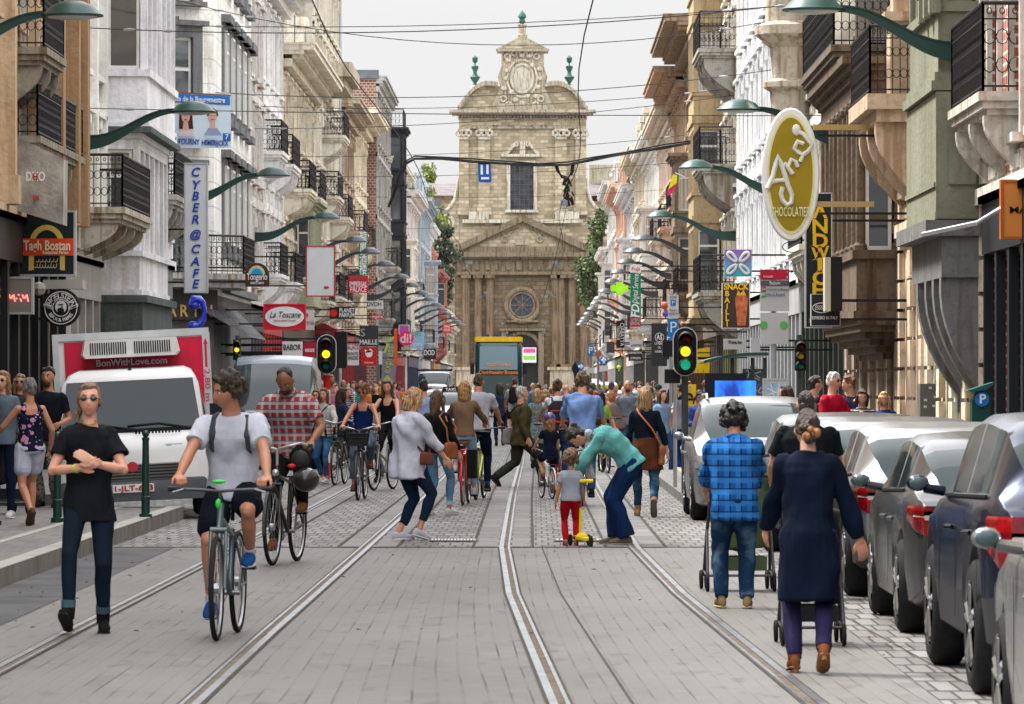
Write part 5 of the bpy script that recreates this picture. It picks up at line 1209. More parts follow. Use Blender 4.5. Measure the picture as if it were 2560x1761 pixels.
RSN = [
 (146, 1428, 600, 1452, 618, (.62, .60, .60), 'white and red top panel of the photo shop sign', [('Fuji', 1440, 610, 8, 18, RED)]),
 (147, 1428, 620, 1452, 716, (.01, .19, .09), 'green vertical photo shop sign with sideways white lettering', []),
 (147.3, 1428, 718, 1452, 741, (.48, .03, .07), 'red panel below the green photo sign reading two short lines', [('LABO', 1440, 724, 7, 18, WHT), ('DIGITAL', 1440, 733, 7, 20, WHT)]),
 (150, 1444, 730, 1475, 757, (.42, .42, .41), 'grey estate agent sign with thin lettering', [('Appart', 1458, 746, 8, 26, WHT)]),
 (140, 1476, 733, 1511, 830, (.028, .028, .030), 'tall charcoal brow studio sign with a white round monogram', [("L'ATELIER", 1494, 779, 5, 22, WHT), ('DU', 1494, 788, 5, 6, WHT), ('SOURCIL', 1494, 797, 5, 20, WHT), ('AS', 1494, 765, 12, 13, WHT)]),
 (165, 1396, 727, 1415, 789, (.02, .02, .022), 'black vertical caterer sign with sideways white words', []),
 (165, 1427, 770, 1456, 788, (.50, .50, .50), 'white sign with a small black dot and grey word', [('LUNETTES', 1441, 783, 4, 24, BLK)]),
 (168, 1424, 795, 1456, 818, (.03, .03, .03), 'dark repair shop sign with white scissors', [('REPARATION', 1440, 800, 5, 28, WHT), ('EXPRESS', 1440, 812, 5, 22, WHT)]),
 (175, 1374, 775, 1392, 800, (.05, .05, .06), 'small dark round-cornered sign over the right pavement', []),
 (112, 1640, 768, 1690, 792, (.42, .42, .42), 'grey pizza shop sign with dark lettering above the shelter', [('Pizza.be', 1665, 776, 7, 30, BLK)]),
 (100, 1700, 765, 1722, 800, (.5, .5, .52), 'pale notice panel on the wall behind the bus stop', [])]
for (Yq, x0, y0, x1, y1, col, lab, ln) in RSN:
 t = sign(Yq, x0, y0, x1, y1, col, lab, 1, ln, None)
 if 'green vertical' in lab:
  text('FDi', .34, t, at(1440, 703, Yq)-Vector((0, .1, 0)), WHT, None, rot=(R(90), R(-88), 0), shear=.2, bold=.02); text('Digital Service', .24, t, at(1440, 655, Yq)-Vector((0, .1, 0)), WHT, 66*Yq/F*K, rot=(R(90), R(-88), 0), shear=.2)
 if 'caterer' in lab:
  text('TRAITEUR', .16, t, at(1400, 755, Yq)-Vector((0, .1, 0)), WHT, .5, rot=(R(90), R(90), 0)); text('CIABATTA', .2, t, at(1409, 758, Yq)-Vector((0, .1, 0)), WHT, .8, rot=(R(90), R(90), 0))
 if 'monogram' in lab: q = MB(); q.tube([(pp(1494+10*cos(k*pi/12), 0, Yq)[0], Yq-.09, pp(0, 765+10*sin(k*pi/12), Yq)[1]) for k in range(24)], .008, 5, close=True); q.build('ring', WHT, t)
Y = 178; t = thing('pharmacy_cross', 'lit bright green pharmacy cross above the right pavement', 'sign', at(1404, 654, Y))
q = MB(); panel(q, Y, 1396, 639, 1412, 669, .2); panel(q, Y, 1385, 647, 1396, 661, .2); panel(q, Y, 1412, 647, 1423, 661, .2); q.build('cross', mat((.32, .75, .03), .5, emit=.05), t)
q = MB(); a = at(1423, 654, Y); q.box(a[0], XR, Y-.03, Y+.03, a[2]-.03, a[2]+.03); q.build('bracket', BLACK, t)
t = thing('awning', 'bright yellow scalloped shop awning on the right pavement', 'awning', at(1462, 815, 170)); Y = 170; q = MB()
pl = [(XR, at(0, 788, Y)[2]), (XR-.5, at(0, 791, Y)[2]), (XR-1.0, at(0, 803, Y)[2]), (XR-1.25, at(0, 822, Y)[2]), (XR-1.25, at(0, 838, Y)[2])]
for i in range(4): q.add([(pl[i][0], Y, pl[i][1]), (pl[i][0], Y+5, pl[i][1]), (pl[i+1][0], Y+5, pl[i+1][1]), (pl[i+1][0], Y, pl[i+1][1])], [(0, 1, 2, 3)])
q.add([(XR, Y, pl[4][1])]+[(a, Y, z) for a, z in pl], [tuple(range(6))]); q.build('canvas', mat((.80, .52, .01), .7), t)
q = MB()
for k in range(6): q.box(XR-1.3+k*.21, XR-1.3+k*.21+.19, Y-.02, Y, pl[4][1]-.12, pl[4][1]+.0)
q.build('valance', mat((.80, .52, .01), .7), t)
for i, (x, y0, Y, lab) in enumerate(((800, 735, 190, 'dark red rounded shop awning on the left pavement'), (1030+0, 0, 0, ''))):
 if not lab: continue
 t = thing('awning', lab, 'awning', at(x, y0, Y)); q = MB(); z0 = at(0, 730, Y)[2]; z1 = at(0, 775, Y)[2]; pl = [(XL, z0), (XL+.5, z0-.05), (XL+.95, z0-.3), (XL+1.2, z1)]
 for k in range(3): q.add([(pl[k][0], Y, pl[k][1]), (pl[k][0], Y+6, pl[k][1]), (pl[k+1][0], Y+6, pl[k+1][1]), (pl[k+1][0], Y, pl[k+1][1])], [(0, 1, 2, 3)])
 q.add([(XL, Y, z1)]+[(a, Y, z) for a, z in pl], [tuple(range(5))]); q.build('canvas', mat((.22, .02, .02), .7), t)
# ------------------------------------------------------------------ traffic lights, poles, shelter, bollards
def light_disc(q, c, r, m=0): q.lathe([(r, 0), (r*.9, -.03), (.01, -.05)], c, 16, 'y', m)
def traffic_light(x, yt, yb, Y, label, xb=None, board=True, side=1, on=(1,), redwhite=False, wpx=None):
 a = at(x, yt, Y); b_ = at(x, yb, Y); H = a[2]-b_[2]; w = H*.50 if board else H*.34; X = a[0]; zc = (a[2]+b_[2])/2
 t = thing('traffic_light', label, 'traffic light', (X, Y, 0))
 if board:
  for nm, k, m_, yo in (('backing_board', 1.0, mat((.62, .62, .60), .5), 0), ('board_face', .92, BLK, -.012)):
   q = MB(); r_ = w/2*k; zz = H/2-w/2; n = 10
   pl = [(X+r_*cos(pi*i/n), zc+zz+r_*sin(pi*i/n)) for i in range(n+1)]+[(X-r_*cos(pi*i/n), zc-zz-r_*sin(pi*i/n)) for i in range(n+1)]
   q.prism(pl, Y+yo-.01, Y+yo, 'y'); q.build(nm, m_, t)
 q = MB(); hw = H*.155; q.box(X-hw, X+hw, Y-.24, Y-.03, zc-H*.43, zc+H*.43)
 hs = q.build('housing', BLK, t)
 for k, (col, em) in enumerate((((.10, .008, .005), 0), ((.75, .48, .01), 0), ((.004, .16, .09), 0))):
  z = zc+H*.27*(1-k); lit = k in on; q = MB(); light_disc(q, (X, Y-.245, z), hw*.66)
  q.build('lens', mat(tuple(min(1, c*1.4) for c in col) if lit else col, .3, emit=(.3 if lit else 0)), t, 60)
  q = MB(); n = 12
  for j in range(n):
   a0, a1 = R(-20+220*j/n), R(-20+220*(j+1)/n); r_ = hw*.92
   q.add([(X+r_*cos(a0), Y-.24, z+r_*sin(a0)), (X+r_*cos(a1), Y-.24, z+r_*sin(a1)), (X+r_*cos(a1), Y-.46, z+r_*sin(a1)-.03), (X+r_*cos(a0), Y-.46, z+r_*sin(a0)-.03)], [(0, 1, 2, 3)])
  q.build('visor', BLK, t)
 q = MB(); xp = X if xb is None else at(xb, 0, Y)[0]
 q.tube([(xp, Y+.06, 0), (xp, Y+.06, a[2]+.05)], .05, 10)
 q.build('pole', mat((.05, .06, .06), .5), t)
 if redwhite:
  q = MB(); q2 = MB(); z = .05; k = 0
  while z < b_[2]+.05:
   (q if k % 2 == 0 else q2).lathe([(.062, 0), (.062, .26)], (xp, Y+.06, z), 12); z += .26; k += 1
  q.build('red_band', C(.6, .01, .015), t, 60); q2.build('white_band', WHT, t, 60)
 return t
TL = traffic_light(1552, 741, 853, 68, 'large traffic light with a white-edged board, amber and green showing, right of centre', on=(1, 2))
q = MB(); a = at(1510, 790, 68); q.box(a[0]-.05, a[0]+.15, 68.1, 68.35, a[2]-.12, a[2]+.12); q.box(a[0]-.02, a[0]+.2, 68.1, 68.35, a[2]-.5, a[2]-.3); q.build('side_lamp', BLK, TL)
TL = traffic_light(740, 758, 848, 84, 'traffic light on a red and white striped pole among the crowd at left', on=(1,), redwhite=True)
q = MB(); a = at(770, 790, 84); q.box(a[0]-.1, a[0]+.12, 84.0, 84.4, a[2]-.35, a[2]+.3); q.build('side_lamp', BLK, TL)
traffic_light(538, 766, 820, 106, 'smaller traffic light with amber lit above the vans at left', board=False, on=(1,))
TL = traffic_light(1812, 766, 846, 75, 'dark traffic light turned away beside the bus stop pole at right', board=False, on=())
# pole with parking signs
def round_sign(t, X, Y, z, r, col, glyph=None):
 q = MB(); q.lathe([(r, -.015), (r, .015)], (X, Y, z), 24, 'y'); q.build('disc', C(*col), t)
Y = 98; X = at(1526, 0, Y)[0]; t = thing('parking_sign_pole', 'grey pole with a pale zone panel above two blue parking panels', 'sign', (X, Y, 0))
q = MB(); q.tube([(X-.05, Y, 0), (X-.05, Y, at(0, 664, Y)[2])], .04, 10); q.build('pole', ALU, t)
q = MB(); panel(q, Y, 1513, 669, 1537, 722, .02, off=.06); q.build('white_panel', C(.62, .63, .64), t)
q = MB(); panel(q, Y, 1519, 680, 1531, 693, .01, off=.08); panel(q, Y, 1512, 724, 1537, 764, .02, off=.06); panel(q, Y, 1512, 766, 1535, 790, .02, off=.06); q.build('blue_panel', C(.01, .20, .55), t)
for s_, y, h, w, m_ in (('ZONE', 674, 6, 16, BLK), ('P', 687, 9, 6, WHT), ('Payant', 703, 5, 17, BLK), ('Betalend', 711, 5, 21, BLK), ('P', 743, 26, 14, WHT), ('EXCEPTE', 773, 4, 16, WHT), ('BEWONERS', 783, 4, 18, WHT)): text(s_, h*Y/F*K*1.35, t, at(1525, y, Y)-Vector((0, .10, 0)), m_, w*Y/F*K)
Y = 72; X = at(1530, 0, Y)[0]
t = thing('notice_plate', 'white regulation plate with small black text under the big traffic light', 'sign', (X, Y, 0))
q = MB(); panel(q, Y, 1514, 838, 1545, 862, .02); q.build('plate', C(.62, .62, .60), t)
for i, s_ in enumerate(('Excepte', 'Tarif 50', 'excepte riverains', 'Betalend')): text(s_, .06, t, at(1530, 842+i*5, Y)-Vector((0, .02, 0)), BLK, .18)
q = MB(); q.tube([(X, Y+.03, 0), (X, Y+.03, at(0, 840, Y)[2])], .03, 8); q.build('pole', ALU, t)
# bus stop sign
Y = 84; X = at(1754, 0, Y)[0]; t = thing('bus_stop_sign', 'bus stop panel with a red header, stop name and line numbers, on a grey pole', 'sign', (X, Y, 0))
q = MB(); q.tube([(X-.02, Y+.03, 0), (X-.02, Y+.03, at(0, 612, Y)[2])], .06, 10); q.build('pole', C(.36, .38, .42), t)
q = MB(); panel(q, Y, 1722, 636, 1788, 706, .05, off=.04); panel(q, Y, 1722, 709, 1786, 780, .05, off=.04); q.build('grey_panel', C(.50, .51, .52), t)
q = MB(); panel(q, Y, 1722, 611, 1788, 635, .05, off=.04); q.build('red_header', C(.50, .015, .05), t)
q = MB(); panel(q, Y, 1722, 635.5, 1788, 648, .01, off=.075); q.build('dark_band', C(.10, .10, .11), t)
q = MB(); panel(q, Y, 1724, 650, 1735, 661, .01, off=.075); q.build('number_red', C(.45, .01, .08), t)
q = MB(); panel(q, Y, 1724, 662, 1735, 673, .01, off=.075); ell(q, 1730, 737, 9, 9, Y, Y-.07); ell(q, 1775, 737, 9, 9, Y, Y-.07); q.build('number_green', C(.12, .42, .12), t)
for s_, x, y, h, w, m_ in (('Baljuw', 1755, 642, 9, 24, WHT), ('54', 1729.5, 656, 7, 8, WHT), ('81', 1729.5, 668, 7, 8, WHT), ('Vorst Centrum (Bervoets)', 1762, 656, 5, 48, BLK), ('Marius Renard', 1757, 668, 6, 40, BLU), ('brussels', 1740, 627, 6, 22, WHT), ('T', 1783, 619, 6, 3, WHT), ('B', 1783, 629, 6, 3, WHT)): text(s_, h*Y/F*K*1.35, t, at(x, y, Y)-Vector((0, .09, 0)), m_, w*Y/F*K)
# shelter
X0, X1 = at(1590, 0, 80)[0], at(1735, 0, 80)[0]
t = thing('bus_shelter', 'glass bus shelter with an arched dark roof and white graffiti on its pane', 'bus shelter', ((X0+X1)/2, 80, 0)); q = MB(); n = 10
for i in range(n):
 a, b_ = i/n, (i+1)/n; f = lambda s_: at(0, 800+22*s_**2.2-4*s_, 80)[2]
 q.add([(X1-(X1-X0)*a, 79, f(a)), (X1-(X1-X0)*b_, 79, f(b_)), (X1-(X1-X0)*b_, 83, f(b_)), (X1-(X1-X0)*a, 83, f(a)), (X1-(X1-X0)*a, 79, f(a)-.05), (X1-(X1-X0)*b_, 79, f(b_)-.05), (X1-(X1-X0)*b_, 83, f(b_)-.05), (X1-(X1-X0)*a, 83, f(a)-.05)], [(0, 1, 2, 3), (0, 4, 5, 1), (7, 6, 5, 4)])
q.build('roof', mat((.02, .06, .055), .4), t)
q = MB()
for x in (1655, 1700, 1728): q.box(at(x, 0, 80)[0]-.03, at(x, 0, 80)[0]+.03, 79.2, 79.26, 0, 2.15)
q.build('post', mat((.03, .05, .05), .4), t)
q = MB(); panel(q, 79.5, 1682, 836, 1735, 912, .015); q.build('glass_pane', glass((.12, .13, .13), .05), t)
q = MB(); rn = random.Random(9)
for (pts) in ([(1690, 842), (1694, 838), (1697, 846), (1694, 856)], [(1700, 830), (1704, 845), (1706, 838), (1712, 832)], [(1712, 850), (1722, 858)], [(1708, 855), (1720, 862)], [(1690, 890), (1700, 868), (1704, 888)], [(1692, 882), (1706, 880)], [(1708, 872), (1709, 888), (1716, 884)], [(1718, 888), (1724, 878), (1730, 884), (1724, 892), (1718, 888)], [(1705, 848), (1725, 842)]): stroke(q, pts, 79.4, 79.42, .012)
q.build('graffiti', C(.6, .6, .62), t)
t = thing('advert_screen', 'black advertising cabinet with a glowing blue screen in the bus shelter', 'screen', at(1650, 880, 79)); Y = 79
q = MB(); panel(q, Y, 1597, 846, 1690, 960, .2); q.build('cabinet', BLK, t)
def screenmat():
 m, n, l, b_ = _new("blue_screen"); g = n.new("ShaderNodeNewGeometry").outputs['Position']; f = _ramp(n, l, _noise(n, l, g, 3.5, 6, (1, 1, .5)), .4, .66)
 c = _mixc(n, l, f, (.003, .02, .16), (.02, .18, .85)); l.new(c, b_.inputs['Base Color']); l.new(c, b_.inputs['Emission Color']); b_.inputs['Emission Strength'].default_value = .4; return m
q = MB(); panel(q, Y, 1619, 863, 1712, 912, .02, off=.13); q.build('screen', screenmat(), t)
Y = 77; t = sign(Y, 1733, 862, 1782, 913, (.55, .57, .60), 'street map in a grey frame beside the bus stop pole', 1, (), ALU, brk=False, name='map_board')
deco(t, 'map_print', Y, mat((.28, .42, .56), .5, var=.3, sc=7), lambda q, yf: poly(q, [(1736, 868), (1779, 868), (1779, 910), (1736, 910)], Y, yf)); deco(t, 'map_street', Y, WHT, lambda q, yf: [stroke(q, p_, Y, yf-.01, .006) for p_ in ([(1736, 880), (1779, 900)], [(1745, 868), (1755, 910)], [(1765, 868), (1760, 910)], [(1736, 895), (1779, 885)])])
q = MB(); X = at(1757, 0, Y)[0]
for d in (-.25, .25): q.tube([(X+d, Y, 0), (X+d, Y, 1.5)], .03, 8)
q.build('leg', ALU, t)
# yellow temporary stop board, arrow signs, more
Y = 84; X = at(1562, 0, Y)[0]; t = thing('yellow_notice_board', 'yellow temporary bus stop board with a black symbol', 'sign', (X, Y, 0)); q = MB(); panel(q, Y, 1546, 871, 1577, 921, .04); q.build('board', C(.80, .50, .01), t)
q = MB(); stroke(q, arcpts(1561, 899, 7, 6, -20, 200, 10), Y, Y-.035, .02); stroke(q, [(1548, 905), (1572, 905)], Y, Y-.035, .02); q.build('symbol', BLK, t); q = MB(); panel(q, Y, 1556, 875, 1564, 882, .01, off=.03); q.build('white_plate', WHT, t); text('54', .06, t, at(1560, 878, Y)-Vector((0, .05, 0)), BLK, .06); q = MB(); q.tube([(X, Y+.04, 0), (X, Y+.04, 1.6)], .03, 8); q.build('pole', ALU, t)
def pole_sign(Y, x, parts, lab, top):
 X = at(x, 0, Y)[0]; t = thing('road_sign', lab, 'sign', (X, Y, 0)); q = MB(); q.tube([(X, Y+.05, 0), (X, Y+.05, at(0, top, Y)[2])], .05, 8); q.build('pole', ALU, t)
 for kind, cx, cy, r_, col, tx in parts:
  q = MB()
  if kind == 'o': q.lathe([(r_*Y/F*K, -.02), (r_*Y/F*K, .02)], (at(cx, 0, Y)[0], Y-.03, at(0, cy, Y)[2]), 24, 'y')
  else: panel(q, Y, cx-r_[0], cy-r_[1], cx+r_[0], cy+r_[1], .03, off=.03)
  q.build('disc' if kind == 'o' else 'plate', C(*col), t)
  if tx: text(tx, (r_ if kind == 'o' else r_[1])*Y/F*K*1.7, t, at(cx, cy, Y)-Vector((0, .07, 0)), WHT if col[0] < .3 else BLK, None, bold=.02)
  elif kind == 'o' and col[2] > .3:
   q = MB(); s_ = r_*.55; v = (0, -1) if 'up' in lab else (1, 0)
   stroke(q, [(cx-v[0]*s_, cy-v[1]*s_), (cx+v[0]*s_, cy+v[1]*s_)], Y, Y-.06, .05); stroke(q, [(cx+(v[1])*s_*.8, cy+v[0]*s_*.8), (cx+v[0]*s_, cy+v[1]*s_), (cx-v[1]*s_*.8, cy-v[0]*s_*.8)], Y, Y-.06, .05); q.build('arrow', WHT, t)
pole_sign(170, 1368, [('o', 1368, 818, 10, (.01, .16, .50), None), ('r', 1368, 835, (10, 6), (.6, .6, .6), None)], 'round blue road sign with a white arrow pointing up over a white plate', 806)
pole_sign(185, 1338, [('r', 1338, 795, (7, 12), (.01, .20, .55), 'P'), ('r', 1338, 840, (9, 6), (.55, .55, .53), None)], 'blue parking road sign with a white letter P above a small plate', 782)
pole_sign(215, 1313, [('o', 1315, 831, 9, (.01, .16, .50), None)], 'round blue road sign with a white arrow pointing right near the black hooded one', 822)
pole_sign(190, 1355, [('o', 1355, 802, 8, (.35, .14, .08), None)], 'small round brown shop sign on a pole beside the blue parking sign', 795)
t = thing('hooded_sign', 'road sign wrapped in a black plastic bag near the church', 'sign', gnd(1303, 935)); Y = 195
q = MB(); q.tube([(at(1303, 0, Y)[0], Y, 0), (at(1303, 0, Y)[0], Y, 2.6)], .05, 8); q.build('pole', ALU, t); q = MB(); poly(q, [(1294, 835), (1303, 820), (1312, 838), (1309, 850), (1311, 865), (1300, 866), (1301, 850)], Y, Y-.1, .12); q.build('bag', mat((.015, .015, .017), .3), t)
# parking meter
Y = 62.0; X = at(2219, 0, Y)[0]; t = thing('parking_meter', 'dark green parking meter with a slanted cap and a round blue P', 'parking meter', (X, Y, 0))
q = MB(); panel(q, Y, 2200, 905, 2242, 1000, .3); q.box(X-.12, X+.12, Y-.12, Y+.12, .15, 1.2); q.build('cabinet', mat((.010, .055, .045), .4), t)
q = MB(); q.prism([pp(2202, 905, Y), pp(2210, 884, Y), pp(2241, 884, Y), pp(2242, 905, Y)], Y-.15, Y+.15, 'y'); q.build('head', mat((.010, .055, .045), .4), t)
q = MB(); q.prism([pp(2186, 886, Y), pp(2248, 866, Y), pp(2250, 870, Y), pp(2230, 884, Y), pp(2200, 889, Y)], Y-.22, Y+.22, 'y'); q.build('cap', mat((.02, .09, .075), .35), t)
q = MB(); q.lathe([(.095, -.01), (.095, .01)], (at(2222, 0, Y)[0], Y-.17, at(0, 905, Y)[2]), 24, 'y'); q.build('blue_disc', C(.01, .16, .50), t); text('P', .17, t, at(2223, 905, Y)-Vector((0, .19, 0)), WHT, None, bold=.03)
# bollards on the left platform
def bollard(p, label):
 t = thing('bollard', label, 'bollard', p, group='green bollards on the platform', org=False)
 q = MB(); q.lathe([(.075, 0), (.075, .05), (.05, .06), (.05, .22), (.056, .225), (.056, .25), (.045, .26), (.038, .9), (.045, .905), (.045, .93), (.03, .94)], (0, 0, 0), 14); q.build('post', GREEN, t, 40)
 q = MB(); q.ball((0, 0, .975), .042, 10); q.build('knob', GREEN, t, 60)
bollard(gnd(330, 1175, .15), 'green bollard with a ball top in front of the truck grille'); bollard(gnd(130, 1184, .15), 'green bollard behind the woman in the black T-shirt')
bollard(gnd(-12, 1190, .15), 'green bollard cut by the left edge of the picture')
# flag, balloons, box on wall
Y = 150; t = thing('national_flag', 'black, yellow and red flag drooping from a balcony on the right', 'flag', at(1522, 420, Y))
for nm, pl, c_ in (('yellow_stripe', [(1524, 396), (1534, 397), (1533, 415), (1520, 428), (1514, 430)], (.85, .72, .02)), ('red_stripe', [(1514, 430), (1533, 415), (1528, 432), (1518, 442), (1511, 444)], (.75, .02, .12))): q = MB(); poly(q, pl, Y, Y, .03); q.build(nm, C(*c_), t)
q = MB(); q.tube([at(1530, 392, Y), at(1552, 402, Y)], .015, 6); q.build('staff', WHT, t)
for i, (x, y, r_, c_, lab) in enumerate(((1506, 693, 9, (.55, .10, .05), 'orange-red balloon beside the zone panel'), (1508, 711, 8, (.12, .08, .45), 'violet balloon below the orange-red one'), (1546, 735, 6, (.7, .2, .03), 'small orange balloon right of the blue parking panel'), (1511, 700, 5, (.7, .4, .02), 'yellow balloon tucked behind the zone panel'), (1343+0, 835, 0, (0, 0, 0), ''), (1402, 833, 5, (.6, .7, .03), 'lime balloon over the right pavement'), (1165-0, 940 - 0, 0, (0, 0, 0), ''))):
 if not lab: continue
 p = at(x, y, 108); q = MB(); q.ball((0, 0, 0), (r_*108/F*K*.92, r_*108/F*K*.92, r_*108/F*K), 14); q.lathe([(.02, -.03), (.005, .02)], (0, 0, -r_*108/F*K), 6); o = q.build('balloon', mat(c_, .25), None, 60, world=False); o.location = p; tag(o, lab, 'balloon')
Y = 74.5; t = thing('wall_cabinet', 'grey utility cabinet covered with stickers on the right-hand wall', 'cabinet', at(2110, 900, Y)); X1 = XR; a = at(2098, 945, Y); b_ = at(2124, 870, Y)
q = MB(); q.box(a[0]-.1, X1, Y-.1, Y+.4, a[2], b_[2]); q.build('case', C(.12, .11, .10), t); q = MB(); rn = random.Random(5)
for k in range(12): x = a[0]-.05+rn.random()*.3; z = a[2]+.05+rn.random()*(b_[2]-a[2]-.1); q.box(x, x+.05, Y-.104-.001*k, Y-.1, z, z+.04)
q.build('sticker', C(.5, .5, .5), t)
# ------------------------------------------------------------------ vehicles
TYRE = mat((.014, .014, .015), .85, var=.3, sc=14, bump=.3); RIM = mat((.34, .35, .36), .28, .9, var=.1); DARKP = mat((.02, .02, .022), .6); CARG = glass((.022, .034, .036), .07)
CHROME = mat((.6, .6, .62), .12, 1.0); REDL = mat((.20, .003, .005), .15, coat=.5, var=.5, sc=14); AMBER = mat((.6, .2, .02), .2, coat=.8); HEADL = mat((.45, .47, .48), .08, .5, coat=1.0, var=.4, sc=20)
def wheel_meshes(r, wd, spokes=5):
 t = MB(); rim = r*.66; t.lathe([(rim, -wd/2), (r*.86, -wd/2-.006), (r*.97, -wd*.40), (r, -wd*.25), (r, wd*.25), (r*.97, wd*.40), (r*.86, wd/2+.006), (rim, wd/2)], (0, 0, 0), 36, 'x')
 q = MB(); q.lathe([(rim, -wd/2), (rim*1.03, -wd/2-.004), (rim*.94, -wd/2+.01), (rim*.92, -wd*.2)], (0, 0, 0), 36, 'x'); q.lathe([(rim, wd/2), (rim*1.03, wd/2+.004), (rim*.94, wd/2-.01), (rim*.92, wd*.2)], (0, 0, 0), 36, 'x')
 for k in range(spokes):
  a = 2*pi*k/spokes
  for da in (-.14, .14):
   for s_ in (-1, 1):
    p0 = Vector((s_*(wd/2-.02), cos(a+da*.3)*r*.1, sin(a+da*.3)*r*.1)); p1 = Vector((s_*(wd/2-.005), cos(a+da)*rim*.95, sin(a+da)*rim*.95)); q.tube([p0, p1], [.03, .02], 6)
 q.lathe([(.01, -wd/2), (r*.16, -wd/2-.005), (r*.18, -wd/2+.03), (r*.18, wd/2-.03), (r*.16, wd/2+.005), (.01, wd/2)], (0, 0, 0), 16, 'x')
 d = MB(); d.lathe([(.02, -.02), (rim*.93, -.02), (rim*.93, .02), (.02, .02)], (0, 0, 0), 24, 'x')
 return t.mesh('tyre', TYRE, None, 40), q.mesh('rim', RIM, None, 40), d.mesh('hub', DARKP)
WHC = {}
def wheel(t, x, y, r, wd=.2, rot=0, spokes=5, m=None):
 k = (r, wd, spokes)
 if k not in WHC: WHC[k] = wheel_meshes(r, wd, spokes)
 w = bpy.data.objects.new('wheel', WHC[k][2]); COL.objects.link(w); w.parent = t; w.location = (x, y, r); w.rotation_euler = (rot, 0, 0)
 for nm, me in (('tyre', WHC[k][0]), ('rim', WHC[k][1])): obj(nm, me, w)
 return w
def car(label, x, y, rz, col, L=4.3, Wd=1.78, H=1.45, hood=.95, cowl=1.0, rear='hatch', wb=2.6, fo=.82, wr=.32, z0=.19, belt=.93, name='parked_car', group=None, metal=.6, plate='1-FLP-482', tumble=.80, extra=None, cat='car', rails=False, bumper=None, interior=True, light='rear', nose=.62):
 t = thing(name, label, cat, (x, y, 0), rz, group, org=False)
 # s = distance from the nose; local y = L/2 - s
 tp = {'hatch': (L-.62, L-.12, L-.10), 'wagon': (L-.42, L-.10, L-.08), 'sedan': (L-1.45, L-.75, L-.70), 'van': (L-.10, L-.03, L-.03), 'suv': (L-.50, L-.12, L-.10)}[rear]
 sH, sR, _ = tp; ws = cowl+(H-belt)*(1.55 if rear != 'van' else 1.1)
 Bk = ([0, .05, .25, cowl*.8, cowl, ws, sH, L-.15, L], [nose*.80, nose, nose+.10, hood-.04, hood, belt, belt+.04, belt+.03, belt-.12])
 if rear == 'sedan': Bk = (Bk[0], [nose*.8, nose, nose+.1, hood-.04, hood, belt, belt+.03, belt+.04, belt-.10])
 Rk = ([cowl, cowl+(ws-cowl)*.5, ws, ws+.5, (ws+sH)/2, sH, sH+(sR-sH)*.35, sR], [hood, hood+(H-hood)*.60, H-.045, H-.005, H, H-.05, H-.05-(H-belt)*.30, belt+.05])
 if rear == 'van': Rk = ([cowl, cowl+(ws-cowl)*.5, ws, ws+.4, L-.4, L-.1, L-.03], [hood, hood+(H-hood)*.55, H-.08, H, H, H-.03, H-.2])
 Wk = ([0, .04, .15, .45, 1.0, L-1.0, L-.35, L-.08, L], [Wd*.36, Wd*.415, Wd*.455, Wd*.487, Wd*.5, Wd*.5, Wd*.488, Wd*.455, Wd*.42])
 fw, rw = fo, fo+wb; ar = wr+.055
 ss = set([0, .02, .05, .1, .17, .26, .4, L-.02, L-.05, L-.1, L-.17, L-.28, sH, sR, cowl, ws]); 
 for c in (fw, rw):
  for k in range(-7, 8): ss.add(c+ar*sin(k*pi/14))
 v_ = .4
 while v_ < L-.3: ss.add(v_); v_ += .12
 pill = [cowl+(ws-cowl)*.62+.25, cowl+(ws-cowl)*.62+1.15, cowl+(ws-cowl)*.62+1.23, sH-.15 if rear not in ('sedan',) else sH-.05]
 for p_ in pill: ss.add(p_)
 ss = sorted(ss); ss = [s for i, s in enumerate(ss) if 0 <= s <= L and (i == 0 or s-ss[i-1] > .006)]
 rows = []
 Rk = ([0, Rk[0][0]]+Rk[0][1:-1]+[Rk[0][-1], L], [0, Rk[1][0]-.02]+Rk[1][1:-1]+[Rk[1][-1], 0])
 def smt(s, T_, d): return float(np.mean([np.interp(s+d*k_, *T_) for k_ in (-1, -.6, -.2, .2, .6, 1)]))
 for s in ss:
  ed = min(s, L-s); b_ = smt(s, Bk, min(.16, ed)); r_ = smt(s, Rk, min(.20 if rear != 'van' else .08, ed)) if Rk[0][1]-.1 < s < Rk[0][-2]+.06 else b_; r_ = max(r_, b_); w = smt(s, Wk, min(.12, ed))
  lo = z0+.10*max(0, 1-s/.25)+.12*max(0, 1-(L-s)/.3)
  for c in (fw, rw):
   if abs(s-c) < ar: lo = max(lo, wr+sqrt(ar*ar-(s-c)**2))
  hgt = b_-lo; e = r_-b_; cab = e/(H-belt) if H > belt else 0; tw = w*(1-(1-tumble)*min(1, max(0, cab)))
  row = [(0, lo), (w*.90, lo), (w*.97, lo+hgt*.06), (w, lo+hgt*.35), (w*1.0, lo+hgt*.62), (w*.985, b_-.07 if hgt > .12 else lo+hgt*.7), (w*.95, b_)]
  sh = .93*(1-min(1, cab))+min(1, cab)
  row += [(w*.93*(1-min(1, cab))+min(1, cab)*(w*.925), b_+min(.015, e*.1)+.004), (w*.70*(1-min(1, cab))+min(1, cab)*tw, b_+e*.86+.012), (w*.60*(1-min(1, cab))+min(1, cab)*(tw-.07), b_+e*.965+.018), (w*.35*(1-min(1, cab))+min(1, cab)*tw*.55, b_+e*.995+.026), (0, b_+e+.032)]
  rows.append(row)
 nj = len(rows[0]); V = []; idx = {}
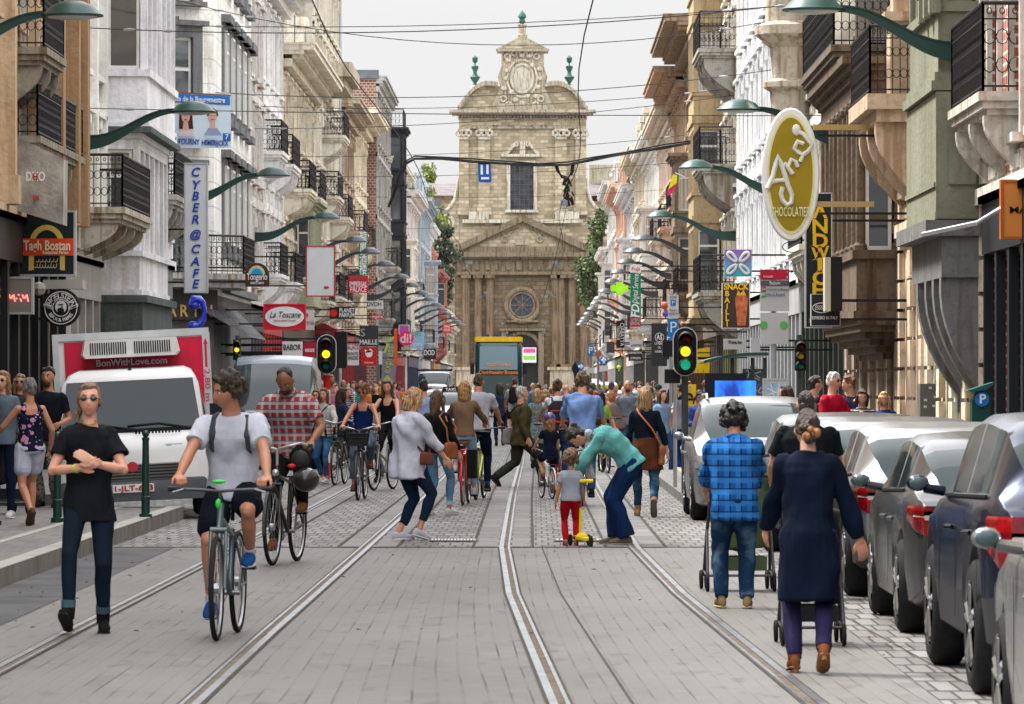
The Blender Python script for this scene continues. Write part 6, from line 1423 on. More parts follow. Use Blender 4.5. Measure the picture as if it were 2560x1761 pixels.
 for i, s in enumerate(ss):
  for j, (xx, zz) in enumerate(rows[i]):
   idx[(i, j, 1)] = len(V); V.append((xx, L/2-s, zz))
   if 0 < j < nj-1: idx[(i, j, -1)] = len(V); V.append((-xx, L/2-s, zz))
   else: idx[(i, j, -1)] = idx[(i, j, 1)]
 parts = {'body': [], 'windscreen': [], 'rear_window': [], 'side_window': {1: [], -1: []}, 'bumper': []}
 wz = ws-(ws-cowl)*.06
 for i in range(len(ss)-1):
  sm = (ss[i]+ss[i+1])/2
  for j in range(nj-1):
   for sd in (1, -1):
    f = (idx[(i, j, sd)], idx[(i+1, j, sd)], idx[(i+1, j+1, sd)], idx[(i, j+1, sd)])
    f = tuple(dict.fromkeys(f))
    if sd < 0: f = f[::-1]
    if len(f) < 3: continue
    if j >= 8 and cowl+.04 < sm < wz: parts['windscreen'].append(f); continue
    if j >= 8 and rear != 'van' and sH+.05 < sm < sR-.03: parts['rear_window'].append(f); continue
    if j == 7 and pill[0] < sm < pill[3] and not (pill[1] < sm < pill[2]) and (rear != 'van' or sm < pill[1]+.1): parts['side_window'][sd].append((0 if sm < pill[2] else 1, f)); continue
    if bumper is not None and j <= 2: parts['bumper'].append(f); continue
    parts['body'].append(f)
 parts['body'] += [tuple(idx[(0, j, 1)] for j in range(nj))+tuple(idx[(0, j, -1)] for j in range(nj-2, 0, -1)), tuple(idx[(len(ss)-1, j, 1)] for j in range(nj))[::-1]+tuple(idx[(len(ss)-1, j, -1)] for j in range(1, nj-1))]
 def mk(nm, faces, m_, off=0.0, par=None):
  if not faces: return None
  used = sorted({v for f in faces for v in f}); mp = {v: k for k, v in enumerate(used)}
  q = MB(); q.add([V[v] for v in used], [tuple(mp[v] for v in f) for f in faces]); return q.build(nm, m_, par or t, 42, world=False)
 pm = paint(col, .26, metal)
 body = mk('body', parts['body'], pm); mk('windscreen', parts['windscreen'], CARG); mk('rear_window', parts['rear_window'], CARG)
 for sd in (1, -1):
  for g_ in (0, 1): mk('side_window', [f for k, f in parts['side_window'][sd] if k == g_], CARG)
 if bumper is not None: mk('lower_trim', parts['bumper'], mat(bumper, .6))
 # interior block, window trims
 q = MB(); q.box(-Wd*.42, Wd*.42, L/2-min(sR, L-.2)+.15, L/2-cowl-.25, z0+.08, belt-.03); q.build('cabin_floor', DARKP, t, world=False)
 for sx in (-1, 1):
  for c in (fw, rw): wheel(t, sx*(Wd/2-.105), L/2-c, wr, .2, rot=random.random())
  # door mirror
  q = MB(); q.ball((sx*(Wd/2+.12), L/2-cowl-.52, belt+.07), (.07, .045, .05), 12); q.tube([(sx*(Wd/2-.04), L/2-cowl-.5, belt+.02), (sx*(Wd/2+.08), L/2-cowl-.52, belt+.04)], .03, 6); mi = q.build('door_mirror', pm, t, 60, world=False)
  q = MB(); q.ball((sx*(Wd/2+.12), L/2-cowl-.565, belt+.07), (.055, .015, .038), 12); q.build('mirror_glass', glass((.05, .08, .085), .06), mi, 60, world=False)
  for dy in (pill[1]-.25, pill[3]-.35):
   if rear != 'van' or dy < pill[1]: q = MB(); q.tube([(sx*(Wd/2-.0), L/2-dy-.08, belt-.16), (sx*(Wd/2+.03), L/2-dy, belt-.16), (sx*(Wd/2-.0), L/2-dy+.08, belt-.16)], .014, 6); q.build('door_handle', pm, t, world=False)
  for sl in (pill[0]-.12, (pill[1]+pill[2])/2, pill[3]+.02):
   q = MB(); wv = float(np.interp(sl, *Wk)); q.box(sx*(wv+.001) if sx > 0 else -wv-.003, sx*(wv+.003) if sx > 0 else -wv-.001, L/2-sl-.005, L/2-sl+.005, z0+.12, belt-.1); q.build('door_seam', BLACK, t, world=False)
  q = MB(); q.tube([(sx*float(np.interp(s, *Wk))*.955, L/2-s, float(np.interp(s, *Bk))+.008) for s in np.linspace(pill[0]-.1, pill[3]+.1, 14)], .012, 4); q.build('window_trim', CHROME if rails else BLACK, t, world=False)
  if rails: q = MB(); q.tube([(sx*Wd*.36, L/2-s, H+z_) for s, z_ in ((ws+.1, -.02), (ws+.2, .05), (sH-.2, .04), (sH-.05, -.04))], .018, 6); q.build('roof_rail', ALU, t, world=False)
  # lamps
  wl = Wd*.46
  zt = belt-.02; Lr = {'hatch': .22, 'wagon': .26, 'suv': .26, 'sedan': .2, 'van': .12}[rear]; hh = .20 if rear != 'suv' else .32
  def conform(nm, s0, s1, za, zb, m_, xo=.0, off=.012, par=None, xin=.30):
   """lens wrapped round the corner of the body, following its outline"""
   n = 8; a = []
   for k in range(n+1):
    s = s0+(s1-s0)*k/n; w = float(np.interp(s, *Wk)); a.append((w+off, L/2-s))
   end = a[-1] if s1 > L/2 else a[0]
   e2 = (end[0]-xin, end[1]-(off if s1 > L/2 else -off))
   e1 = (end[0], e2[1])
   a = (a+[e1, e2]) if s1 > L/2 else ([e2, e1]+a)
   q = MB(); o = 0; vs = []; 
   for (px, py) in a:
    tp_ = min(1, max(0, (abs(py)-(L/2-max(abs(s1-s0), .01)))/abs(s1-s0))) if s1 > L/2 else 1
    for dz, ins in ((za+(1-tp_)*(zb-za)*.45, .01), (za+.02+(1-tp_)*(zb-za)*.4, 0), (zb-.02, 0), (zb, .01)): vs.append((sx*(px-ins), py, dz))
   fs = []
   for k in range(len(a)-1): fs += [(k*4+r_, (k+1)*4+r_, (k+1)*4+r_+1, k*4+r_+1) for r_ in range(3)]
   q.add(vs, fs); return q.build(nm, m_, t, 50, world=False)
  conform('tail_light', L-Lr-.02, L-.001, zt-hh-.03, zt-.03, REDL)
  conform('tail_light_band', L-Lr+.04, L-.0, zt-hh*.42, zt-hh*.36, mat((.12, .004, .006), .2), off=.015, xin=.26)
  if rear != 'van': conform('reverse_lamp', L-.09, L-.0, zt-hh*.62, zt-hh*.42, mat((.45, .38, .36), .2, coat=1), off=.014, xin=.18)
  conform('headlight', .003, .34, nose-.02, nose+.14, HEADL, xin=.26)
  q = MB(); q.box(sx*Wd*.26, sx*Wd*.36, -L/2-.012, -L/2+.02, z0+.17, z0+.23); q.build('reflector', REDL, t, world=False)
  q = MB(); q.box(sx*Wd*.25, sx*Wd*.38, L/2-.02, L/2+.012, z0+.12, z0+.22); q.build('fog_lamp', DARKP, t, world=False)
 for s_, nm in ((1, 'front'), (-1, 'rear')):
  yy = s_*(L/2+.018)
  q = MB(); q.box(-.26, .26, yy-.008, yy+.008, nose-.22 if s_ > 0 else belt-.38, nose-.11 if s_ > 0 else belt-.27); pl = q.build('number_plate', mat((.7, .7, .68), .5), t, world=False)
  text(plate, .10, pl, (0, yy+s_*.012, (nose-.165 if s_ > 0 else belt-.325)), C(.35, .01, .01), .46, rot=(R(90), 0, 0 if s_ < 0 else pi), bold=.02)
 q = MB(); q.box(-.32, .32, L/2-.01, L/2+.014, nose-.04, nose+.06)
 for k in range(3): q.box(-.30, .30, L/2+.014, L/2+.022, nose-.03+k*.03, nose-.02+k*.03)
 q.build('grille', BLACK, t, world=False); q = MB(); q.box(-.42, .42, L/2-.02, L/2+.012, z0+.08, z0+.24); q.build('air_intake', BLACK, t, world=False)
 q = MB(); q.lathe([(.05, 0), (.05, .01)], (0, L/2+.024, nose+.02), 16, 'y'); q.build('badge', CHROME, t, world=False)
 q = MB(); q.box(-Wd*.40, Wd*.40, -L/2-.005, -L/2+.02, belt-.46, belt-.452); q.build('boot_seam', BLACK, t, world=False)
 q = MB(); q.tube([(-.02, -L/2+.13, belt+.10), (.30, -L/2+.16, belt+.13)], .009, 5); q.build('rear_wiper', BLACK, t, world=False)
 q = MB(); q.box(-Wd*.43, Wd*.43, -L/2-.006, -L/2+.05, z0+.10, z0+.14); q.build('rear_diffuser', DARKP, t, world=False)
 return t
SILV = (.26, .268, .28)
PG = 'cars parked along the right kerb'
car('grey car cut by the right edge, nearest of the parked row', 3.02, 20.45, 0, (.20, .205, .205), L=4.3, H=1.38, rear='hatch', group=PG, metal=.5)
car('dark blue SUV with tall red tail lamps, second nearest in the parked row', 3.28, 27.0, 0, (.007, .012, .032), L=4.45, Wd=1.84, H=1.52, hood=1.0, belt=1.04, wb=2.68, fo=.84, wr=.37, rear='suv', group=PG, z0=.26, bumper=(.03, .03, .035), plate='1-GHK-705')
car('slate grey car between the dark blue SUV and the silver hatchback', 3.32, 33.4, 0, (.07, .072, .075), L=4.05, Wd=1.74, H=1.34, wb=2.5, group=PG, plate='1-DXA-118')
car('silver hatchback with angular red tail lamp beside the woman in the navy coat', 3.36, 39.05, 0, SILV, L=4.2, Wd=1.80, H=1.36, wb=2.6, group=PG, z0=.24, bumper=(.05, .05, .05), plate='1-KTR-930')
car('light grey hatchback with sloping roof just past the silver one', 3.30, 44.2, 0, (.18, .185, .19), L=4.1, H=1.37, group=PG, plate='1-BNW-264')
car('graphite hatchback half hidden by the man in the black T-shirt', 3.20, 49.3, 0, (.10, .105, .11), L=4.0, H=1.38, group=PG, plate='1-CVE-551')
car('silver car with roof rails facing the camera beside the blue plaid shirt', 2.83, 60.4, pi, (.28, .29, .30), L=4.3, Wd=1.80, H=1.52, hood=.98, belt=.98, rear='wagon', wb=2.65, rails=True, nose=.68, plate='1-RPL-377', group=PG)
LG = 'traffic queuing in the street'
# delivery truck
t = thing('delivery_truck', 'white delivery truck with a red front box, cooling unit and tilted stance at left', 'truck', (-5.12, 60.6, 0), pi+.10, org=False); t.scale = (1, 1, .94); t.rotation_euler = (0, R(2.8), pi+.06)
WP = paint((.66, .67, .68), .3, 0)
def loft(q, secs, m=0, cap=True):
 n = len(secs[0]); vs = [p for s in secs for p in s]; fs = []
 for i in range(len(secs)-1): fs += [(i*n+k, i*n+(k+1) % n, (i+1)*n+(k+1) % n, (i+1)*n+k) for k in range(n)]
 if cap: fs += [tuple(range(n))[::-1], tuple(range((len(secs)-1)*n, len(secs)*n))]
 q.add(vs, fs, m)
def ysec(y, w, z0, z1, r=.12, wt=None):
 wt = wt or w; return [(-w, y, z0), (w, y, z0), (w, y, z0+(z1-z0)*.5), (wt, y, z1-r), (wt-r*.4, y, z1-r*.3), (wt-r, y, z1), (-wt+r, y, z1), (-wt+r*.4, y, z1-r*.3), (-wt, y, z1-r), (-w, y, z0+(z1-z0)*.5)]
q = MB(); loft(q, [ysec(1.1, .90, .32, .92, .1, .80), ysec(1.05, .95, .30, 1.02, .1, .88), ysec(.92, .965, .28, 1.12, .1, .92), ysec(.7, .97, .28, 1.17, .08, .94)]); q.build('bonnet', WP, t, 40, world=False)
q = MB(); loft(q, [ysec(.72, .965, .28, 1.16, .08, .93), ysec(.43, .965, .28, 1.90, .10, .87), ysec(.25, .965, .28, 2.0, .14, .84), ysec(-1.0, .965, .28, 2.04, .16, .83)]); q.build('cab', WP, t, 40, world=False)
def quad(q, a, b_, c, d, th=.01):
 a, b_, c, d = map(Vector, (a, b_, c, d)); n_ = (b_-a).cross(d-a).normalized()*th; q.add([a, b_, c, d, a+n_, b_+n_, c+n_, d+n_], [(3, 2, 1, 0), (4, 5, 6, 7), (0, 1, 5, 4), (1, 2, 6, 5), (2, 3, 7, 6), (3, 0, 4, 7)])
q = MB(); quad(q, (.88, .735, 1.20), (-.88, .735, 1.20), (-.80, .455, 1.86), (.80, .455, 1.86), .012); wsn = q.build('windscreen', glass((.014, .024, .027), .03), t, world=False)
q = MB(); quad(q, (.92, .735, 1.165), (-.92, .735, 1.165), (-.89, .74, 1.21), (.89, .74, 1.21), .02); q.build('windscreen_seal', BLACK, t, world=False)
for a, b_, c in (((-.1, .78, 1.19), (.3, .74, 1.26), (.78, .75, 1.24)), ((-.75, .77, 1.19), (-.35, .73, 1.27), (.05, .745, 1.25))): q = MB(); q.tube([a, b_, c], .013, 5); q.build('wiper', BLACK, t, world=False)
q = MB(); q.box(-.62, .62, 1.085, 1.125, .52, .74)
q.build('grille', mat((.30, .31, .32), .5), t, world=False)
q = MB()
for k in range(5): q.box(-.58, .58, 1.12, 1.145, .535+k*.042, .555+k*.042)
q.build('grille_slot', BLACK, t, world=False)
q = MB(); loft(q, [ysec(1.14, .80, .24, .50, .05), ysec(1.10, .93, .24, .53, .05), ysec(.75, .975, .24, .55, .05)]); q.build('bumper', mat((.075, .085, .095), .5), t, 40, world=False)
for sx in (-1, 1):
 q = MB(); q.add([(sx*.66, 1.10, .80), (sx*.88, 1.03, .78), (sx*.93, .93, 1.02), (sx*.72, 1.04, 1.06)], [(0, 1, 2, 3)]); q.v = [(x, y+.03, z) for x, y, z in q.v]; q.add([(x, y-.08, z) for x, y, z in q.v], [(3, 2, 1, 0)]); q.f += [(0, 4, 5, 1), (1, 5, 6, 2), (2, 6, 7, 3), (3, 7, 4, 0)]; q.m += [0]*4; q.build('headlight', HEADL, t, world=False)
 q = MB(); q.box(sx*1.0, sx*1.16, .48, .58, 1.15, 1.50); q.tube([(sx*.95, .5, 1.2), (sx*1.05, .53, 1.22)], .03, 6); q.build('door_mirror', BLACK, t, world=False)
 q = MB(); q.add([(sx*.972, .55, 1.22), (sx*.972, -.75, 1.22), (sx*.88, -.70, 1.82), (sx*.88, .36, 1.82)], [(0, 1, 2, 3)]); q.build('side_window', CARG, t, world=False)
 for yy in (.35, -3.6): wheel(t, sx*.84, yy, .33, .21)
q = MB()
for k in range(14): q.box(-.62+k*.042, -.595+k*.042, .93, .945, 1.135, 1.165)
q.build('air_vent', BLACK, t, world=False)
q = MB(); q.box(-.26, .26, 1.145, 1.16, .36, .47); pl = q.build('number_plate', C(.7, .7, .68), t, world=False); text('1-JLT-683', .10, pl, (0, 1.166, .415), C(.35, .01, .01), .48, rot=(R(90), 0, pi), bold=.02)
q = MB(); q.lathe([(.07, 0), (.07, .02)], (0, 1.145, .70), 20, 'y'); q.build('badge', C(.45, .03, .05), t, world=False)
q = MB(); q.box(-.64, -.42, 1.066, 1.075, .86, .99); st = q.build('green_sticker', C(.6, .63, .6), t, world=False); q = MB(); q.box(-.50, -.44, 1.076, 1.08, .93, .97); q.build('green_mark', C(.02, .35, .10), st, world=False)
BW = 1.0; bz0, bz1 = .72, 2.52
q = MB(); q.box(-BW, BW, -4.6, -1.05, bz0, bz1); q.build('box', paint((.66, .67, .66), .4, 0), t, world=False)
q = MB(); q.box(-BW+.07, BW-.13, -1.05, -1.035, bz0+.1, bz1-.09); q.build('red_front', mat((.55, .012, .05), .4), t, world=False)
q = MB()
for a in ((-BW-.02, BW+.02, bz1-.07, bz1+.03), (-BW-.02, -BW+.07, bz0, bz1-.071), (BW-.06, BW+.02, bz0, bz1-.071)): q.box(a[0], a[1], -1.06, -1.02, a[2], a[3])
q.build('aluminium_trim', mat((.50, .52, .54), .35, .5), t, world=False)
q = MB(); loft(q, [[(x*s_, y, zc) for x, zc in ((-.60, 2.19), (.60, 2.19), (.64, 2.24), (.60, 2.44), (-.60, 2.44), (-.64, 2.24))] for y, s_ in ((-1.03, 1.0), (-.62, 1.0), (-.55, .96))]); cu = q.build('cooling_unit', mat((.62, .62, .60), .45), t, 30, world=False)
q = MB()
for sx in (-1, 1):
 for k in range(16): x = sx*(.06+k*.030); q.box(x-.008, x+.008, -.552, -.54, 2.235, 2.40)
q.build('cooling_slot', BLACK, cu, world=False)
text('BonWithLove.com', .13, t, (0, -1.0, 2.12), C(.75, .62, .64), .92, rot=(R(90), 0, pi), bold=.02)
text('2,80 m', .10, t, (-BW+.03, -1.01, 1.75), C(.5, .02, .05), .42, rot=(R(90), R(90), pi)); q = MB(); q.box(-BW+.015, -BW+.045, -1.018, -1.012, 2.0, 2.32); q.prism([(-BW+.0, 2.32), (-BW+.06, 2.32), (-BW+.03, 2.41)], -1.018, -1.012, 'y'); q.build('red_arrow', C(.5, .02, .05), t, world=False)
q = MB(); q.box(-.012, .012, .2, .22, 1.98, 2.10); q.ball((0, .2, 2.0), .03, 8); q.build('aerial', BLACK, t, world=False)
car('tall grey-blue van with a rounded roof behind the delivery truck', -5.35, 97, pi, (.09, .11, .14), L=5.2, Wd=1.95, H=2.28, hood=1.15, belt=1.15, cowl=.85, rear='van', wb=3.2, fo=.85, wr=.33, tumble=.86, name='van', cat='van', group=LG, nose=.75, plate='1-VAN-220', metal=.3)
car('silver estate car waiting behind the women on bicycles', -3.55, 175, pi, SILV, L=4.5, H=1.52, rear='wagon', rails=True, group=LG, plate='1-EST-141')
car('pale silver hatchback with reflecting windscreen left of the taxi', -3.0, 196, pi, (.40, .43, .45), L=4.2, H=1.48, group=LG)
tx = car('silver taxi with a black roof sign in the left lane', -2.95, 163, pi, (.45, .47, .47), L=4.6, Wd=1.82, H=1.47, rear='sedan', group=LG, name='taxi', cat='taxi')
q = MB(); q.prism([(-.30, 1.46), (.30, 1.46), (.22, 1.66), (-.22, 1.66)], -.05, .12, 'y'); q.v = [(x*1.1, y+.0, z) for x, y, z in q.v]; ts = q.build('roof_sign', BLACK, tx, world=False); text('TAXI', .13, ts, (0, .125, 1.555), WHT, .36, rot=(R(90), 0, pi), bold=.03)
vn = car('white van with bicycles on its roof rack, queuing left of the bus', -5.4, 252, pi, (.60, .61, .62), L=5.2, Wd=2.0, H=2.45, hood=1.2, belt=1.2, cowl=.85, rear='van', wb=3.2, fo=.9, wr=.33, tumble=.86, name='van', cat='van', group=LG, nose=.8, metal=0)
q = MB()
for yy in (-1.2, 0, 1.2): q.box(-.9, .9, yy-.03, yy+.03, 2.46, 2.56)
q.tube([(-.9, -1.5, 2.56), (-.9, 1.4, 2.56)], .04, 6); q.tube([(.9, -1.5, 2.56), (.9, 1.4, 2.56)], .04, 6); q.build('roof_rack', BLACK, vn, world=False)
car('small white car ahead of the roof rack van', -5.2, 238, pi, (.55, .56, .56), L=4.2, H=1.75, hood=1.0, belt=1.05, rear='wagon', group=LG)
car('pale green-grey car far back between the van and the bus', -4.6, 292, pi, (.38, .43, .43), L=4.3, H=1.6, group=LG)
car('white van driving away with a yellow roof band, right of the tracks', 3.55, 250, 0, (.62, .63, .60), L=4.6, Wd=1.85, H=1.86, hood=1.1, belt=1.1, rear='wagon', name='van', cat='van', group=LG, metal=0)
car('plain white van ahead of the one with the yellow band', 3.3, 300, 0, (.58, .58, .58), L=5, Wd=1.95, H=2.1, hood=1.1, belt=1.1, rear='wagon', name='van', cat='van', group=LG, metal=0)
car('dark blue-grey car seen from behind, right of the man in the grey T-shirt', 4.15, 178, 0, (.04, .07, .09), L=4.4, H=1.50, group=LG)
car('white hatchback between the dark car and the yellow-banded van', 3.9, 212, 0, (.55, .56, .56), L=4.2, H=1.46, group=LG)
q = MB(); q.box(-.75, .75, -2.32, -2.28, 1.55, 1.72); o = [x for x in bpy.data.objects if x.get('label', '').startswith('white van driving away')][0]; q.build('yellow_band', C(.75, .62, .02), o, world=False); text('Dockx', .3, o, (0, -2.33, 1.05), C(.02, .35, .15), .9, bold=.03)
# sightseeing bus
YB_ = 254.0; t = thing('sightseeing_bus', 'open-top double-decker sightseeing bus with a yellow rim and dark glass front', 'bus', (-2.02, YB_+5, 0), pi, org=False)
BB = paint((.012, .05, .055), .25, .2)
def bs(y, w, z0, z1): return ysec(y, w, z0, z1, .18)
q = MB(); loft(q, [ysec(5.1, 1.08, .55, 3.9, .2), ysec(5.0, 1.2, .32, 4.0, .2), ysec(4.8, 1.26, .30, 4.08, .2), ysec(-5, 1.26, .30, 4.08, .2)]); q.build('body', BB, t, 40, world=False)
q = MB(); q.box(-1.28, 1.28, -5, 4.9, 4.09, 4.30); q.box(-1.2, 1.2, 4.6, 5.02, 4.05, 4.32); q.build('yellow_rim', mat((.80, .50, .01), .5), t, world=False)
q = MB(); quad(q, (1.02, 5.12, 2.55), (-1.02, 5.12, 2.55), (-1.0, 5.08, 3.80), (1.0, 5.08, 3.80), .02); q.build('upper_windscreen', glass((.20, .30, .36), .05), t, world=False)
q = MB(); quad(q, (1.05, 5.13, 1.15), (-1.05, 5.13, 1.15), (-1.05, 5.12, 2.25), (1.05, 5.12, 2.25), .02); q.build('lower_windscreen', glass((.05, .09, .09), .03), t, world=False)
q = MB(); q.box(-1.1, 1.1, 5.10, 5.16, .35, 1.0); q.build('red_front', C(.5, .02, .02), t, world=False)
q = MB()
for x0, x1, c_ in ((-.95, -.2, 0), (.15, .9, 0)): q.box(x0, x1, 5.16, 5.175, .55, .85)
q.build('blue_stripe', C(.02, .12, .4), t, world=False)
for s_, z, h, w, c_ in (('Citysightseeing Brussels', 2.40, .28, 2.1, C(.80, .25, .06)), ('TICKETS ON BUS', 2.80, .22, 1.3, C(.85, .35, .04))): text(s_, h, t, (0, 5.16, z), c_, w, rot=(R(90), 0, pi), bold=.02)
for x, y in ((-1, 3.6), (1, 3.6), (-1, -3), (1, -3)): wheel(t, x*1.1, y, .48, .28)
for sx in (-1, 1):
 q = MB(); q.box(sx*1.30, sx*1.52, 4.9, 5.05, 2.3, 2.85); q.tube([(sx*1.2, 5, 2.9), (sx*1.42, 5, 2.9)], .03, 6); q.build('door_mirror', BLACK, t, world=False)
 q = MB(); q.ball((sx*.95, 5.14, .72), (.14, .05, .12), 10); q.build('headlight', HEADL, t, world=False)
 q = MB(); q.box(sx*1.262, sx*1.27, -4.5, 4.2, 1.5, 2.2); q.build('side_window', CARG, t, world=False)
q = MB()
for x in (-.6, .1, .7): q.box(x-.2, x+.2, 4.3, 4.4, 4.3, 4.45)
q.build('seat_back', C(.03, .05, .15), t, world=False)
# ------------------------------------------------------------------ people
def vv(*a): return Vector(a)
def loftv(q, cs, side, fwd, rx, ry, n=18, m=0):
 vs = []; N = len(cs)
 for c, s_, f, a, b in zip(cs, side, fwd, rx, ry):
  for k in range(n):
   t = 2*pi*k/n; ct, st = cos(t), sin(t); e = .85
   vs.append(tuple(c+s_*(a*math.copysign(abs(ct)**e, ct))+f*(b*math.copysign(abs(st)**e, st))))
 fs = [(i*n+k, i*n+(k+1) % n, (i+1)*n+(k+1) % n, (i+1)*n+k) for i in range(N-1) for k in range(n)]+[tuple(range(n))[::-1], tuple(range((N-1)*n, N*n))]
 q.add(vs, fs, m)
def cap(q, pts, rs, n=12):
 """chain of round-ended tapered segments"""
 pts = [Vector(p) for p in pts]; q.tube(pts, rs, n)
 for p, r in zip(pts, rs): q.ball(p, r if not hasattr(r, '__len__') else min(r), 10)
def ik(a, b, l1, l2, hint):
 d = b-a; L = d.length; L2 = min(L, (l1+l2)*.998); d = d.normalized(); b = a+d*L2 if L > L2 else b; L = L2
 x = (l1*l1-l2*l2+L*L)/(2*L); h = sqrt(max(0, l1*l1-x*x)); u = hint-d*hint.dot(d); u = u.normalized() if u.length > 1e-5 else vv(0, 1, 0)
 return a+d*x+u*h, b
def solid(q, name, m, voxel, it=6, amp=0.0, parent=None, color=None, seed=0, fr=1.0):
 me = q.mesh(name, m); o = bpy.data.objects.new(name, me); COL.objects.link(o)
 r = o.modifiers.new('r', 'REMESH'); r.mode = 'VOXEL'; r.voxel_size = voxel; r.use_smooth_shade = True
 s = o.modifiers.new('s', 'SMOOTH'); s.factor = .5; s.iterations = it
 dg = bpy.context.evaluated_depsgraph_get(); e = o.evaluated_get(dg); nm = bpy.data.meshes.new_from_object(e); nm.name = name
 bpy.data.objects.remove(o); bpy.data.meshes.remove(me)
 if amp:
  n = len(nm.vertices); co = np.empty(n*3, np.float32); nm.vertices.foreach_get('co', co); co = co.reshape(-1, 3); no = np.empty(n*3, np.float32); nm.vertex_normals.foreach_get('vector', no); no = no.reshape(-1, 3)
  x, y, z = co.T*fr; d = np.zeros(n)
  rs = np.random.RandomState(seed)
  for k in range(5):
   a = rs.randn(3); a[2] *= .8; a /= np.linalg.norm(a); w = 14+18*rs.rand()+k*7
   d += np.sin(w*(a[0]*x+a[1]*y+a[2]*z)+2.2*np.sin(9*(a[1]*x-a[0]*z)+rs.rand()*6)+rs.rand()*6)/(1+.5*k)
  co += no*(d*amp*.8)[:, None]; nm.vertices.foreach_set('co', co.ravel())
 nm.shade_smooth(); nm.update()
 o = bpy.data.objects.new(name, nm); COL.objects.link(o)
 if parent is not None: o.parent = parent
 if color is not None: o.color = (*color, 1)
 return o
def small(q, name, m, parent, color=None, sm=60):
 o = q.build(name, m, parent, sm, world=False)
 if color is not None: o.color = (*color, 1)
 return o
SK = {'pale': (.62, .34, .24), 'fair': (.52, .27, .18), 'tan': (.40, .19, .11), 'brown': (.22, .10, .055)}
def headpts(q, c, Rm, k, nose=1.0):
 n, mm = 36, 28; vs = []
 for i in range(mm+1):
  th = pi*i/mm
  for j in range(n):
   ph = 2*pi*j/n; dx, dy, dz = sin(th)*cos(ph), sin(th)*sin(ph), cos(th)
   x, y, z = .074*dx, .094*dy, .118*dz; t = max(0, -z/.118)
   x *= 1-.40*t**1.4
   if y < 0: y *= 1-.5*t
   else:
    y *= .93+.07*t
    g = lambda a, b, sa, sb: math.exp(-((x-a)/sa)**2-((z-b)/sb)**2)
    nz = max(0, min(1, (.026-z)/.055))*(1 if z > -.034 else max(0, 1-(-.034-z)/.012))
    y += nose*.026*nz*math.exp(-(x/.011)**2)+.004*g(0, .036, .05, .01)+.006*g(0, -.060, .024, .014)+.010*g(0, -.098, .022, .018)
    y -= .010*(g(.031, .010, .015, .011)+g(-.031, .010, .015, .011))
   vs.append(tuple(c+Rm @ Vector((x*k, y*k, z*k))))
 fs = [(i*n+j, i*n+(j+1) % n, (i+1)*n+(j+1) % n, (i+1)*n+j) for i in range(mm) for j in range(n)]
 q.add(vs, fs)
 for s_ in (-1, 1): q.ball(c+Rm @ Vector((s_*.076*k, -.005*k, -.004*k)), (.011*k, .02*k, .032*k), 10, rot=Rm)
def hand(q, w, d, pn, k, curl=.35, thumb=1, r=.0088):
 """palm, four unequal fingers, and a thumb leaving the side of the palm; d = pointing direction, pn = palm normal"""
 d = d.normalized(); pn = (pn-d*pn.dot(d)).normalized(); s_ = d.cross(pn)*thumb; Rm = Matrix((s_, d, pn)).transposed()
 q.ball(w+d*.045*k, (.041*k, .056*k, .017*k), 12, rot=Rm)
 q.tube([w-d*.03*k, w+d*.02*k], [.024*k, .028*k], 10)
 for i, (o, L) in enumerate(((.030, .068), (.010, .078), (-.010, .073), (-.029, .056))):
  p = w+d*.088*k+s_*o*k*1.05; a = 0; pts = [p-d*.03*k, p]
  for seg in (.42, .33, .25):
   a += curl*(1.15 if seg > .4 else .9); dd = d*cos(a)+pn*sin(a); p = p+dd*L*seg*k; pts.append(p)
  cap(q, pts, [r*k*1.12, r*k*1.1, r*k, r*k*.92, r*k*.8], 8)
 p = w+d*.02*k+s_*.032*k; a = .6; dd = (d*cos(a)+s_*sin(a)+pn*.35*min(1, curl)).normalized(); p2 = p+dd*.038*k; dd2 = (d*cos(.25)+s_*.2+pn*curl).normalized(); p3 = p2+dd2*.032*k; cap(q, [p-dd*.01, p2, p3], [.0125*k, .011*k, .009*k], 8)
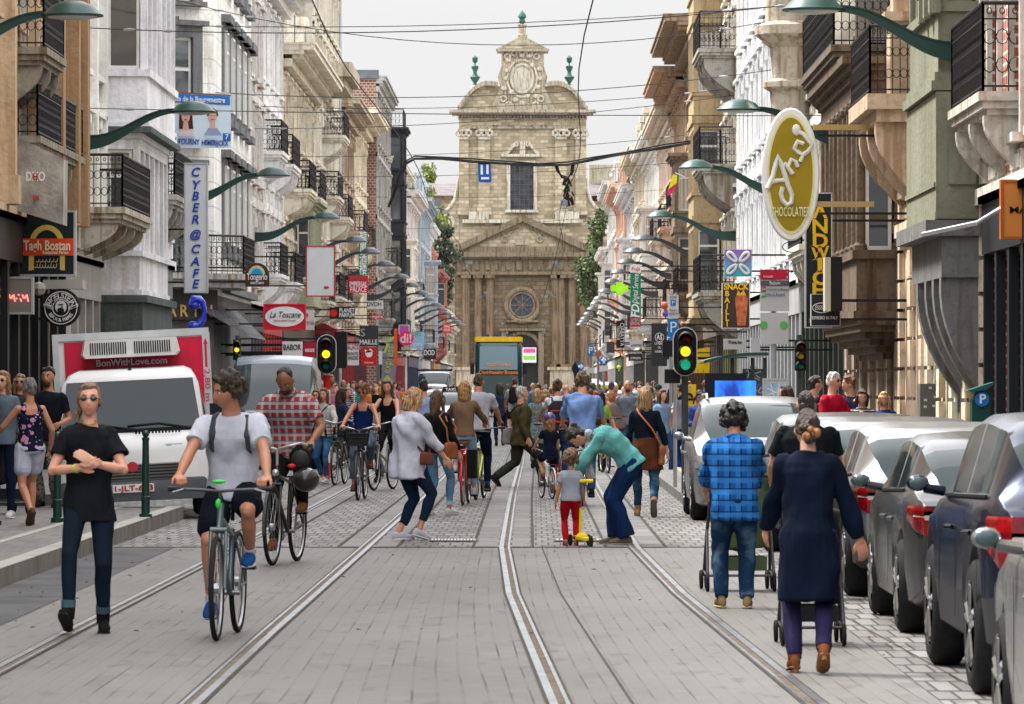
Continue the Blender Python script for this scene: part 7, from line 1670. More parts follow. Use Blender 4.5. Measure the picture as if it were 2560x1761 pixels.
def person(label, loc, rz, H=1.72, sex='m', hip=None, lean=0., slean=0., twist=0., head=(0, 0, 0), hands=None, elbow=None, feet=None, knee=None, skin='fair', hair=('short', (.06, .035, .02)),
           top=None, bottom=None, shoes=None, curl=(.35, .35), palm=None, vox=.010, group='people in the street', glasses=None, face=True, bulk=1.0, name='person', extras=(), roll=0, headk=1.0, beard=None, belt=None, grip=False):
 t = thing(name, label, 'person', loc, rz, group, org=False)
 k = H/1.75; fem = sex == 'f'; P = vv(*(hip or (0, 0, .93)))*1.0
 sp = [P]; fr = []; N = 5; SL = .52*k
 for i in range(N):
  a = lean*(.55+.75*i/(N-1)); b = slean*(.5+.8*i/(N-1)); dirv = vv(sin(b), sin(a)*cos(b), cos(a)*cos(b)); tw = twist*i/(N-1)
  sd = vv(cos(tw), -sin(tw), 0); sd = (sd-dirv*sd.dot(dirv)).normalized(); f = dirv.cross(sd); fr.append((dirv, sd, f))
  if i < N: sp.append(sp[-1]+dirv*SL/N)
 fr.append(fr[-1])
 up, sd, fw = fr[-1]
 NB = sp[-1]                                # neck base
 shw = (.148 if fem else .172)*k*(.45+.55*bulk)
 SH = {s_: NB+sd*(s_*shw)-up*.070*k for s_ in (-1, 1)}
 up0, sd0, fw0 = fr[0]
 HJ = {s_: P+sd0*(s_*(.092 if fem else .088)*k)-up0*.02*k for s_ in (-1, 1)}
 hy, hp, hr = head
 Rh = Matrix((sd, fw, up)).transposed() @ Matrix.Rotation(-hy, 3, 'Z') @ Matrix.Rotation(-hp, 3, 'X') @ Matrix.Rotation(hr, 3, 'Y')
 kh = k*headk if headk != 1 else (k+.0)
 HC = NB+up*.085*k+fw*.012*k+(Rh @ vv(0, .022, .085))*kh
 ua, fa = .285*k, .25*k; th, sn = .44*k, .43*k
 hands = hands or {}; feet = feet or {}; elbow = elbow or {}; knee = knee or {}
 W_, E_, A_, K_ = {}, {}, {}, {}
 for s_ in (-1, 1):
  tgt = hands.get(s_); tgt = vv(*tgt) if tgt is not None else SH[s_]+vv(s_*.07*k, .03*k, -.50*k)
  E_[s_], W_[s_] = ik(SH[s_], tgt, ua, fa, vv(*elbow.get(s_, (s_*.35, -1, -.2))))
  ft = feet.get(s_, (s_*.10, 0, .085, 0))
  K_[s_], A_[s_] = ik(HJ[s_], vv(*ft[:3]), th, sn, vv(*knee.get(s_, (s_*.08, 1, .05))))
 B = bulk; q = MB(); sk = SK[skin] if isinstance(skin, str) else skin
 hipr, wai, che = ((.155, .130, .140) if fem else (.145, .138, .160))
 prof = [(-.16, hipr*.80, .10), (-.08, hipr*.98, .115), (0, hipr, .115), (.18, wai*1.0, .10), (.36, wai, .098), (.58, che*.98, .112), (.74, che*1.04, .115), (.86, che*1.0, .102), (.935, che*.80, .080), (.985, che*.56, .066), (1.02, .068, .058)]
 def torso(qq, o, a=0.0, b=1.03, hem=None, flare=0.0, Bx=B):
  cs, ss_, ff, rx, ry = [], [], [], [], []
  pr = [p for p in prof if a <= p[0] <= b]
  if hem is not None: pr = [(hem, hipr*(1.0+flare), .112*(1+flare)+.01), *[p for p in pr if p[0] > hem+.04]]
  for tt, x_, y_ in pr:
   i = max(0, min(N-1, int(tt*N))) if tt >= 0 else 0; u_, s2, f2 = fr[i]; base = sp[i]+u_*((tt*N-i)*SL/N) if tt >= 0 else P+(vv(0, 0, 1) if tt < -.2 else u_)*(tt*SL)
   cs.append(base); ss_.append(s2); ff.append(f2); g = Bx if tt < .8 else (1+Bx)/2
   rx.append((x_*g+o)*k); ry.append((y_*g+o)*k)
  loftv(qq, cs, ss_, ff, rx, ry)
 torso(q, -.024 if top and top.get('sleeve', .5) > 0 else -.014)
 for s_ in (-1, 1):
  q.ball(SH[s_]-up*.005, (.052 if top and top.get('sleeve', .5) == 0 else .042)*k*B, 10)
  cap(q, [SH[s_], SH[s_].lerp(E_[s_], .5), E_[s_], E_[s_].lerp(W_[s_], .3), W_[s_]], [.046*k*B, .042*k*B, .036*k*B, .038*k*B, .024*k])
  lg = .80 if bottom and bottom.get('kind', 'trousers') == 'trousers' and bottom.get('len', 1) > .8 else 1.0
  cap(q, [HJ[s_], HJ[s_].lerp(K_[s_], .45), K_[s_], K_[s_].lerp(A_[s_], .3)-fw0*.012, A_[s_]], [.078*k*B*lg, .070*k*B*(lg if lg < 1 else .93), .051*k*lg, .052*k*lg, .033*k])
  d = W_[s_]-E_[s_]; pn = vv(*(palm or {}).get(s_, (-s_, .2, 0))); c_ = curl[0 if s_ < 0 else 1] if hasattr(curl, '__len__') else curl
  if s_ in (palm or {}) and len(palm[s_]) > 3: d = vv(*palm[s_][3:6]); pn = vv(*palm[s_][:3])
  if vox < .016: hand(q, W_[s_], d, pn, k, c_, -s_)
  else: q.ball(W_[s_]+d.normalized()*.06*k, .04*k, 8)
  if bottom is None or bottom.get('len', 1) < .95 or shoes is None or 1:
   ft = feet.get(s_, (0, 0, 0, 0)); pt = ft[3] if len(ft) > 3 else 0; yw = ft[4] if len(ft) > 4 else s_*.15; f3 = vv(sin(yw)*cos(pt), cos(yw)*cos(pt), sin(pt)); q.tube([A_[s_], A_[s_]+f3*.12*k-vv(0, 0, .045*k)], [.03*k, .022*k], 8)
 q.tube([NB-up*.04*k, NB+up*.04*k, HC-(Rh @ vv(0, .02, .04))*k], [.066*k if fem else .072*k, (.052 if fem else .060)*k, (.050 if fem else .058)*k], 12)
 headpts(q, HC, Rh, kh)
 solid(q, 'body', skin_mat(), vox, 3 if vox < .012 else 4, 0, t, sk)
 def hp_(x, y, z): return HC+(Rh @ vv(x, y, z))*kh
 # hair
 hs, hc = hair[0], hair[1]
 if hs != 'bald':
  q = MB(); rn = random.Random(len(label)); th_ = {'buzz': -.006, 'short': .004}.get(hs, .006)
  q.ball(hp_(0, -.026, .030), ((.078+th_)*kh, (.094+th_)*kh, (.100+th_)*kh), 18, rot=Rh)
  if hs != 'buzz': q.ball(hp_(0, .026, .092), ((.052 if hs in ('pony', 'bun', 'knot') else .062)*kh, .052*kh, (.024 if hs in ('pony', 'bun', 'knot') else .034)*kh), 14, rot=Rh)
  q.ball(hp_(0, -.055, -.02), (.068*kh, .058*kh, .075*kh), 14, rot=Rh)
  if hs in ('bob', 'long', 'half'):
   bot = {'bob': -.15, 'half': -.24, 'long': -.32}[hs]
   for s_ in (-1, 1): q.tube([hp_(s_*.066, .012, .05), hp_(s_*.082, .0, -.03), hp_(s_*.078, .0, max(bot, -.17))], [(.03*kh), (.032*kh), (.022*kh)], 10)
   q.tube([hp_(0, -.06, .06), hp_(0, -.085, -.05), hp_(0, -.085, bot*.7), hp_(0, -.09, bot)], [.07*kh, .078*kh, .072*kh, .03*kh if hs != 'bob' else .06*kh], 12)
  if hs == 'pony':
   for s_ in (-1, 1): q.ball(hp_(s_*.066, -.012, .012), (.022*kh, .05*kh, .062*kh), 12, rot=Rh)
   q.tube([hp_(.05, -.08, -.03), hp_(.085, -.06, -.10), hp_(.09, -.03, -.16)], [.028*kh, .026*kh, .012*kh], 8)
  if hs == 'bun': q.ball(hp_(0, -.10, .065), .042*kh, 12)
  if hs == 'pony': cap(q, [hp_(0, -.10, .03), hp_(0, -.135, -.03), hp_(.01, -.12, -.12), hp_(0, -.10, -.19)], [.03*kh, .036*kh, .030*kh, .012*kh])
  if hs == 'knot':
   for a, b, c in ((0, -.12, -.05), (.04, -.11, -.07), (-.03, -.125, -.03), (0, -.12, -.10)): q.ball(hp_(a, b, c), .038*kh, 10)
  if hs == 'curly' or hs == 'afro':
   rr = 1.22 if hs == 'afro' else 1.06
   for i in range(150):
    a, b = rn.random()*2*pi, math.acos(1-1.55*rn.random()); x_, y_, z_ = sin(b)*cos(a), sin(b)*sin(a), cos(b)
    if y_ > .35 and z_ < .5: continue
    q.ball(hp_(x_*.084*rr, y_*.098*rr-.02, z_*.11*rr+.022), (.014+.012*rn.random())*kh*(1.25 if hs == 'afro' else 1), 8)
  solid(q, 'hair', hair_mat(), max(vox*.85, .007), 3 if hs not in ('curly', 'afro') else 1, .008*kh if hs in ('short', 'curly', 'afro', 'knot', 'bun') else .0035*kh, t, hc, len(label), 2.2)
 if beard:
  q = MB(); q.ball(hp_(0, .045, -.085), (.05*kh, .048*kh, .042*kh), 12, rot=Rh); q.ball(hp_(0, .085, -.052), (.026*kh, .012*kh, .008*kh), 8, rot=Rh); small(q, 'beard', hair_mat(), t, beard)
 if face and vox < .014:
  for s_ in (-1, 1):
   if not glasses:
    q = MB(); q.ball(hp_(s_*.031, .0735, .010), (.0135*kh, .008*kh, .0062*kh), 10, rot=Rh); e = small(q, 'eye', mat((.62, .60, .58), .3), t)
    q = MB(); q.ball(hp_(s_*.031, .0795, .010), (.0058*kh, .004*kh, .0058*kh), 8, rot=Rh); small(q, 'iris', mat((.03, .02, .015), .2), e)
   q = MB(); q.tube([hp_(s_*.016, .085, .031), hp_(s_*.034, .083, .036), hp_(s_*.05, .070, .030)], [.003*kh, .004*kh, .002*kh], 6); small(q, 'eyebrow', hair_mat(), t, [c*.8 for c in hc])
  q = MB(); q.ball(hp_(0, .089, -.056), (.022*kh, .0065*kh, .0045*kh), 10, rot=Rh); q.ball(hp_(0, .0885, -.065), (.018*kh, .0065*kh, .0048*kh), 10, rot=Rh); small(q, 'lips', mat((sk[0]*.85, sk[1]*.45, sk[2]*.5), .4), t)
 if glasses:
  q = MB(); m_ = mat((.012, .012, .015), .1, coat=.8)
  if glasses == 'sun':
   for s_ in (-1, 1): q.ball(hp_(s_*.033, .084, .009), (.026*kh, .006*kh, .018*kh), 14, rot=Rh)
  else:
   for s_ in (-1, 1): q.tube([hp_(s_*.034+.022*cos(a*pi/8), .090, .008+.016*sin(a*pi/8)) for a in range(16)], .0025*kh, 5, close=True)
  for s_ in (-1, 1): q.tube([hp_(s_*.062, .080, .012), hp_(s_*.080, .0, .006)], .003*kh, 5)
  q.tube([hp_(-.01, .094, .012), hp_(.01, .094, .012)], .003*kh, 5); small(q, 'sunglasses' if glasses == 'sun' else 'glasses', m_, t)
 # clothes
 if bottom:
  q = MB(); L_ = bottom.get('len', 1.0); o = bottom.get('loose', .008); kd = bottom.get('kind', 'trousers')
  if kd == 'skirt' or kd == 'dress':
   hz = bottom['hem']; mid = (K_[1]+K_[-1])/2 if True else P; tp_ = P+up0*.10*k; dn = vv((A_[1].x+A_[-1].x)/2*.4+P.x*.6, (A_[1].y+A_[-1].y)/2*.35+P.y*.65, hz)
   w_ = bottom.get('w', .22); loftv(q, [dn, dn.lerp(P, .5), P, tp_], [sd0]*4, [fw0]*4, [w_*k, (w_*.45+hipr*.6)*k*B, (hipr+.02)*k*B, (wai+.008)*k*B], [w_*.8*k, .15*k*B, .13*k*B, .105*k*B])
  else:
   torso(q, o, -.17, .12)
   for s_ in (-1, 1):
    a, b_, c_ = HJ[s_], K_[s_], A_[s_]; fl = bottom.get('flare', 1.0)
    if L_ <= .5: f = L_/.5; cap(q, [a, a.lerp(b_, .5*f), a.lerp(b_, f)], [(.082+o)*k*B, (.080+o)*k*B, (.070+o+.012)*k*B])
    else:
     e_ = b_.lerp(c_, (L_-.5)*2); cap(q, [a, a.lerp(b_, .45), b_, b_.lerp(e_, .35)-fw0*.008], [(.083+o)*k*B, (.074+o)*k*B, (.056+o)*k, (.054+o)*k])
     q.tube([b_.lerp(e_, .3)-fw0*.008, e_], [(.054+o)*k, (.040+o)*k*fl], 12)
  solid(q, {'skirt': 'skirt', 'dress': 'skirt', 'shorts': 'shorts'}.get(kd, 'trousers' if L_ > .55 else 'shorts'), bottom.get('mat') or cloth('denim' if bottom.get('denim') else 'plain'), vox*1.05, 4, .0045*k, t, bottom['col'], len(label)+3)
  if bottom.get('cuff'):
   for s_ in (-1, 1):
    e_ = K_[s_].lerp(A_[s_], (L_-.5)*2); d = (A_[s_]-K_[s_]).normalized(); q = MB(); q.tube([e_-d*.045, e_+d*.005], [(.047+o)*k]*2, 14); small(q, 'trouser_cuff', cloth(), t, bottom['cuff'])
 if top:
  q = MB(); o = top.get('loose', .012); sl = top.get('sleeve', .5); kd = top.get('kind', 'shirt'); hem = top.get('hem', -.16)
  if sl == 0:
   torso(q, o, 0, .78, hem=hem, flare=top.get('flare', .0))
   for s_ in (-1, 1): q.tube([sp[4]+sd*(s_*.105*k)-fw*.085*k+up*.0, SH[s_]*.45+NB*.55+up*.022*k-fw*.02, sp[4]+sd*(s_*.095*k)+fw*.100*k-up*.02*k], [(.035*k), (.026*k), (.035*k)], 8)
  else:
   torso(q, o, 0, 1.03 if sl > .7 else .99, hem=hem, flare=top.get('flare', .0))
   for s_ in (-1, 1):
    q.ball(SH[s_]-sd*(s_*.012*k), (.047+o*.6)*k*(.5+.5*B), 12); a, b_, c_ = SH[s_], E_[s_], W_[s_]; so = top.get('sloose', o)
    if sl <= .5: f = sl/.5; q.tube([a, a.lerp(b_, f*.5), a.lerp(b_, f)], [(.046+o*.6)*k*B, (.045+so*.55)*k*B, (.044+so*.7)*k*B], 14)
    else: e_ = b_.lerp(c_, (sl-.5)*2); cap(q, [a, a.lerp(b_, .5), b_], [(.046+o*.6)*k*(.5+.5*B), (.043+so*.8)*k*(.5+.5*B), (.039+so*.8)*k*(.5+.5*B)]); q.tube([b_, b_.lerp(e_, .4), e_], [(.039+so*.8)*k, (.038+so*.8)*k, (.030+so*.8)*k], 14)
  solid(q, {'coat': 'coat', 'jacket': 'jacket', 'tank': 'tank_top', 'sweater': 'sweater'}.get(kd, 'shirt'), top.get('mat') or cloth(), vox*1.05, top.get('it', 4), top.get('amp', .007)*k, t, top['col'], len(label)+5)
  if top.get('collar'): q = MB(); q.tube([NB+up*.02+Rh @ vv(cos(a)*.068, sin(a)*.066+.005, .012*sin(a)) for a in [2*pi*i/14 for i in range(14)]], .016*k, 6, close=True); small(q, 'collar', top.get('mat') or cloth(), t, top['col'])
 for s_ in (-1, 1):
  if shoes:
   ft = feet.get(s_, (s_*.10, 0, .085, 0)); pt = ft[3] if len(ft) > 3 else 0; yw = ft[4] if len(ft) > 4 else s_*.15
   f3 = vv(sin(yw)*cos(pt), cos(yw)*cos(pt), sin(pt)); s3 = vv(cos(yw), -sin(yw), 0); u3 = s3.cross(f3); A = A_[s_]; hl = A-u3*.045*k
   q = MB(); cs = [hl-f3*.072*k, hl-f3*.055*k, hl, hl+f3*.06*k, hl+f3*.12*k, hl+f3*.175*k, hl+f3*.195*k]
   rx = [.015, .033, .036, .040, .044, .036, .015]; rz_ = [.02, .042, .050, .046, .032, .024, .012]
   loftv(q, [c+u3*(z_-.038)*k for c, z_ in zip(cs, rz_)], [s3]*7, [u3]*7, [r*k for r in rx], [r*k for r in rz_], 12)
   if shoes.get('boot'): q.tube([A-u3*.02*k, A.lerp(K_[s_], .16+.14*(shoes['boot']-1))], [.046*k, .050*k], 12)
   sh = small(q, 'shoe', cloth() if not shoes.get('gloss') else mat(shoes['col'], .3), t, shoes['col'])
   if shoes.get('sole'):
    q = MB(); loftv(q, [c-u3*.034*k for c in cs], [s3]*7, [u3]*7, [r*k*1.08 for r in rx], [.008*k, .011*k, .011*k, .010*k, .010*k, .010*k, .008*k], 12)
    if shoes.get('heel'): q.tube([hl-f3*.04*k-u3*.03*k, hl-f3*.045*k-u3*.075*k], [.024*k, .018*k], 8)
    small(q, 'sole', mat(shoes['sole'], .7), sh)
   if shoes.get('sock'): q = MB(); q.tube([A-u3*.01*k, A.lerp(K_[s_], .13)], [.040*k, .042*k], 12); small(q, 'sock', cloth('knit'), t, shoes['sock'])
 if belt: q = MB(); c = P+up0*.075*k; q.tube([c+sd0*(cos(a)*(hipr*.97*B+.012)*k)+fw0*(sin(a)*(.112*B+.012)*k) for a in [2*pi*i/20 for i in range(20)]], [(.02*k, .006*k)]*20, 6, close=True); small(q, 'belt', mat(belt, .5), t)
 J = dict(P=P, NB=NB, SH=SH, W=W_, E=E_, K=K_, A=A_, HC=HC, up=up, sd=sd, fw=fw, k=k, hp=hp_, sp=sp, hipr=hipr*B, wai=wai*B, t=t, Rh=Rh, fr=fr, kh=kh)
 for e in extras: e(J)
 return t, J
# ---- things worn
def ex_backpack(col, strap=None, front=False, size=1.0, only_straps=False):
 def f(J):
  k, sd, fw, up = J['k'], J['sd'], J['fw'], J['up']; t = J['t']; c = J['sp'][3]-fw*.19*k*size**.5
  q = MB()
  if not only_straps: loftv(q, [c-up*.24*k*size, c-up*.18*k*size, c+up*.1*k*size, c+up*.2*k*size], [sd]*4, [fw]*4, [.09*k*size, .13*k*size, .13*k*size, .07*k*size], [.05*k, .085*k*size, .08*k*size, .04*k])
  for s_ in (-1, 1): q.tube([J['sp'][2]+sd*(s_*.13*k)-fw*.06*k, J['sp'][3]+sd*(s_*.125*k)+fw*.128*k, J['sp'][4]+sd*(s_*.115*k)+fw*.142*k, J['NB']+sd*(s_*.105*k)+fw*.05*k+up*.0*k, J['NB']+sd*(s_*.10*k)-fw*.08*k-up*.03*k, J['sp'][4]+sd*(s_*.09*k)-fw*.135*k], [(.026*k, .012*k)]*6, 8)
  o = solid(q, 'backpack', cloth(), .009, 3, .003, t, col); return o
 return f
def ex_bag(col, side, strapcol=None, size=(.15, .05, .11), drop=-.08, out=.20, fwd=-.02, style=0, far=False):
 """shoulder bag at the hip with a strap across the body to the other shoulder"""
 def f(J):
  k, sd, fw, up = J['k'], J['sd'], J['fw'], J['up']; t = J['t']; P = J['P']; c = P+vv(1, 0, 0)*0+J['fr'][0][1]*(side*out*k)+vv(0, 0, 1)*drop*k+J['fr'][0][2]*fwd
  q = MB(); f0, s0 = J['fr'][0][2], J['fr'][0][1]; sx, sy, sz = [a*k for a in size]; z = vv(0, 0, 1)
  loftv(q, [c-z*sz, c-z*sz*.8, c+z*sz*.7, c+z*sz], [f0]*4, [s0]*4, [sx*.85, sx, sx*.92, sx*.8], [sy*.7, sy, sy*.8, sy*.4])
  bag = solid(q, 'shoulder_bag', mat(col, .45, var=.25, sc=9, bump=.3), .009, 3, .004, t)
  q = MB(); a = J['SH'][-side] if style == 0 else J['SH'][side]; top_ = a*.75+J['NB']*.25+up*.055*k
  for dy, mid in ((.8, .165), (-.8, -.165)): q.tube([c+z*sz*.9+f0*sx*dy*.5, (c+z*sz).lerp(top_, .45)+fw*(mid*k*(1.0 if style == 0 else .75))+sd*(side*.02 if style == 0 else side*.06), top_.lerp(c, .12)+fw*mid*k*.8, top_], [(.013*k, .004*k)]*4, 6)
  small(q, 'bag_strap', mat(strapcol or col, .5), bag)
 return f
# ------------------------------------------------------------------ bicycles
def bicycle(label, loc, rz, col, s=1.0, wheel_r=.345, step=False, basket=None, fender=True, rack=False, lean=0.0, bar='flat', tyre=None, light=True, seat=(.02, .02, .02), steer=0.0, rimcol=None, name='bicycle', metal=.3, child=None, barz=1.04, seatz=.93, extras=()):
 t = thing(name, label, 'bicycle', loc, rz, 'bicycles in the street', org=False); t.rotation_euler = (0, lean, rz)
 FR = paint(col, .3, metal); r = wheel_r*s; ra, fa_ = -.46*s, .60*s; bb = vv(0, -.05*s, .29*s); st = vv(0, -.20*s, seatz*s-.08*s); hd = vv(0, .40*s, .86*s); hl = vv(0, .455*s, .66*s); ax = .0
 q = MB(); tr = .017*s
 def tb(a, b_, r_=tr): q.tube([a, b_], r_, 8)
 tb(bb, st.lerp(bb, .12)); tb(bb, hl, tr*1.2); tb(hd+vv(0, -.01, .04*s), hl-vv(0, -.01, .03*s), tr*1.3)
 if step: tb(hl, bb.lerp(st, .35), tr*1.1)
 else: tb(hd-vv(0, 0, .05*s), bb.lerp(st, .80))
 for sx in (-1, 1): tb(vv(sx*.055*s, ra, r), bb+vv(sx*.03, 0, 0), .011*s); tb(vv(sx*.055*s, ra, r), bb.lerp(st, .82)+vv(sx*.012, 0, 0), .010*s)
 fb = q.build('frame', FR, t, 50, world=False)
 for nm, y in (('front', fa_), ('rear', ra)):
  w = MB(); w.lathe([(r*.10, -.02), (r*.10, .02)], (0, 0, 0), 10, 'x')
  for i in range(20):
   a = 2*pi*i/20; w.tube([(.018*(-1)**i, cos(a+.4*(-1)**(i//2))*r*.09, sin(a+.4*(-1)**(i//2))*r*.09), (0, cos(a)*r*.90, sin(a)*r*.90)], .0014*s, 3, caps=False)
  wo_ = w.build('wheel', mat((.4, .4, .42), .3, .8), t, world=False); wo_.location = (0, y, r)
  if nm == 'front': wo_.rotation_euler = (0, 0, steer)
  w = MB(); w.ring((0, 0, 0), r*.955, .019*s, 'x', 40, 8); w.build('tyre', mat(tyre or (.015, .015, .016), .85), wo_, 60, world=False)
  w = MB(); w.ring((0, 0, 0), r*.895, .011*s, 'x', 40, 6); w.build('rim', mat(rimcol or (.35, .36, .38), .3, .85), wo_, 60, world=False)
  if fender:
   w = MB(); a0, a1 = (R(20), R(200)) if nm == 'rear' else (R(-10), R(150)); 
   pts = [(0, (cos(a0+(a1-a0)*i/12))*r*1.07*(1), (sin(a0+(a1-a0)*i/12))*r*1.07) for i in range(13)]
   w.tube(pts, [.016*s]*13, 6); fo_ = w.build('mudguard', FR if fender == 'body' else mat((.05, .05, .055), .4), t, 60, world=False); fo_.location = (0, y, r)
   if nm == 'front': fo_.rotation_euler = (0, 0, steer)
 q = MB()
 Rs = Matrix.Rotation(steer, 3, 'Z')
 def fp(x, y, z): return vv(0, fa_, 0)+Rs @ vv(x, y-fa_, z)
 for sx in (-1, 1): q.tube([fp(sx*.055*s, fa_, r), fp(sx*.05*s, .47*s, r*2.02+.02)], [.011*s, .014*s], 8)
 q.tube([fp(-.055*s, .47*s, r*2.02+.03), fp(.055*s, .47*s, r*2.02+.03)], .018*s, 8); q.tube([fp(0, .47*s, r*2.02+.03), hd], .015*s, 8); q.build('fork', FR if fender else mat((.12, .14, .15), .35, .4), t, 60, world=False)
 q = MB(); hz = barz*s; hc = fp(0, .40*s, hz); q.tube([hd, hc], .014*s, 8)
 gp = {}
 for sx in (-1, 1):
  if bar == 'flat': pts = [hc, fp(sx*.12*s, .42*s, hz+.01), fp(sx*.31*s, .37*s, hz+.015)]
  else: pts = [hc, fp(sx*.10*s, .45*s, hz+.03), fp(sx*.22*s, .42*s, hz+.06), fp(sx*.27*s, .26*s, hz+.03)]
  q.tube(pts, .011*s, 8); gp[sx] = pts[-1]
 hb = q.build('handlebar', mat((.06, .06, .065) if bar == 'flat' else (.45, .45, .46), .35, .6), t, 60, world=False)
 for sx in (-1, 1):
  d = vv(sx*.06, -.01, 0) if bar == 'flat' else vv(0, .07, .01); q = MB(); q.tube([gp[sx]-d, gp[sx]+d*.6], .017*s, 8); q.build('grip', BLACK, hb, 60, world=False)
  q = MB(); q.tube([gp[sx]-d*1.2+vv(0, .03, 0), gp[sx]+vv(0, .055, -.02)], .007*s, 6); q.build('brake_lever', mat((.2, .2, .21), .3, .7), hb, world=False)
 q = MB(); q.tube([st, st+vv(0, -.02*s, .08*s)], .013*s, 8); sdl = st+vv(0, -.03*s, .10*s)
 loftv(q, [sdl+vv(0, y_*s, 0) for y_ in (-.13, -.08, 0, .1, .15)], [vv(1, 0, 0)]*5, [vv(0, 0, 1)]*5, [.05*s, .075*s, .05*s, .022*s, .012*s], [.02*s, .032*s, .03*s, .022*s, .012*s], 12); q.build('saddle', mat(seat, .5), t, 60, world=False)
 ca = random.uniform(0, 1)*0; q = MB(); q.lathe([(.09*s, -.003), (.09*s, .003)], (.05*s, bb.y, bb.z), 24, 'x'); q.tube([bb-vv(.07*s, 0, 0), bb+vv(.07*s, 0, 0)], .018*s, 8)
 pd = {}
 for sx, a in ((1, -pi/2+.25), (-1, pi/2+.25)):
  e = bb+vv(sx*.075*s, cos(a)*.17*s, sin(a)*.17*s); q.tube([bb+vv(sx*.065*s, 0, 0), e], .011*s, 6); pd[sx] = e+vv(sx*.05*s, 0, 0)
 cr = q.build('crank', mat((.25, .25, .26), .3, .8), t, 50, world=False)
 for sx in (-1, 1): q = MB(); c = pd[sx]; q.box(c.x-.045*s, c.x+.045*s, c.y-.035*s, c.y+.035*s, c.z-.012*s, c.z+.012*s); q.build('pedal', DARKP, cr, world=False)
 q = MB(); q.tube([(.05*s, bb.y, bb.z+.085*s), (.05*s, ra, r+.035*s)], .005*s, 4); q.tube([(.05*s, bb.y, bb.z-.085*s), (.05*s, ra, r-.035*s)], .005*s, 4); q.build('chain', mat((.06, .05, .045), .5, .6), t, world=False)
 if light: q = MB(); q.ball(fp(0, .47*s, .83*s), (.035*s, .03*s, .035*s), 10); q.build('headlight', HEADL, t, 60, world=False); q = MB(); q.box(-.03*s, .03*s, ra-.06*s-.3*s*0-.30, ra-.28, r*2+.02, r*2+.07) if rack else q.box(-.025*s, .025*s, -.24*s, -.22*s, .72*s, .77*s); q.build('rear_light', REDL, t, world=False)
 if rack: q = MB(); zz = r*2+.09*s; q.tube([(-.06*s, -.75*s, zz), (-.06*s, -.28*s, zz), (.06*s, -.28*s, zz), (.06*s, -.75*s, zz)], .008*s, 6, close=True); q.tube([(-.06*s, -.5*s, zz), (.06*s, -.5*s, zz)], .006, 5); [q.tube([(sx*.06*s, -.55*s, zz), (sx*.06*s, ra, r)], .007*s, 5) for sx in (-1, 1)]; q.build('luggage_rack', FR if rack == 'body' else mat((.05, .05, .055), .4), t, 60, world=False)
 if basket:
  q = MB(); c = fp(0, .62*s, .92*s); x0, y0, z0_ = .17*s, .13*s, .12*s
  for i in range(5):
   z = -z0_+2*z0_*i/4; f_ = .8+.2*i/4; q.tube([c+vv(-x0*f_, -y0*f_, z), c+vv(x0*f_, -y0*f_, z), c+vv(x0*f_, y0*f_, z), c+vv(-x0*f_, y0*f_, z)], .006, 4, close=True)
  for i in range(-4, 5):
   for y_ in (-1, 1): q.tube([c+vv(x0*i/4*.8, y0*y_*.8, -z0_), c+vv(x0*i/4, y0*y_, z0_)], .004, 4)
  for i in range(-3, 4):
   for x_ in (-1, 1): q.tube([c+vv(x0*x_*.8, y0*i/3*.8, -z0_), c+vv(x0*x_, y0*i/3, z0_)], .004, 4)
  q.box(c.x-x0*.8, c.x+x0*.8, c.y-y0*.8, c.y+y0*.8, c.z-z0_, c.z+z0_*(.55 if basket != 'wire' else -.9)); q.build('basket', mat((.02, .02, .022), .7), t, world=False)
 for e in extras: e(t, fp, s)
 return t, dict(grip=gp, pedal=pd, saddle=sdl)
def rider(label, blabel, loc, rz, H=1.75, bike={}, lean=.28, sway=0.0, ground_foot=None, pedflip=False, handk=1.0, **kw):
 B_, J = bicycle(blabel, loc, rz, **bike)
 s = bike.get('s', 1.0); g = J['grip']; pd = J['pedal']
 feet = {sx: (pd[sx].x, pd[sx].y-.05*s, pd[sx].z+.10*s, -.15 if sx > 0 else -.05, 0) for sx in (1, -1)}
 if ground_foot: feet[ground_foot] = (ground_foot*.28, .02, .085, 0, 0)
 hands = {sx: tuple(g[sx]+vv(0, -.075*s, .035*s)) for sx in (-1, 1)}
 for sx, v in kw.pop('hands', {}).items(): hands[sx] = v
 pal = {sx: (0, 0, -1, -sx*.35, 1, -.25) for sx in (-1, 1)}
 for sx, v in kw.pop('palm', {}).items(): pal[sx] = v
 sad = J['saddle']
 return person(label, loc, rz, H, hip=(sway, sad.y-.01, sad.z+.115*H/1.75), lean=lean, hands=hands, feet=feet, knee={sx: (sx*.12, 1, .3) for sx in (-1, 1)}, elbow={sx: (sx*.8, -.45, -.6) for sx in (-1, 1)}, curl=kw.pop('curl', (1.05, 1.05)), palm=pal, **kw)
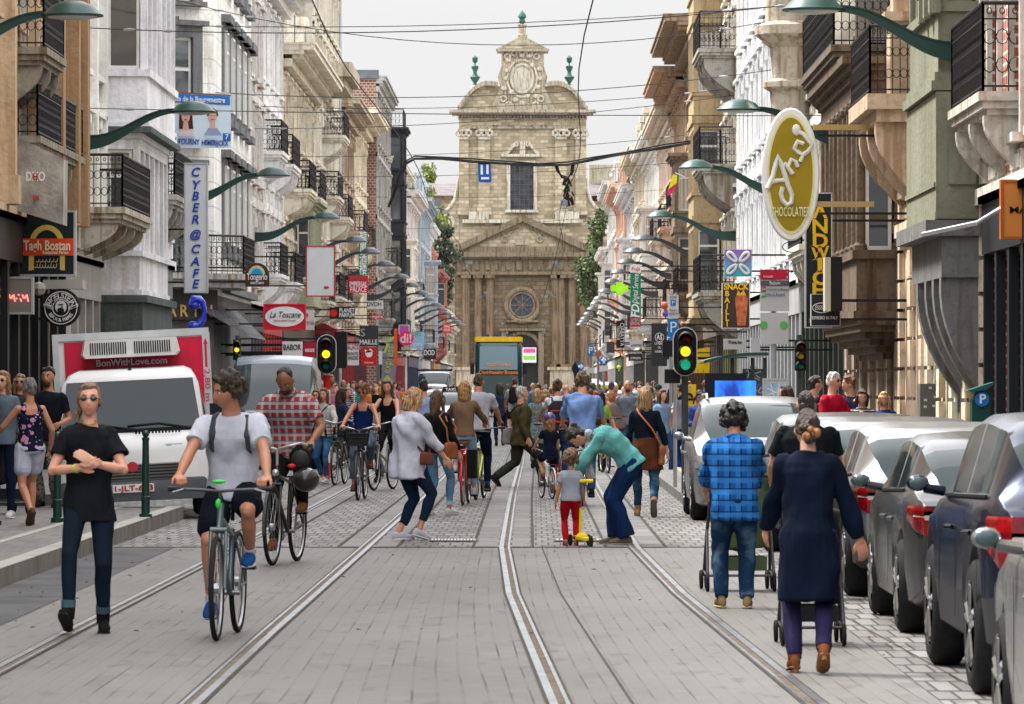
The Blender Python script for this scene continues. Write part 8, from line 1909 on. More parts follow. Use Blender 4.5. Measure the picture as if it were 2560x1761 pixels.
# ------------------------------------------------------------------ cast, near to far
def stroller(label, loc, rz, hood=(.02, .02, .022), fab=(.02, .02, .022), s=1.0, wide=.29, hoodup=True):
 t = thing('pushchair', label, 'pushchair', loc, rz, 'pushchairs', org=False); q = MB(); M_ = mat((.05, .05, .055), .4, .5)
 for sx in (-1, 1):
  q.tube([(sx*wide*s, .30*s, .12*s), (sx*wide*s*.95, .05*s, .52*s), (sx*wide*s*.85, -.28*s, 1.0*s)], .014, 8); q.tube([(sx*wide*s, -.28*s, .12*s), (sx*wide*s*.95, .05*s, .55*s)], .013, 8); q.tube([(sx*wide*s, -.28*s, .13*s), (sx*wide*s, .30*s, .16*s)], .010, 6)
 q.tube([(-wide*s*.85, -.28*s, 1.0*s), (-.1*s, -.33*s, 1.03*s), (.1*s, -.33*s, 1.03*s), (wide*s*.85, -.28*s, 1.0*s)], .018, 8); q.tube([(-wide*s, -.28*s, .14*s), (wide*s, -.28*s, .14*s)], .011, 6); q.build('frame', M_, t, 60, world=False)
 q = MB(); S3 = [vv(1, 0, 0)]*4; loftv(q, [vv(0, -.12, .38)*s, vv(0, -.16, .50)*s, vv(0, -.20, .75)*s, vv(0, -.22, .93)*s], S3, [vv(0, 1, .2)]*4, [wide*.8*s, wide*.9*s, wide*.9*s, wide*.75*s], [.08, .05, .05, .04]); q.ball((0, .08*s, .42*s), (wide*.8*s, .22*s, .08*s), 12); solid(q, 'seat', cloth(), .014, 4, .004, t, fab)
 if hoodup:
  q = MB(); n = 8
  for sx in (-1, 1): pass
  loftv(q, [vv(0, -.22+.42*i/n, .78+.26*sin(pi*.15+i/n*pi*.7))*s for i in range(n+1)], [vv(1, 0, 0)]*(n+1), [vv(0, -.2, 1)]*(n+1), [wide*1.02*s]*(n+1), [.10*s+.0*i for i in range(n+1)], 16); solid(q, 'hood', cloth(), .016, 3, .004, t, hood)
 q = MB(); q.box(-wide*.8*s, wide*.8*s, -.22*s, .2*s, .18*s, .30*s); small(q, 'basket', cloth(), t, fab)
 for x in (-wide, wide):
  for y in (-.28, .30):
   for d in ((-.022, .022) if y > 0 else (0,)):
    q = MB(); q.ring((x*s+d*s, y*s, .085*s), .07*s, .017*s, 'x', 18, 6); q.lathe([(.03*s, -.01), (.03*s, .01)], (x*s+d*s, y*s, .085*s), 10, 'x'); q.build('wheel', TYRE, t, 60, world=False)
 return t
DK = (.012, .014, .018); JE = (.03, .085, .19); NV = (.008, .014, .035); WH = (.62, .63, .68); sneaker = dict(col=(.62, .62, .62), sole=(.6, .6, .6)); darkshoe = dict(col=(.015, .015, .017), sole=(.05, .05, .05)); sandal = dict(col=(.16, .07, .035), sole=(.08, .05, .03))
PL = 'pedestrians in the foreground'; CY = 'people riding bicycles'
def L_(x, y, z=0.0, dy=0.0, dx=0.0): g = gnd(x, y, z); g.y += dy; g.x += dx; return g
# 1 woman in black T-shirt
def necklace(J):
 q = MB(); q.tube([J['hp'](cos(a)*.055, .03+sin(a)*.045, -.155-.02*sin(a)) for a in [2*pi*i/16 for i in range(16)]], .004, 5, close=True); small(q, 'necklace', mat((.4, .25, .08), .3, .8), J['t'])
 q = MB(); w, e = J['W'][1], J['E'][1]; d = (w-e).normalized(); q.tube([w-d*.01, w-d*.04], .032, 12); small(q, 'bracelet', mat((.55, .5, .12), .4), J['t'])
person('woman in sunglasses and a loose black T-shirt, walking towards the camera with clasped hands', L_(203, 1434), pi+.04, 1.70, 'f', hip=(0, .02, .91), hands={1: (.055, .25, 1.125), -1: (-.045, .27, 1.155)}, elbow={1: (1, -.35, -.7), -1: (-1, -.35, -.7)},
       palm={1: (-.2, -.9, .3, -.85, .3, .30), -1: (.2, -.9, -.1, .8, .25, .55)}, curl=(.28, .18), feet={1: (.13, .26, .125, .55, .12), -1: (-.09, -.03, .085, 0, -.12)}, skin='pale', hair=('pony', (.20, .115, .06)), glasses='sun', vox=.0065, group=PL,
       top=dict(col=(.013, .015, .018), sleeve=.30, hem=-.30, loose=.026, sloose=.035, flare=.06, amp=.009), bottom=dict(col=(.010, .020, .034), len=.92, loose=.004, cuff=(.07, .13, .17), denim=False), shoes=dict(col=(.012, .012, .013), sole=(.02, .02, .02), boot=1, sock=(.01, .11, .09)), head=(0, -.05, 0), extras=(necklace,))
# 2 cyclist in white T-shirt
rider('man in a white T-shirt riding towards the camera and looking aside', 'grey city bicycle with green details ridden by the man in the white T-shirt', L_(515, 1452, 0, .6, -.03), pi-.07, 1.76, bike=dict(col=(.09, .13, .16), fender=False, light=False, s=1.0, steer=.03, barz=.98, seatz=.85,
      extras=(lambda t, fp, s: (lambda q: (q.ball(fp(-.0, .47, 1.045), (.05, .03, .014), 10), q.ball(fp(0, .49, .90), (.02, .02, .035), 8), q.build('green_grip_shift', mat((.02, .55, .05), .3), t, 60, world=False)))(MB()),)), lean=.26, sex='m', skin='tan', hair=('curly', (.035, .02, .013)), head=(.95, .02, 0), vox=.0065, group=CY, bulk=1.06,
      top=dict(col=(.56, .57, .66), sleeve=.33, loose=.024, hem=-.10, sloose=.028, amp=.010), bottom=dict(kind='shorts', col=(.007, .009, .018), len=.36, loose=.016, mat=cloth()), shoes=dict(col=(.012, .07, .26), sole=(.4, .42, .45), sock=(.6, .6, .65)), extras=(ex_backpack((.06, .07, .08), size=.9),))
# 3 cyclist in plaid shirt
def helmet_on_bar(t, fp, s):
 q = MB(); c = fp(-.30, .52, .80); q.ball(c, (.125, .15, .115), 18); h = q.build('hanging_helmet', mat((.015, .016, .018), .35, coat=.6), t, 60, world=False)
 q = MB(); q.ball(fp(-.24, .50, .98), (.085, .07, .10), 12); q.build('bag', DARKP, t, 60, world=False); q = MB(); q.ball(fp(-.17, .56, .93), (.04, .02, .022), 8); q.build('red_clip', C(.65, .02, .02), t, 60, world=False)
rider('man in a red plaid shirt cycling right behind the man in the white T-shirt', 'black bicycle with a helmet hanging from its handlebar', L_(642, 1281, 0, .55), pi-.16, 1.84, bike=dict(col=(.02, .022, .024), s=1.04, bar='swept', rack=True, extras=(helmet_on_bar,), seatz=.92), lean=.38, sex='m', skin='brown', hair=('buzz', (.012, .009, .008)), head=(.0, .28, 0), vox=.0075, group=CY, bulk=1.16, beard=(.015, .01, .008),
      top=dict(col=(.34, .05, .05), mat=cloth('plaid', 1.0, (.60, .55, .52), (.03, .07, .17)), sleeve=.36, loose=.024, hem=-.14, collar=True, amp=.009), bottom=dict(col=(.012, .012, .014), loose=.012), shoes=dict(col=(.17, .07, .025), sole=(.10, .06, .03), boot=1))
# 4 floral woman, stroller and people at the left edge
person('grey-haired woman in a floral top and white shorts, seen from behind at left', L_(68, 1190, .15), .42, 1.62, 'f', hip=(0, 0, .86), hands={1: (.27, .10, .86), -1: (-.30, .30, .98)}, elbow={-1: (-.6, -1, -.3)}, feet={-1: (-.10, -.34, .17, -.75, 0), 1: (.06, .14, .085, 0, .1)}, skin='tan', hair=('short', (.16, .16, .17)), vox=.009, group=PL, head=(-.35, 0, 0),
       top=dict(kind='tank', col=(.010, .012, .05), mat=cloth('flowers', 1.0, (.62, .26, .42), (.42, .42, .12)), sleeve=0, hem=-.10, loose=.016), bottom=dict(kind='shorts', col=(.52, .54, .66), len=.28, loose=.022, mat=cloth()), shoes=sandal)
stroller('black pushchair at the left edge pushed by the woman in the floral top', L_(-6, 1165, .15), .45, s=1.0)
person('man with a dark beard and black T-shirt standing among walkers at left', L_(110, 1150, .15), pi-.2, 1.80, 'm', skin='tan', hair=('short', (.018, .013, .010)), beard=(.02, .014, .01), vox=.010, group=PL, top=dict(col=(.010, .012, .018), sleeve=.35, loose=.02), bottom=dict(col=(.20, .18, .15), mat=cloth('camo', 1, (.06, .055, .04), (.35, .33, .28)), loose=.018), shoes=darkshoe, hands={-1: (-.2, .2, 1.05)})
q = MB(); p = L_(128, 1150, .15); q.ball((p.x, p.y-.25, 1.05), (.12, .07, .25), 10); 
person('woman with long fair hair and a slate grey top, cut by the left edge', L_(8, 1175, .15), pi-.3, 1.66, 'f', skin='pale', hair=('long', (.25, .14, .06)), glasses='sun', vox=.010, group=PL, top=dict(col=(.12, .16, .20), sleeve=.8, loose=.02), bottom=dict(col=NV), shoes=sneaker)
person('fair-haired woman in sunglasses half hidden by the grey-haired woman', L_(46, 1130, .15), pi, 1.64, 'f', skin='fair', hair=('half', (.30, .20, .10)), glasses='sun', vox=.012, group=PL, top=dict(col=(.05, .05, .05), sleeve=.5), bottom=dict(kind='skirt', hem=.3, col=DK), shoes=sandal)
# 10 woman in white shirt
person('blonde woman in a loose white shirt and cropped navy trousers stepping across the tracks', L_(932, 1224), -1.0, 1.70, 'f', hip=(0, -.05, .872), lean=.09, slean=-.02, hands={1: (.26, .30, .86), -1: (-.2, .20, .75)}, elbow={1: (.7, -1, .1), -1: (-.6, -1, -.3)}, feet={1: (.07, .06, .115, -.30, .1), -1: (-.07, -.12, .085, 0, .1)}, knee={1: (.1, 1, .2), -1: (0, 1, .1)}, skin='fair', hair=('bob', (.42, .27, .13)), vox=.0075, group=PL, head=(.1, .12, 0), bulk=1.12,
       top=dict(col=(.58, .60, .72), sleeve=.78, hem=-.40, loose=.045, sloose=.035, flare=.12, amp=.013), bottom=dict(col=(.012, .026, .055), len=.88, loose=.012), shoes=dict(col=(.62, .62, .70), sole=(.7, .7, .75)), extras=(ex_bag((.12, .035, .02), 1, (.10, .03, .02), size=(.09, .03, .07), drop=.02, out=.24, fwd=.10),))
# 11 woman with leather jacket
person('brown-haired woman in a black leather jacket and light jeans', L_(990, 1168), -.55, 1.64, 'f', hip=(0, 0, .86), hands={1: (.24, .16, .80)}, feet={1: (.06, .20, .085, 0, .1), -1: (-.07, -.14, .10, -.15, 0)}, skin='fair', hair=('long', (.11, .055, .03)), vox=.0085, group=PL,
       top=dict(kind='jacket', col=(.010, .010, .011), mat=cloth('plain', rough=.32), sleeve=.95, hem=-.12, loose=.03, sloose=.022, amp=.011), bottom=dict(col=(.12, .27, .44), denim=True, len=.93, cuff=(.35, .5, .62), loose=.004), shoes=dict(col=(.62, .61, .6), sole=(.5, .5, .5)), extras=(ex_bag((.22, .07, .025), 1, (.24, .09, .03), size=(.16, .06, .12), drop=-.02, out=.24, style=1),))
# 17 toddler, scooter, 18 woman in turquoise
person('toddler with brown curls, grey T-shirt and red leggings, back to the camera', L_(1293, 1237), 0.05, 1.0, 'f', hip=(0, 0, .50), hands={-1: (-.16, .02, .42), 1: (.15, .08, .44)}, feet={1: (.055, 0, .05, 0, .1), -1: (-.05, .0, .05, 0, -.1)}, skin='tan', hair=('afro', (.16, .085, .045)), headk=1.28, vox=.0065, group=PL, bulk=1.10, head=(.25, .1, 0),
       top=dict(col=(.36, .40, .48), sleeve=.3, hem=-.10, loose=.022), bottom=dict(col=(.50, .008, .018), len=.97, loose=.010, mat=cloth()), shoes=dict(col=(.30, .07, .07), sole=(.2, .05, .05)))
person('woman in a turquoise cardigan and scarf bending down to kiss the toddler', L_(1414, 1234), pi/2, 1.68, 'f', hip=(0, -.07, .87), lean=1.07, hands={-1: (-.14, .60, .68), 1: (.16, .52, .68)}, elbow={-1: (-.5, -.2, -1), 1: (.4, -.5, -1)}, palm={-1: (.75, .2, .3, .1, .95, .1), 1: (-.8, .2, 0, 0, .9, -.3)}, curl=(.25, .3), feet={1: (.10, .08, .085, 0, .1), -1: (-.08, -.02, .085, 0, -.05)}, knee={1: (.1, .3, 0), -1: (0, .3, 0)}, skin='fair', hair=('bun', (.022, .014, .012)), vox=.0065, group=PL, head=(0, -.10, 0),
       top=dict(kind='cardigan', col=(.13, .42, .42), sleeve=.78, hem=-.13, loose=.040, sloose=.034, flare=.10, amp=.011), bottom=dict(col=(.008, .028, .10), len=1.0, loose=.036, flare=1.35), shoes=dict(col=(.20, .17, .13), sole=(.30, .27, .2)),
       extras=(lambda J: (lambda q: (cap(q, [J['hp'](-.05, -.07, -.11), J['hp'](.02, -.02, -.15), J['hp'](.0, .06, -.17), J['hp'](-.03, .04, -.20)], [.05, .055, .06, .05]), q.tube([J['hp'](-.02, .04, -.16), J['hp'](-.03, .05, -.16)+vv(-.02, .02, -.18), J['hp'](-.03, .05, -.16)+vv(-.02, -.02, -.36)], [(.06, .03), (.055, .025), (.06, .02)], 10), solid(q, 'scarf', cloth('dots', 1.6, (.07, .07, .09), (.1, .1, .1)), .009, 2, .006, J['t'], (.50, .50, .54))))(MB()),))
t = thing('kick_scooter', 'small yellow three-wheeled kick scooter standing next to the toddler', 'scooter', L_(1325, 1238), .25, org=False)
q = MB(); q.prism([(-.055, -.20), (.055, -.20), (.065, .18), (-.065, .18)], .065, .095, 'z'); q.ball((0, .2, .09), (.09, .07, .05), 10); q.build('deck', C(.78, .62, .01), t, world=False)
q = MB(); q.tube([(0, .2, .1), (0, .17, .40)], .016, 10); q.build('lower_stem', C(.78, .62, .01), t, world=False); q = MB(); q.tube([(0, .17, .40), (0, .14, .68)], .013, 10); q.build('upper_stem', mat((.10, .13, .28), .4), t, world=False)
q = MB(); q.tube([(-.12, .13, .68), (.12, .13, .68)], .02, 10); q.build('handlebar', C(.78, .58, .01), t, 60, world=False)
for x, y in ((-.10, .22), (.10, .22), (0, -.24)): q = MB(); q.lathe([(.058, -.012), (.06, 0), (.058, .012)], (x, y, .06), 18, 'x'); q.build('wheel', TYRE, t, 60, world=False)
# 20 woman with brown wrap
def wrap(J):
 k = J['k']; q = MB(); P = J['P']; f0, s0 = J['fr'][0][2], J['fr'][0][1]; z = vv(0, 0, 1)
 loftv(q, [P-z*.30*k+f0*.01-s0*-.03, P-z*.15*k, P-z*.02*k, P+z*.13*k], [s0]*4, [f0]*4, [.22*k, .215*k, .20*k, .165*k], [.17*k, .165*k, .16*k, .14*k]); q.tube([P-z*.28*k+s0*.15, P-z*.40*k+s0*.17], [.06, .01], 10); solid(q, 'tied_cardigan', cloth('knit'), .010, 3, .010, J['t'], (.115, .04, .018))
person('blonde woman in a navy jumper with a brown cardigan tied round her hips, walking away', L_(1462, 1171), -.04, 1.67, 'f', hip=(0, 0, .89), hands={-1: (-.26, .12, .76), 1: (.30, .02, .76)}, elbow={-1: (-.5, -1, 0), 1: (.6, -1, 0)}, feet={-1: (-.10, .16, .085, 0, -.1), 1: (.12, -.42, .20, -1.15, .15)}, skin='fair', hair=('half', (.36, .23, .11)), vox=.0085, group=PL,
       top=dict(kind='sweater', col=(.008, .014, .028), sleeve=.80, hem=-.02, loose=.012), bottom=dict(col=(.012, .05, .10), denim=True, len=.93, loose=.012), shoes=dict(col=(.33, .20, .10), sole=(.1, .09, .08), boot=1.7), extras=(wrap, ex_bag((.33, .11, .04), 1, (.33, .11, .04), size=(.15, .05, .14), drop=-.10, out=.22, fwd=-.04)))
# 23 - 25 pushchair group at right
person('person with dark frizzy hair in a blue checked shirt pushing a green pushchair', L_(1664, 1378), .02, 1.57, 'm', hip=(0, -.04, .82), lean=.24, hands={1: (.20, .42, .86), -1: (-.20, .42, .86)}, feet={-1: (-.10, -.04, .085, 0, -.1), 1: (.09, -.10, .085, 0, .1)}, skin='tan', hair=('afro', (.010, .009, .010)), vox=.0075, group=PL, head=(0, .1, 0), bulk=1.12,
       top=dict(col=(.012, .10, .36), mat=cloth('plaid', 1.15, (.04, .22, .60), (.004, .015, .06)), sleeve=.86, hem=-.34, loose=.035, sloose=.028, flare=.08, collar=True, amp=.012), bottom=dict(col=(.010, .035, .085), denim=True, loose=.020), shoes=dict(col=(.25, .17, .08), sole=(.5, .36, .18)))
stroller('olive green pushchair in front of the person in the blue checked shirt', L_(1674, 1338), .02, hood=(.07, .11, .045), fab=(.08, .12, .05), wide=.29, s=.94)
person('woman in a navy blue coat and purple tights with knotted hair, back to the camera', L_(1832, 1525), .0, 1.56, 'f', hip=(0, 0, .82), lean=.13, hands={1: (.33, .10, .72), -1: (-.24, .34, .80)}, elbow={1: (.5, -1, .2), -1: (-.6, -.8, -.3)}, palm={1: (-.2, .8, 0, .25, .1, -1)}, feet={-1: (-.08, .02, .10, -.12, -.05), 1: (.075, -.22, .16, -.55, 0)}, skin='fair', hair=('knot', (.035, .018, .012)), vox=.0065, group=PL, bulk=1.06, head=(-.1, .22, 0),
       top=dict(kind='coat', col=(.006, .011, .028), sleeve=.97, hem=-.86, loose=.030, sloose=.024, flare=.10, amp=.010), bottom=dict(col=(.03, .024, .08), len=1.0, loose=.013, mat=cloth('plain', rough=.5)), shoes=dict(col=(.20, .07, .025), sole=(.25, .10, .04), heel=True, boot=1),
       extras=(lambda J: (lambda q: (q.ball(J['hp'](.035, -.14, -.075), (.03, .026, .034), 10), q.ball(J['hp'](-.03, -.145, -.10), (.026, .022, .030), 10), q.ball(J['hp'](0, -.15, -.05), (.022, .02, .022), 8), small(q, 'bleached_knot', hair_mat(), J['t'], (.36, .16, .05))))(MB()),))
stroller('black pushchair pushed by the woman in the navy coat', L_(1838, 1460), 0, wide=.23, s=.86)
person('man in a black T-shirt seen over the shoulder of the woman in the navy coat', vv(2.14, 37.2, 0), .03, 1.66, 'm', hip=(0, 0, .88), lean=.14, hands={1: (.26, .30, .92), -1: (-.26, .3, .92)}, skin='tan', hair=('buzz', (.014, .009, .008)), vox=.0075, group=PL, bulk=1.2, feet={1: (.1, .1, .085, 0, 0), -1: (-.1, -.1, .085, 0, 0)},
       top=dict(col=(.007, .010, .012), sleeve=.34, loose=.028, hem=-.18), bottom=dict(col=NV, loose=.012), shoes=darkshoe)
# cyclists of the middle distance
rider('woman in a navy vest top and sunglasses cycling towards the camera', 'bicycle with a big black front basket ridden by the woman in the navy vest', L_(810, 1134, 0, .62, .04), pi-.06, 1.62, bike=dict(col=(.03, .03, .035), step=True, basket=True, bar='swept', s=1.0, seatz=.84, barz=1.02), lean=.12, sex='f', skin=(.42, .18, .10), hair=('curly', (.17, .08, .03)), glasses='sun', vox=.008, group=CY, head=(.12, .1, 0),
      top=dict(kind='tank', col=(.008, .025, .11), sleeve=0, hem=-.14, loose=.016), bottom=dict(col=(.09, .115, .155), denim=True, len=.90, loose=.022), shoes=sandal)
rider('teenage girl with long hair and a black vest top cycling beside the woman in navy', 'silver city bicycle ridden by the girl in the black vest top', L_(860, 1112, 0, .6, .06), pi-.26, 1.66, bike=dict(col=(.4, .4, .42), step=True, basket='wire', bar='swept', seatz=.88), lean=.10, sex='f', skin='fair', hair=('long', (.09, .055, .035)), vox=.009, group=CY, head=(-.1, 0, 0),
      top=dict(kind='tank', col=(.010, .010, .012), sleeve=0, hem=-.12, loose=.012), bottom=dict(col=(.012, .012, .014), loose=.01), shoes=darkshoe)
rider('woman with a ponytail and brown jumper cycling away on a red bicycle', 'red bicycle with brown tyres and black pannier', L_(1053, 1145, 0, .46), -.06, 1.66, bike=dict(col=(.55, .01, .025), fender='body', rack='body', tyre=(.16, .10, .06), seat=(.18, .07, .02), seatz=.86,
      extras=(lambda t, fp, s: (lambda q: (q.box(.08, .20, -.72, -.36, .38, .78), small(q, 'pannier', cloth(), t, (.012, .012, .013))))(MB()),)), lean=.12, sex='f', skin='fair', hair=('half', (.38, .20, .07)), vox=.0085, group=CY,
      top=dict(kind='sweater', col=(.20, .125, .08), sleeve=.95, hem=-.06, loose=.018), bottom=dict(col=(.28, .42, .60), denim=True, len=.93), shoes=sneaker)
rider('man in a pale grey T-shirt and navy trousers cycling away beside the red bicycle', 'black bicycle with lime yellow frame tube and a black side bag', L_(1085, 1133, 0, .46), -.10, 1.78, bike=dict(col=(.45, .55, .04), fender=False, seatz=.92,
      extras=(lambda t, fp, s: (lambda q: (q.box(-.24, -.09, -.72, -.34, .32, .80), small(q, 'pannier', cloth(), t, (.02, .022, .024))))(MB()),)), lean=.18, sex='m', skin='tan', hair=('buzz', (.05, .03, .02)), vox=.0085, group=CY, bulk=1.08,
      top=dict(col=(.44, .45, .52), sleeve=.34, hem=-.12, loose=.022), bottom=dict(col=(.008, .012, .03), loose=.012, len=.95), shoes=dict(col=(.015, .012, .01), sole=(.2, .15, .1), sock=(.02, .06, .16)))
person('grey-haired bearded man in an olive jacket striding across the tracks', L_(1180, 1103), -1.25, 1.74, 'm', hip=(0, 0, .86), hands={1: (.24, .05, .80), -1: (-.22, .14, .82)}, feet={1: (.08, .36, .085, 0, 0), -1: (-.06, -.42, .17, -.8, 0)}, skin='fair', hair=('short', (.42, .42, .42)), beard=(.4, .38, .36), vox=.009, group=PL, bulk=1.1,
       top=dict(kind='jacket', col=(.075, .065, .03), sleeve=.95, hem=-.34, loose=.035, sloose=.03, amp=.012), bottom=dict(col=(.035, .038, .03), loose=.028), shoes=darkshoe, extras=(ex_bag((.20, .18, .17), -1, (.02, .02, .02), size=(.16, .05, .14), drop=-.02, out=.24, fwd=-.1),))
def kid_helmet(J):
 q = MB(); q.ball(J['hp'](0, -.015, .045), (.105*J['kh'], .13*J['kh'], .105*J['kh']), 18, rot=J['Rh']); h = small(q, 'helmet', mat((.10, .04, .22), .3, coat=.6, var=.3, sc=6), J['t'])
 q = MB()
 for x in (-.05, 0, .05): q.tube([J['hp'](x, -.13, .03), J['hp'](x, -.08, .13), J['hp'](x, .02, .155)], [.009*J['kh']]*3, 6)
 small(q, 'helmet_vent', DARKP, h)
rider('small girl in a purple helmet and navy pinafore cycling away', 'small white child bicycle under the girl in the purple helmet', L_(1244, 1131, 0, .30, -.02), .22, 1.20, bike=dict(col=(.62, .62, .62), s=.68, wheel_r=.33, bar='swept', seatz=.86, barz=1.02, rack=True, fender='body'), lean=.05, sex='f', skin='pale', hair=('half', (.28, .14, .06)), headk=1.22, vox=.0075, group=CY,
      top=dict(kind='pinafore', col=(.008, .012, .03), sleeve=.30, hem=-.22, loose=.016, flare=.25), bottom=dict(kind='shorts', col=(.008, .012, .03), len=.3, loose=.02, mat=cloth()), shoes=dict(col=(.5, .08, .12), sole=(.3, .05, .06), sock=(.5, .4, .1)), extras=(kid_helmet,))
rider('man in a light blue shirt with rolled sleeves cycling away behind the bending woman', 'dark bicycle with red lamp under the man in the blue shirt', L_(1321, 1148, 0, .46), -.03, 1.80, bike=dict(col=(.03, .03, .035), seatz=.90, rack=True), lean=.20, sex='m', skin='fair', hair=('curly', (.09, .05, .025)), vox=.0085, group=CY, bulk=1.12, head=(0, .15, 0),
      top=dict(col=(.20, .33, .66), sleeve=.66, hem=-.10, loose=.026, sloose=.026, amp=.012), bottom=dict(col=(.04, .10, .20), denim=True), shoes=darkshoe)
def child_seat(t, fp, s):
 q = MB(); q.box(-.17, .17, -.62, -.42, 1.0, 1.05); loftv(q, [vv(0, -.66, .98), vv(0, -.68, 1.1), vv(0, -.70, 1.35), vv(0, -.70, 1.44)], [vv(1, 0, 0)]*4, [vv(0, 1, 0)]*4, [.17, .19, .18, .10], [.05, .04, .04, .03]); c = q.build('child_seat', mat((.02, .02, .022), .5), t, 40, world=False)
 q = MB(); q.tube([(-.14, -.745, 1.12), (0, -.75, 1.10), (.14, -.745, 1.12)], .012, 6); q.tube([(-.14, -.745, 1.28), (.14, -.745, 1.28)], .008, 6); q.build('red_piping', C(.6, .02, .02), c, world=False)
rider('woman in a white T-shirt and blue straps cycling away with an empty child seat', 'bicycle carrying a black child seat behind its saddle', L_(1262, 1112, 0, .46), .05, 1.68, bike=dict(col=(.3, .02, .02), seatz=.88, extras=(child_seat,), step=True), lean=.12, sex='f', skin='tan', hair=('bun', (.07, .04, .02)), vox=.010, group=CY,
      top=dict(col=(.65, .65, .66), sleeve=.3, hem=-.08, loose=.015), bottom=dict(col=(.02, .07, .2), denim=True), shoes=darkshoe, extras=(ex_backpack((.03, .12, .28), only_straps=True),))
# people further along
def P(label, x, y, rz, H, sex, top, bot, hair, z=0, vox=.012, walk=.25, group='people in the street', skin='fair', Y=None, **kw):
 loc = L_(x, y, z) if Y is None else vv((x*K-CX)*Y/F, Y, z)
 k = H/1.75; sg = random.choice((-1, 1)); ft = kw.pop('feet', {sg: (sg*.09, walk*k, .085, .1 if walk > .1 else 0, 0), -sg: (-sg*.09, -walk*k, .085+walk*.28, -walk*1.6, 0)})
 hd = kw.pop('hands', {sg: (sg*.24, -walk*.5*k, .78*k), -sg: (-sg*.23, walk*.8*k, .82*k)})
 t_ = dict(col=top) if not isinstance(top, dict) else top; b_ = dict(col=bot) if not isinstance(bot, dict) else bot; t_.setdefault('sleeve', .36); t_.setdefault('loose', .018)
 return person(label, loc, rz, H, sex, hip=(0, 0, (.93-walk*.12)*k), feet=ft, hands=hd, skin=skin, hair=hair, top=t_, bottom=b_, shoes=kw.pop('shoes', darkshoe), vox=vox, group=group, **kw)
BRN = (.05, .03, .02); BLD = (.38, .25, .12)
P('girl in a cream knitted jumper and ripped jeans walking next to a bicycle', 735, 1097, pi-.35, 1.66, 'f', dict(col=(.50, .48, .44), mat=cloth('knit'), sleeve=.95, kind='sweater', hem=-.10), dict(col=(.03, .12, .26), denim=True, len=.92, loose=.002), ('long', (.14, .06, .03)), vox=.009, shoes=sneaker, hands={-1: (-.30, .34, .98), 1: (.2, .22, .95)}, walk=.12, extras=(ex_bag((.015, .015, .015), 1, (.015, .015, .015), size=(.10, .04, .08), drop=.02),))
bicycle('city bicycle with a dark wire basket pushed by the girl in the cream jumper', L_(765, 1100, 0, .55, .02), pi-.12, (.03, .03, .035), step=True, basket='wire', bar='swept')
P('woman with long dark hair and a navy jacket behind the girl in the cream jumper', 774, 1085, -1.2, 1.68, 'f', dict(col=(.02, .04, .09), sleeve=.95), dict(col=DK), ('long', (.05, .02, .012)), shoes=sneaker)
P('girl with glasses peering over the cream jumper girl', 716, 1075, pi-.1, 1.64, 'f', dict(col=(.25, .27, .22), sleeve=.9), dict(col=NV), ('half', (.05, .03, .02)), glasses='clear')
P('blonde woman eating an ice cream beside the woman in the navy vest', 789, 1058, pi+.3, 1.66, 'f', dict(col=(.05, .10, .22), sleeve=.9, mat=cloth('stripes', .8, (.5, .55, .65))), dict(col=DK), ('long', (.42, .28, .12)), hands={-1: (-.06, .22, 1.36), 1: (.22, .05, .8)}, walk=.1, extras=(lambda J: (lambda q: (q.tube([J['W'][-1]+vv(0, .03, .02), J['W'][-1]+vv(0, .02, .12)], [.006, .025], 8), q.ball(J['W'][-1]+vv(0, .02, .15), .03, 8), small(q, 'ice_cream', mat((.7, .6, .45), .5), J['t'])))(MB()),))
P('man in a light blue polo shirt standing behind the blonde woman in white', 960, 1082, .2, 1.80, 'm', dict(col=(.30, .42, .66)), dict(col=NV), ('short', (.02, .015, .012)), walk=.05)
P('man with goatee, grey T-shirt and jeans walking towards the camera', 1421, 1054, pi+.12, 1.84, 'm', dict(col=(.20, .23, .28)), dict(col=(.03, .07, .12), denim=True, loose=.015), ('buzz', (.02, .015, .01)), vox=.010, beard=(.05, .03, .02), belt=(.35, .06, .03), bulk=1.08)
P('man in a cap and black-white checked shirt pushing a bicycle', 1491, 1050, pi-.1, 1.74, 'm', dict(col=(.03, .03, .035), mat=cloth('plaid', 1.3, (.35, .35, .36), (.01, .01, .01))), dict(col=(.10, .20, .3), denim=True), ('buzz', (.1, .1, .1)), glasses='sun', vox=.011, extras=(lambda J: (lambda q: (q.ball(J['hp'](0, -.01, .07), (.088, .105, .07), 14, rot=J['Rh']), q.ball(J['hp'](0, .11, .065), (.06, .06, .012), 10, rot=J['Rh']), small(q, 'cap', cloth(), J['t'], (.03, .06, .05))))(MB()),))
def shoulder_sweater(J):
 k = J['k']; q = MB(); NB, up, fw, sd = J['NB'], J['up'], J['fw'], J['sd']; cap(q, [NB+sd*.17*k-up*.05, NB+sd*.09*k-up*.0-fw*.06, NB-fw*.10*k-up*.02, NB-sd*.09*k-fw*.06, NB-sd*.17*k-up*.05], [.05, .055, .06, .055, .05]); loftv(q, [NB-fw*.13*k-up*.05, NB-fw*.15*k-up*.22, NB-fw*.15*k-up*.34], [sd]*3, [fw]*3, [.14*k, .15*k, .13*k], [.03, .03, .02]); solid(q, 'draped_jumper', cloth('knit'), .011, 3, .006, J['t'], (.008, .015, .04))
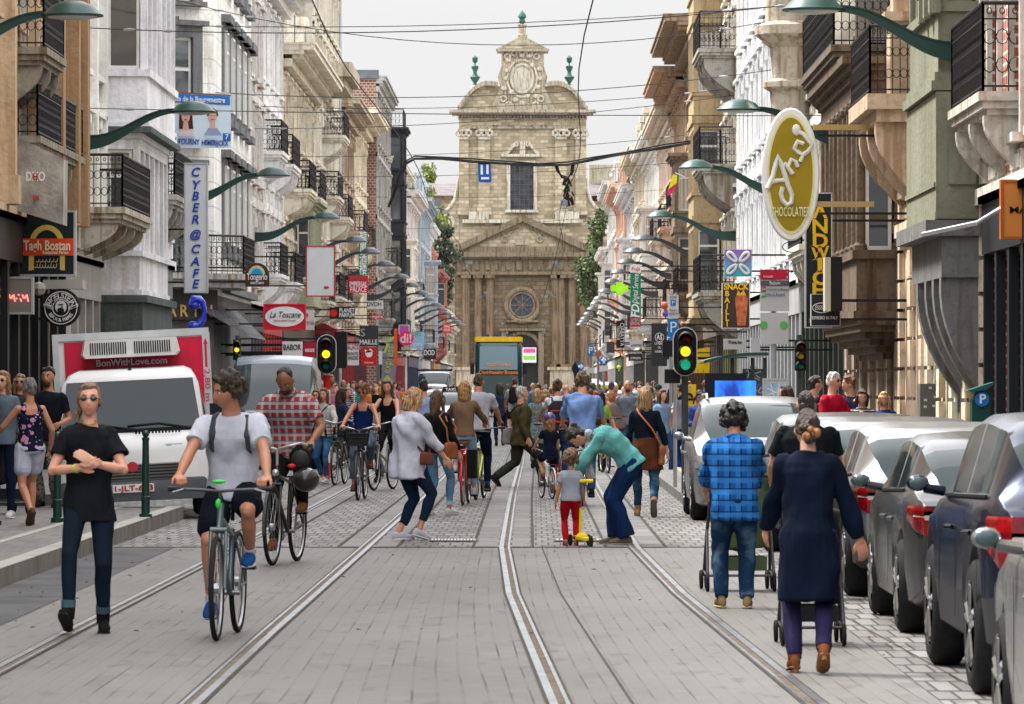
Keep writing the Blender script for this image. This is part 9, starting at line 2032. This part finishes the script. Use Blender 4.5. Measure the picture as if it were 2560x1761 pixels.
P('man in blue trousers with a navy jumper over his shoulders, hand on hip', 1543, 1073, .95, 1.76, 'm', dict(col=(.36, .37, .40)), dict(col=(.012, .045, .25), loose=.010, len=.96), ('short', (.025, .018, .014)), vox=.009, walk=.04, hands={-1: (-.22, .10, .98), 1: (.22, .05, .8)}, elbow={-1: (-1, -.6, 0)}, extras=(shoulder_sweater,), shoes=dict(col=(.02, .05, .09), sole=(.3, .3, .3)))
P('woman in a bright blue jumper looking down at her phone near the shelter', 1583, 1098, pi+.25, 1.63, 'f', dict(col=(.05, .08, .32), sleeve=.95), dict(col=(.16, .28, .40), denim=True), ('pony', (.03, .015, .012)), vox=.010, head=(0, .5, 0), walk=.06, hands={1: (.10, .28, 1.05), -1: (-.22, .05, .78)})
RG = 'people on the right-hand pavement'
P('white-haired man with sunglasses in a red T-shirt above the parked cars', 1886, 0, pi+.9, 1.72, 'm', dict(col=(.50, .008, .035)), dict(col=NV), ('short', (.55, .55, .55)), z=.15, Y=62, vox=.009, walk=.05, group=RG, glasses='sun', bulk=1.2, hands={-1: (-.15, .32, 1.15), 1: (.2, .1, .8)})
P('auburn-haired man in a dark shirt talking to the man in red', 1927, 0, pi-1.2, 1.68, 'm', dict(col=(.015, .02, .05)), dict(col=NV), ('short', (.16, .06, .025)), z=.15, Y=64, vox=.010, walk=.05, group=RG)
P('dark-haired boy in profile behind the man in red', 1844, 0, -1.3, 1.68, 'm', dict(col=(.02, .03, .03)), dict(col=NV), ('short', (.022, .016, .012)), z=.15, Y=66, vox=.010, walk=.05, group=RG)
P('boy with a bowl cut and a black and white striped top', 1952, 0, pi+.1, 1.50, 'f', dict(col=(.05, .05, .05), mat=cloth('stripes', .7, (.5, .5, .48)), sleeve=.8), dict(col=NV), ('bob', (.03, .016, .01)), z=.15, Y=63, vox=.009, walk=.05, group=RG, head=(0, .3, 0))
P('blonde woman with red glasses and a blue top above the parked cars', 2003, 0, pi-.05, 1.46, 'f', dict(col=(.03, .04, .20), sleeve=.6), dict(col=NV), ('half', (.50, .36, .17)), z=.15, Y=64, vox=.009, walk=.05, group=RG, glasses='clear')
P('dark-haired person bending behind the graphite hatchback', 1783, 0, 1.2, 1.55, 'f', dict(col=(.2, .2, .22)), dict(col=NV), ('bob', (.04, .02, .015)), z=.15, Y=63, vox=.012, walk=.05, group=RG)
rider('man with a black rucksack cycling away on a red bicycle before the bus', 'red bicycle far ahead with a yellow reflector', L_(1167, 1022, 0, .4), -.1, 1.78, bike=dict(col=(.5, .02, .02), seatz=.95), sex='m', skin='fair', hair=('short', BRN), vox=.014, group=CY, top=dict(col=(.5, .5, .52), sleeve=.4), bottom=dict(kind='shorts', col=DK, len=.45), shoes=darkshoe, extras=(ex_backpack((.012, .013, .015)),), lean=.2)
P('man in a dark jacket with long dark hair walking before the bus', 1132, 1010, 0, 1.80, 'm', dict(col=(.02, .03, .05), sleeve=.95), dict(col=NV), ('half', (.02, .015, .01)), vox=.014)
P('woman in a flower-print dress walking ahead of the kid on the bicycle', 1217, 1062, 0, 1.66, 'f', dict(col=(.16, .22, .22), mat=cloth('flowers', 1.6, (.35, .4, .38), (.1, .12, .1)), hem=-.7, flare=.3, sleeve=.7), dict(col=(.1, .1, .1)), ('half', BLD), vox=.012, extras=(ex_bag((.42, .30, .12), 1, size=(.16, .08, .12), style=1),))
P('woman with a fair bob right of the flower-print dress', 1236, 1050, .1, 1.64, 'f', dict(col=(.14, .17, .19), sleeve=.7), dict(col=NV), ('bob', (.34, .22, .12)), vox=.013)
P('bald man in a magenta T-shirt seen from behind', 1283, 1016, 0, 1.76, 'm', dict(col=(.50, .08, .26)), dict(col=NV), ('bald', BRN), vox=.013, bulk=1.2)
P('broad man in a brown suede jacket and purple cap walking away', 1385, 1030, -.1, 1.84, 'm', dict(col=(.26, .09, .03), sleeve=.95), dict(col=DK), ('buzz', (.08, .03, .08)), vox=.013, bulk=1.2, skin='fair')
P('woman with long black hair and a lime yellow T-shirt', 1360, 1068, -.4, 1.62, 'f', dict(col=(.38, .60, .04)), dict(col=DK), ('long', (.012, .01, .01)), vox=.012, extras=(ex_backpack((.05, .05, .04)),))
P('woman in a pink cap bending over her bicycle', 1400, 1060, 1.0, 1.66, 'f', dict(col=(.20, .14, .12), sleeve=.6), dict(col=(.10, .10, .11)), ('short', (.55, .38, .36)), vox=.012, lean=.5)
bicycle('yellow bicycle held by the woman in the pink cap', L_(1372, 1072), .1, (.70, .50, .02), seatz=.9)
# ---- distant crowd: a few figures built once, then copied with their parts in new colours
def proto(i, sex, rz, hair, bot, top, walk):
 return P('prototype %d' % i, 1200, 0, rz, 1.72, sex, dict(top), dict(bot), (hair, BRN), Y=120, vox=.017, walk=walk, face=False)[0]
protos = [(proto(0, 'm', 0, 'short', dict(col=NV), dict(col=WH), .2), 'm', 'short-haired'), (proto(1, 'f', 0, 'long', dict(col=NV), dict(col=WH), .18), 'f', 'long-haired'),
          (proto(2, 'm', 0, 'curly', dict(col=NV, kind='shorts', len=.45, mat=cloth()), dict(col=WH), .25), 'm', 'curly-haired'), (proto(3, 'f', 0, 'bob', dict(col=NV, kind='skirt', hem=.42), dict(col=WH, sleeve=.9), .12), 'f', 'bob-haired'),
          (proto(4, 'm', 0, 'buzz', dict(col=NV), dict(col=WH, sleeve=.95, hem=-.3, loose=.03), .1), 'm', 'close-cropped'), (proto(5, 'f', 0, 'pony', dict(col=NV, len=.9), dict(col=WH, kind='tank', sleeve=0, hem=-.1), .22), 'f', 'ponytailed')]
TC = [('white', (.62, .62, .62)), ('black', (.012, .012, .014)), ('navy', (.01, .02, .06)), ('red', (.45, .02, .03)), ('grey', (.22, .23, .25)), ('light blue', (.25, .38, .6)), ('beige', (.42, .33, .22)), ('olive', (.10, .10, .05)), ('teal', (.02, .25, .27)), ('mustard', (.5, .33, .04)), ('pink', (.55, .22, .28)), ('brown', (.14, .07, .035)), ('denim blue', (.05, .12, .24)), ('orange', (.6, .2, .04))]
BC = [('dark trousers', (.012, .013, .018)), ('blue jeans', (.03, .08, .18)), ('pale trousers', (.38, .33, .26)), ('grey trousers', (.14, .15, .16))]
HC_ = [('black', (.012, .01, .01)), ('brown', (.06, .035, .02)), ('blond', (.38, .26, .13)), ('auburn', (.16, .06, .03)), ('grey', (.35, .35, .35))]
used = set(); rc = random.Random(11); first = {}
def crowd(x, Y, place, back=True, z=0, tc=None, group='people in the distant crowd'):
 X = (x*K-CX)*Y/F
 for _ in range(400):
  pi_ = rc.randrange(6); ti = rc.randrange(len(TC)) if tc is None else tc; bi = rc.randrange(4); hi = rc.choice((0, 0, 1, 1, 1, 2, 3, 4))
  key = (pi_, ti, bi, hi, place, back)
  if key not in used: break
 used.add(key); root, sex, hs = protos[pi_]; bn = BC[bi][0] if pi_ not in (2, 3) else ({2: 'shorts', 3: 'skirt'}[pi_]); bn = bn if pi_ not in (2, 3) else BC[bi][0].split()[0]+' '+bn
 if pi_ not in first: first[pi_] = root; r = root; new = False
 else: r = root.copy(); COL.objects.link(r); new = True
 sc = rc.uniform(.92, 1.06); r.location = (X, Y, z); r.rotation_euler = (0, 0, (0 if back else pi)+rc.uniform(-.6, .6)); r.scale = (sc, sc, sc)
 r['label'] = '%s %s %s, %s top, %s, %s, %s' % (HC_[hi][0], hs, {'m': 'man', 'f': 'woman'}[sex], TC[ti][0], bn, 'back turned' if back else 'facing camera', place)
 r['category'] = 'person'; r['group'] = group
 sk = rc.choice(('pale', 'fair', 'tan', 'tan', 'brown'))
 chs = list(root.children)
 for c in chs:
  if new: d = c.copy(); COL.objects.link(d); d.parent = r
  else: d = c
  n_ = c.name.split('.')[0]
  if n_ == 'body': d.color = (*SK[sk], 1)
  elif n_ == 'hair': d.color = (*HC_[hi][1], 1)
  elif n_ in ('shirt', 'tank_top', 'jacket'): d.color = (*TC[ti][1], 1)
  elif n_ in ('trousers', 'shorts', 'skirt'): d.color = (*BC[bi][1], 1)
  if new:
   for g_ in c.children: e = g_.copy(); COL.objects.link(e); e.parent = d
for x, Y in ((724, 112), (735, 118), (750, 108), (764, 120), (777, 114), (790, 124), (802, 118), (812, 130), (826, 126), (838, 138), (852, 132), (871, 150), (884, 158), (893, 168), (905, 172), (745, 135), (760, 142), (818, 150), (862, 160), (880, 175)):
 if (x*K-CX)*Y/F < -8.6: x = (CX-8.5*F/Y)/K
 crowd(x, Y, 'left pavement beyond striped pole', back=False, z=.15)
for x, Y in ((930, 210), (948, 222), (975, 232), (990, 245), (1012, 215), (1030, 228), (1046, 240), (1062, 250)): crowd(x, Y, 'between cars left of bus', back=rc.random() < .5)
for i in range(40):
 Y = rc.uniform(112, 240); x = 1214+rc.uniform(-.9, 3.2)*10694/Y
 if 1078 < x < 1190 and Y > 248: continue
 crowd(x, Y, 'roadway right of bus, nearer half' if Y < 170 else 'roadway right of bus, farther half', back=rc.random() < .75)
for i in range(16):
 Y = rc.uniform(260, 420); x = 1214+rc.uniform(-.4, 3.5)*10694/Y; crowd(x, Y, 'far roadway near the church', back=rc.random() < .6)
for i in range(26):
 Y = rc.uniform(105, 300); x = (CX+rc.uniform(4.9, 6.1)*F/Y)/K; crowd(x, Y, 'right pavement beyond the shelter', back=rc.random() < .5, z=.15)
for i in range(8):
 Y = rc.uniform(180, 300); x = (CX-rc.uniform(7.1, 8.6)*F/Y)/K; crowd(x, Y, 'far left pavement', back=rc.random() < .5, z=.15)
for i, (x, Y) in enumerate(((640, 96), (700, 92), (1500, 88), (1560, 105), (1475, 120), (1450, 132))): 
 if x > 1400: crowd(x, Y, 'beside traffic near big traffic light', back=rc.random() < .5)
# lettering becomes plain mesh
dg = bpy.context.evaluated_depsgraph_get()
for o in [o for o in bpy.data.objects if o.type == 'FONT']:
 me = bpy.data.meshes.new_from_object(o.evaluated_get(dg)); n = bpy.data.objects.new('tmp', me); COL.objects.link(n)
 n.parent = o.parent; n.location = o.location; n.rotation_euler = o.rotation_euler; n.scale = o.scale; nm = o.name
 bpy.data.objects.remove(o); n.name = nm; me.name = nm
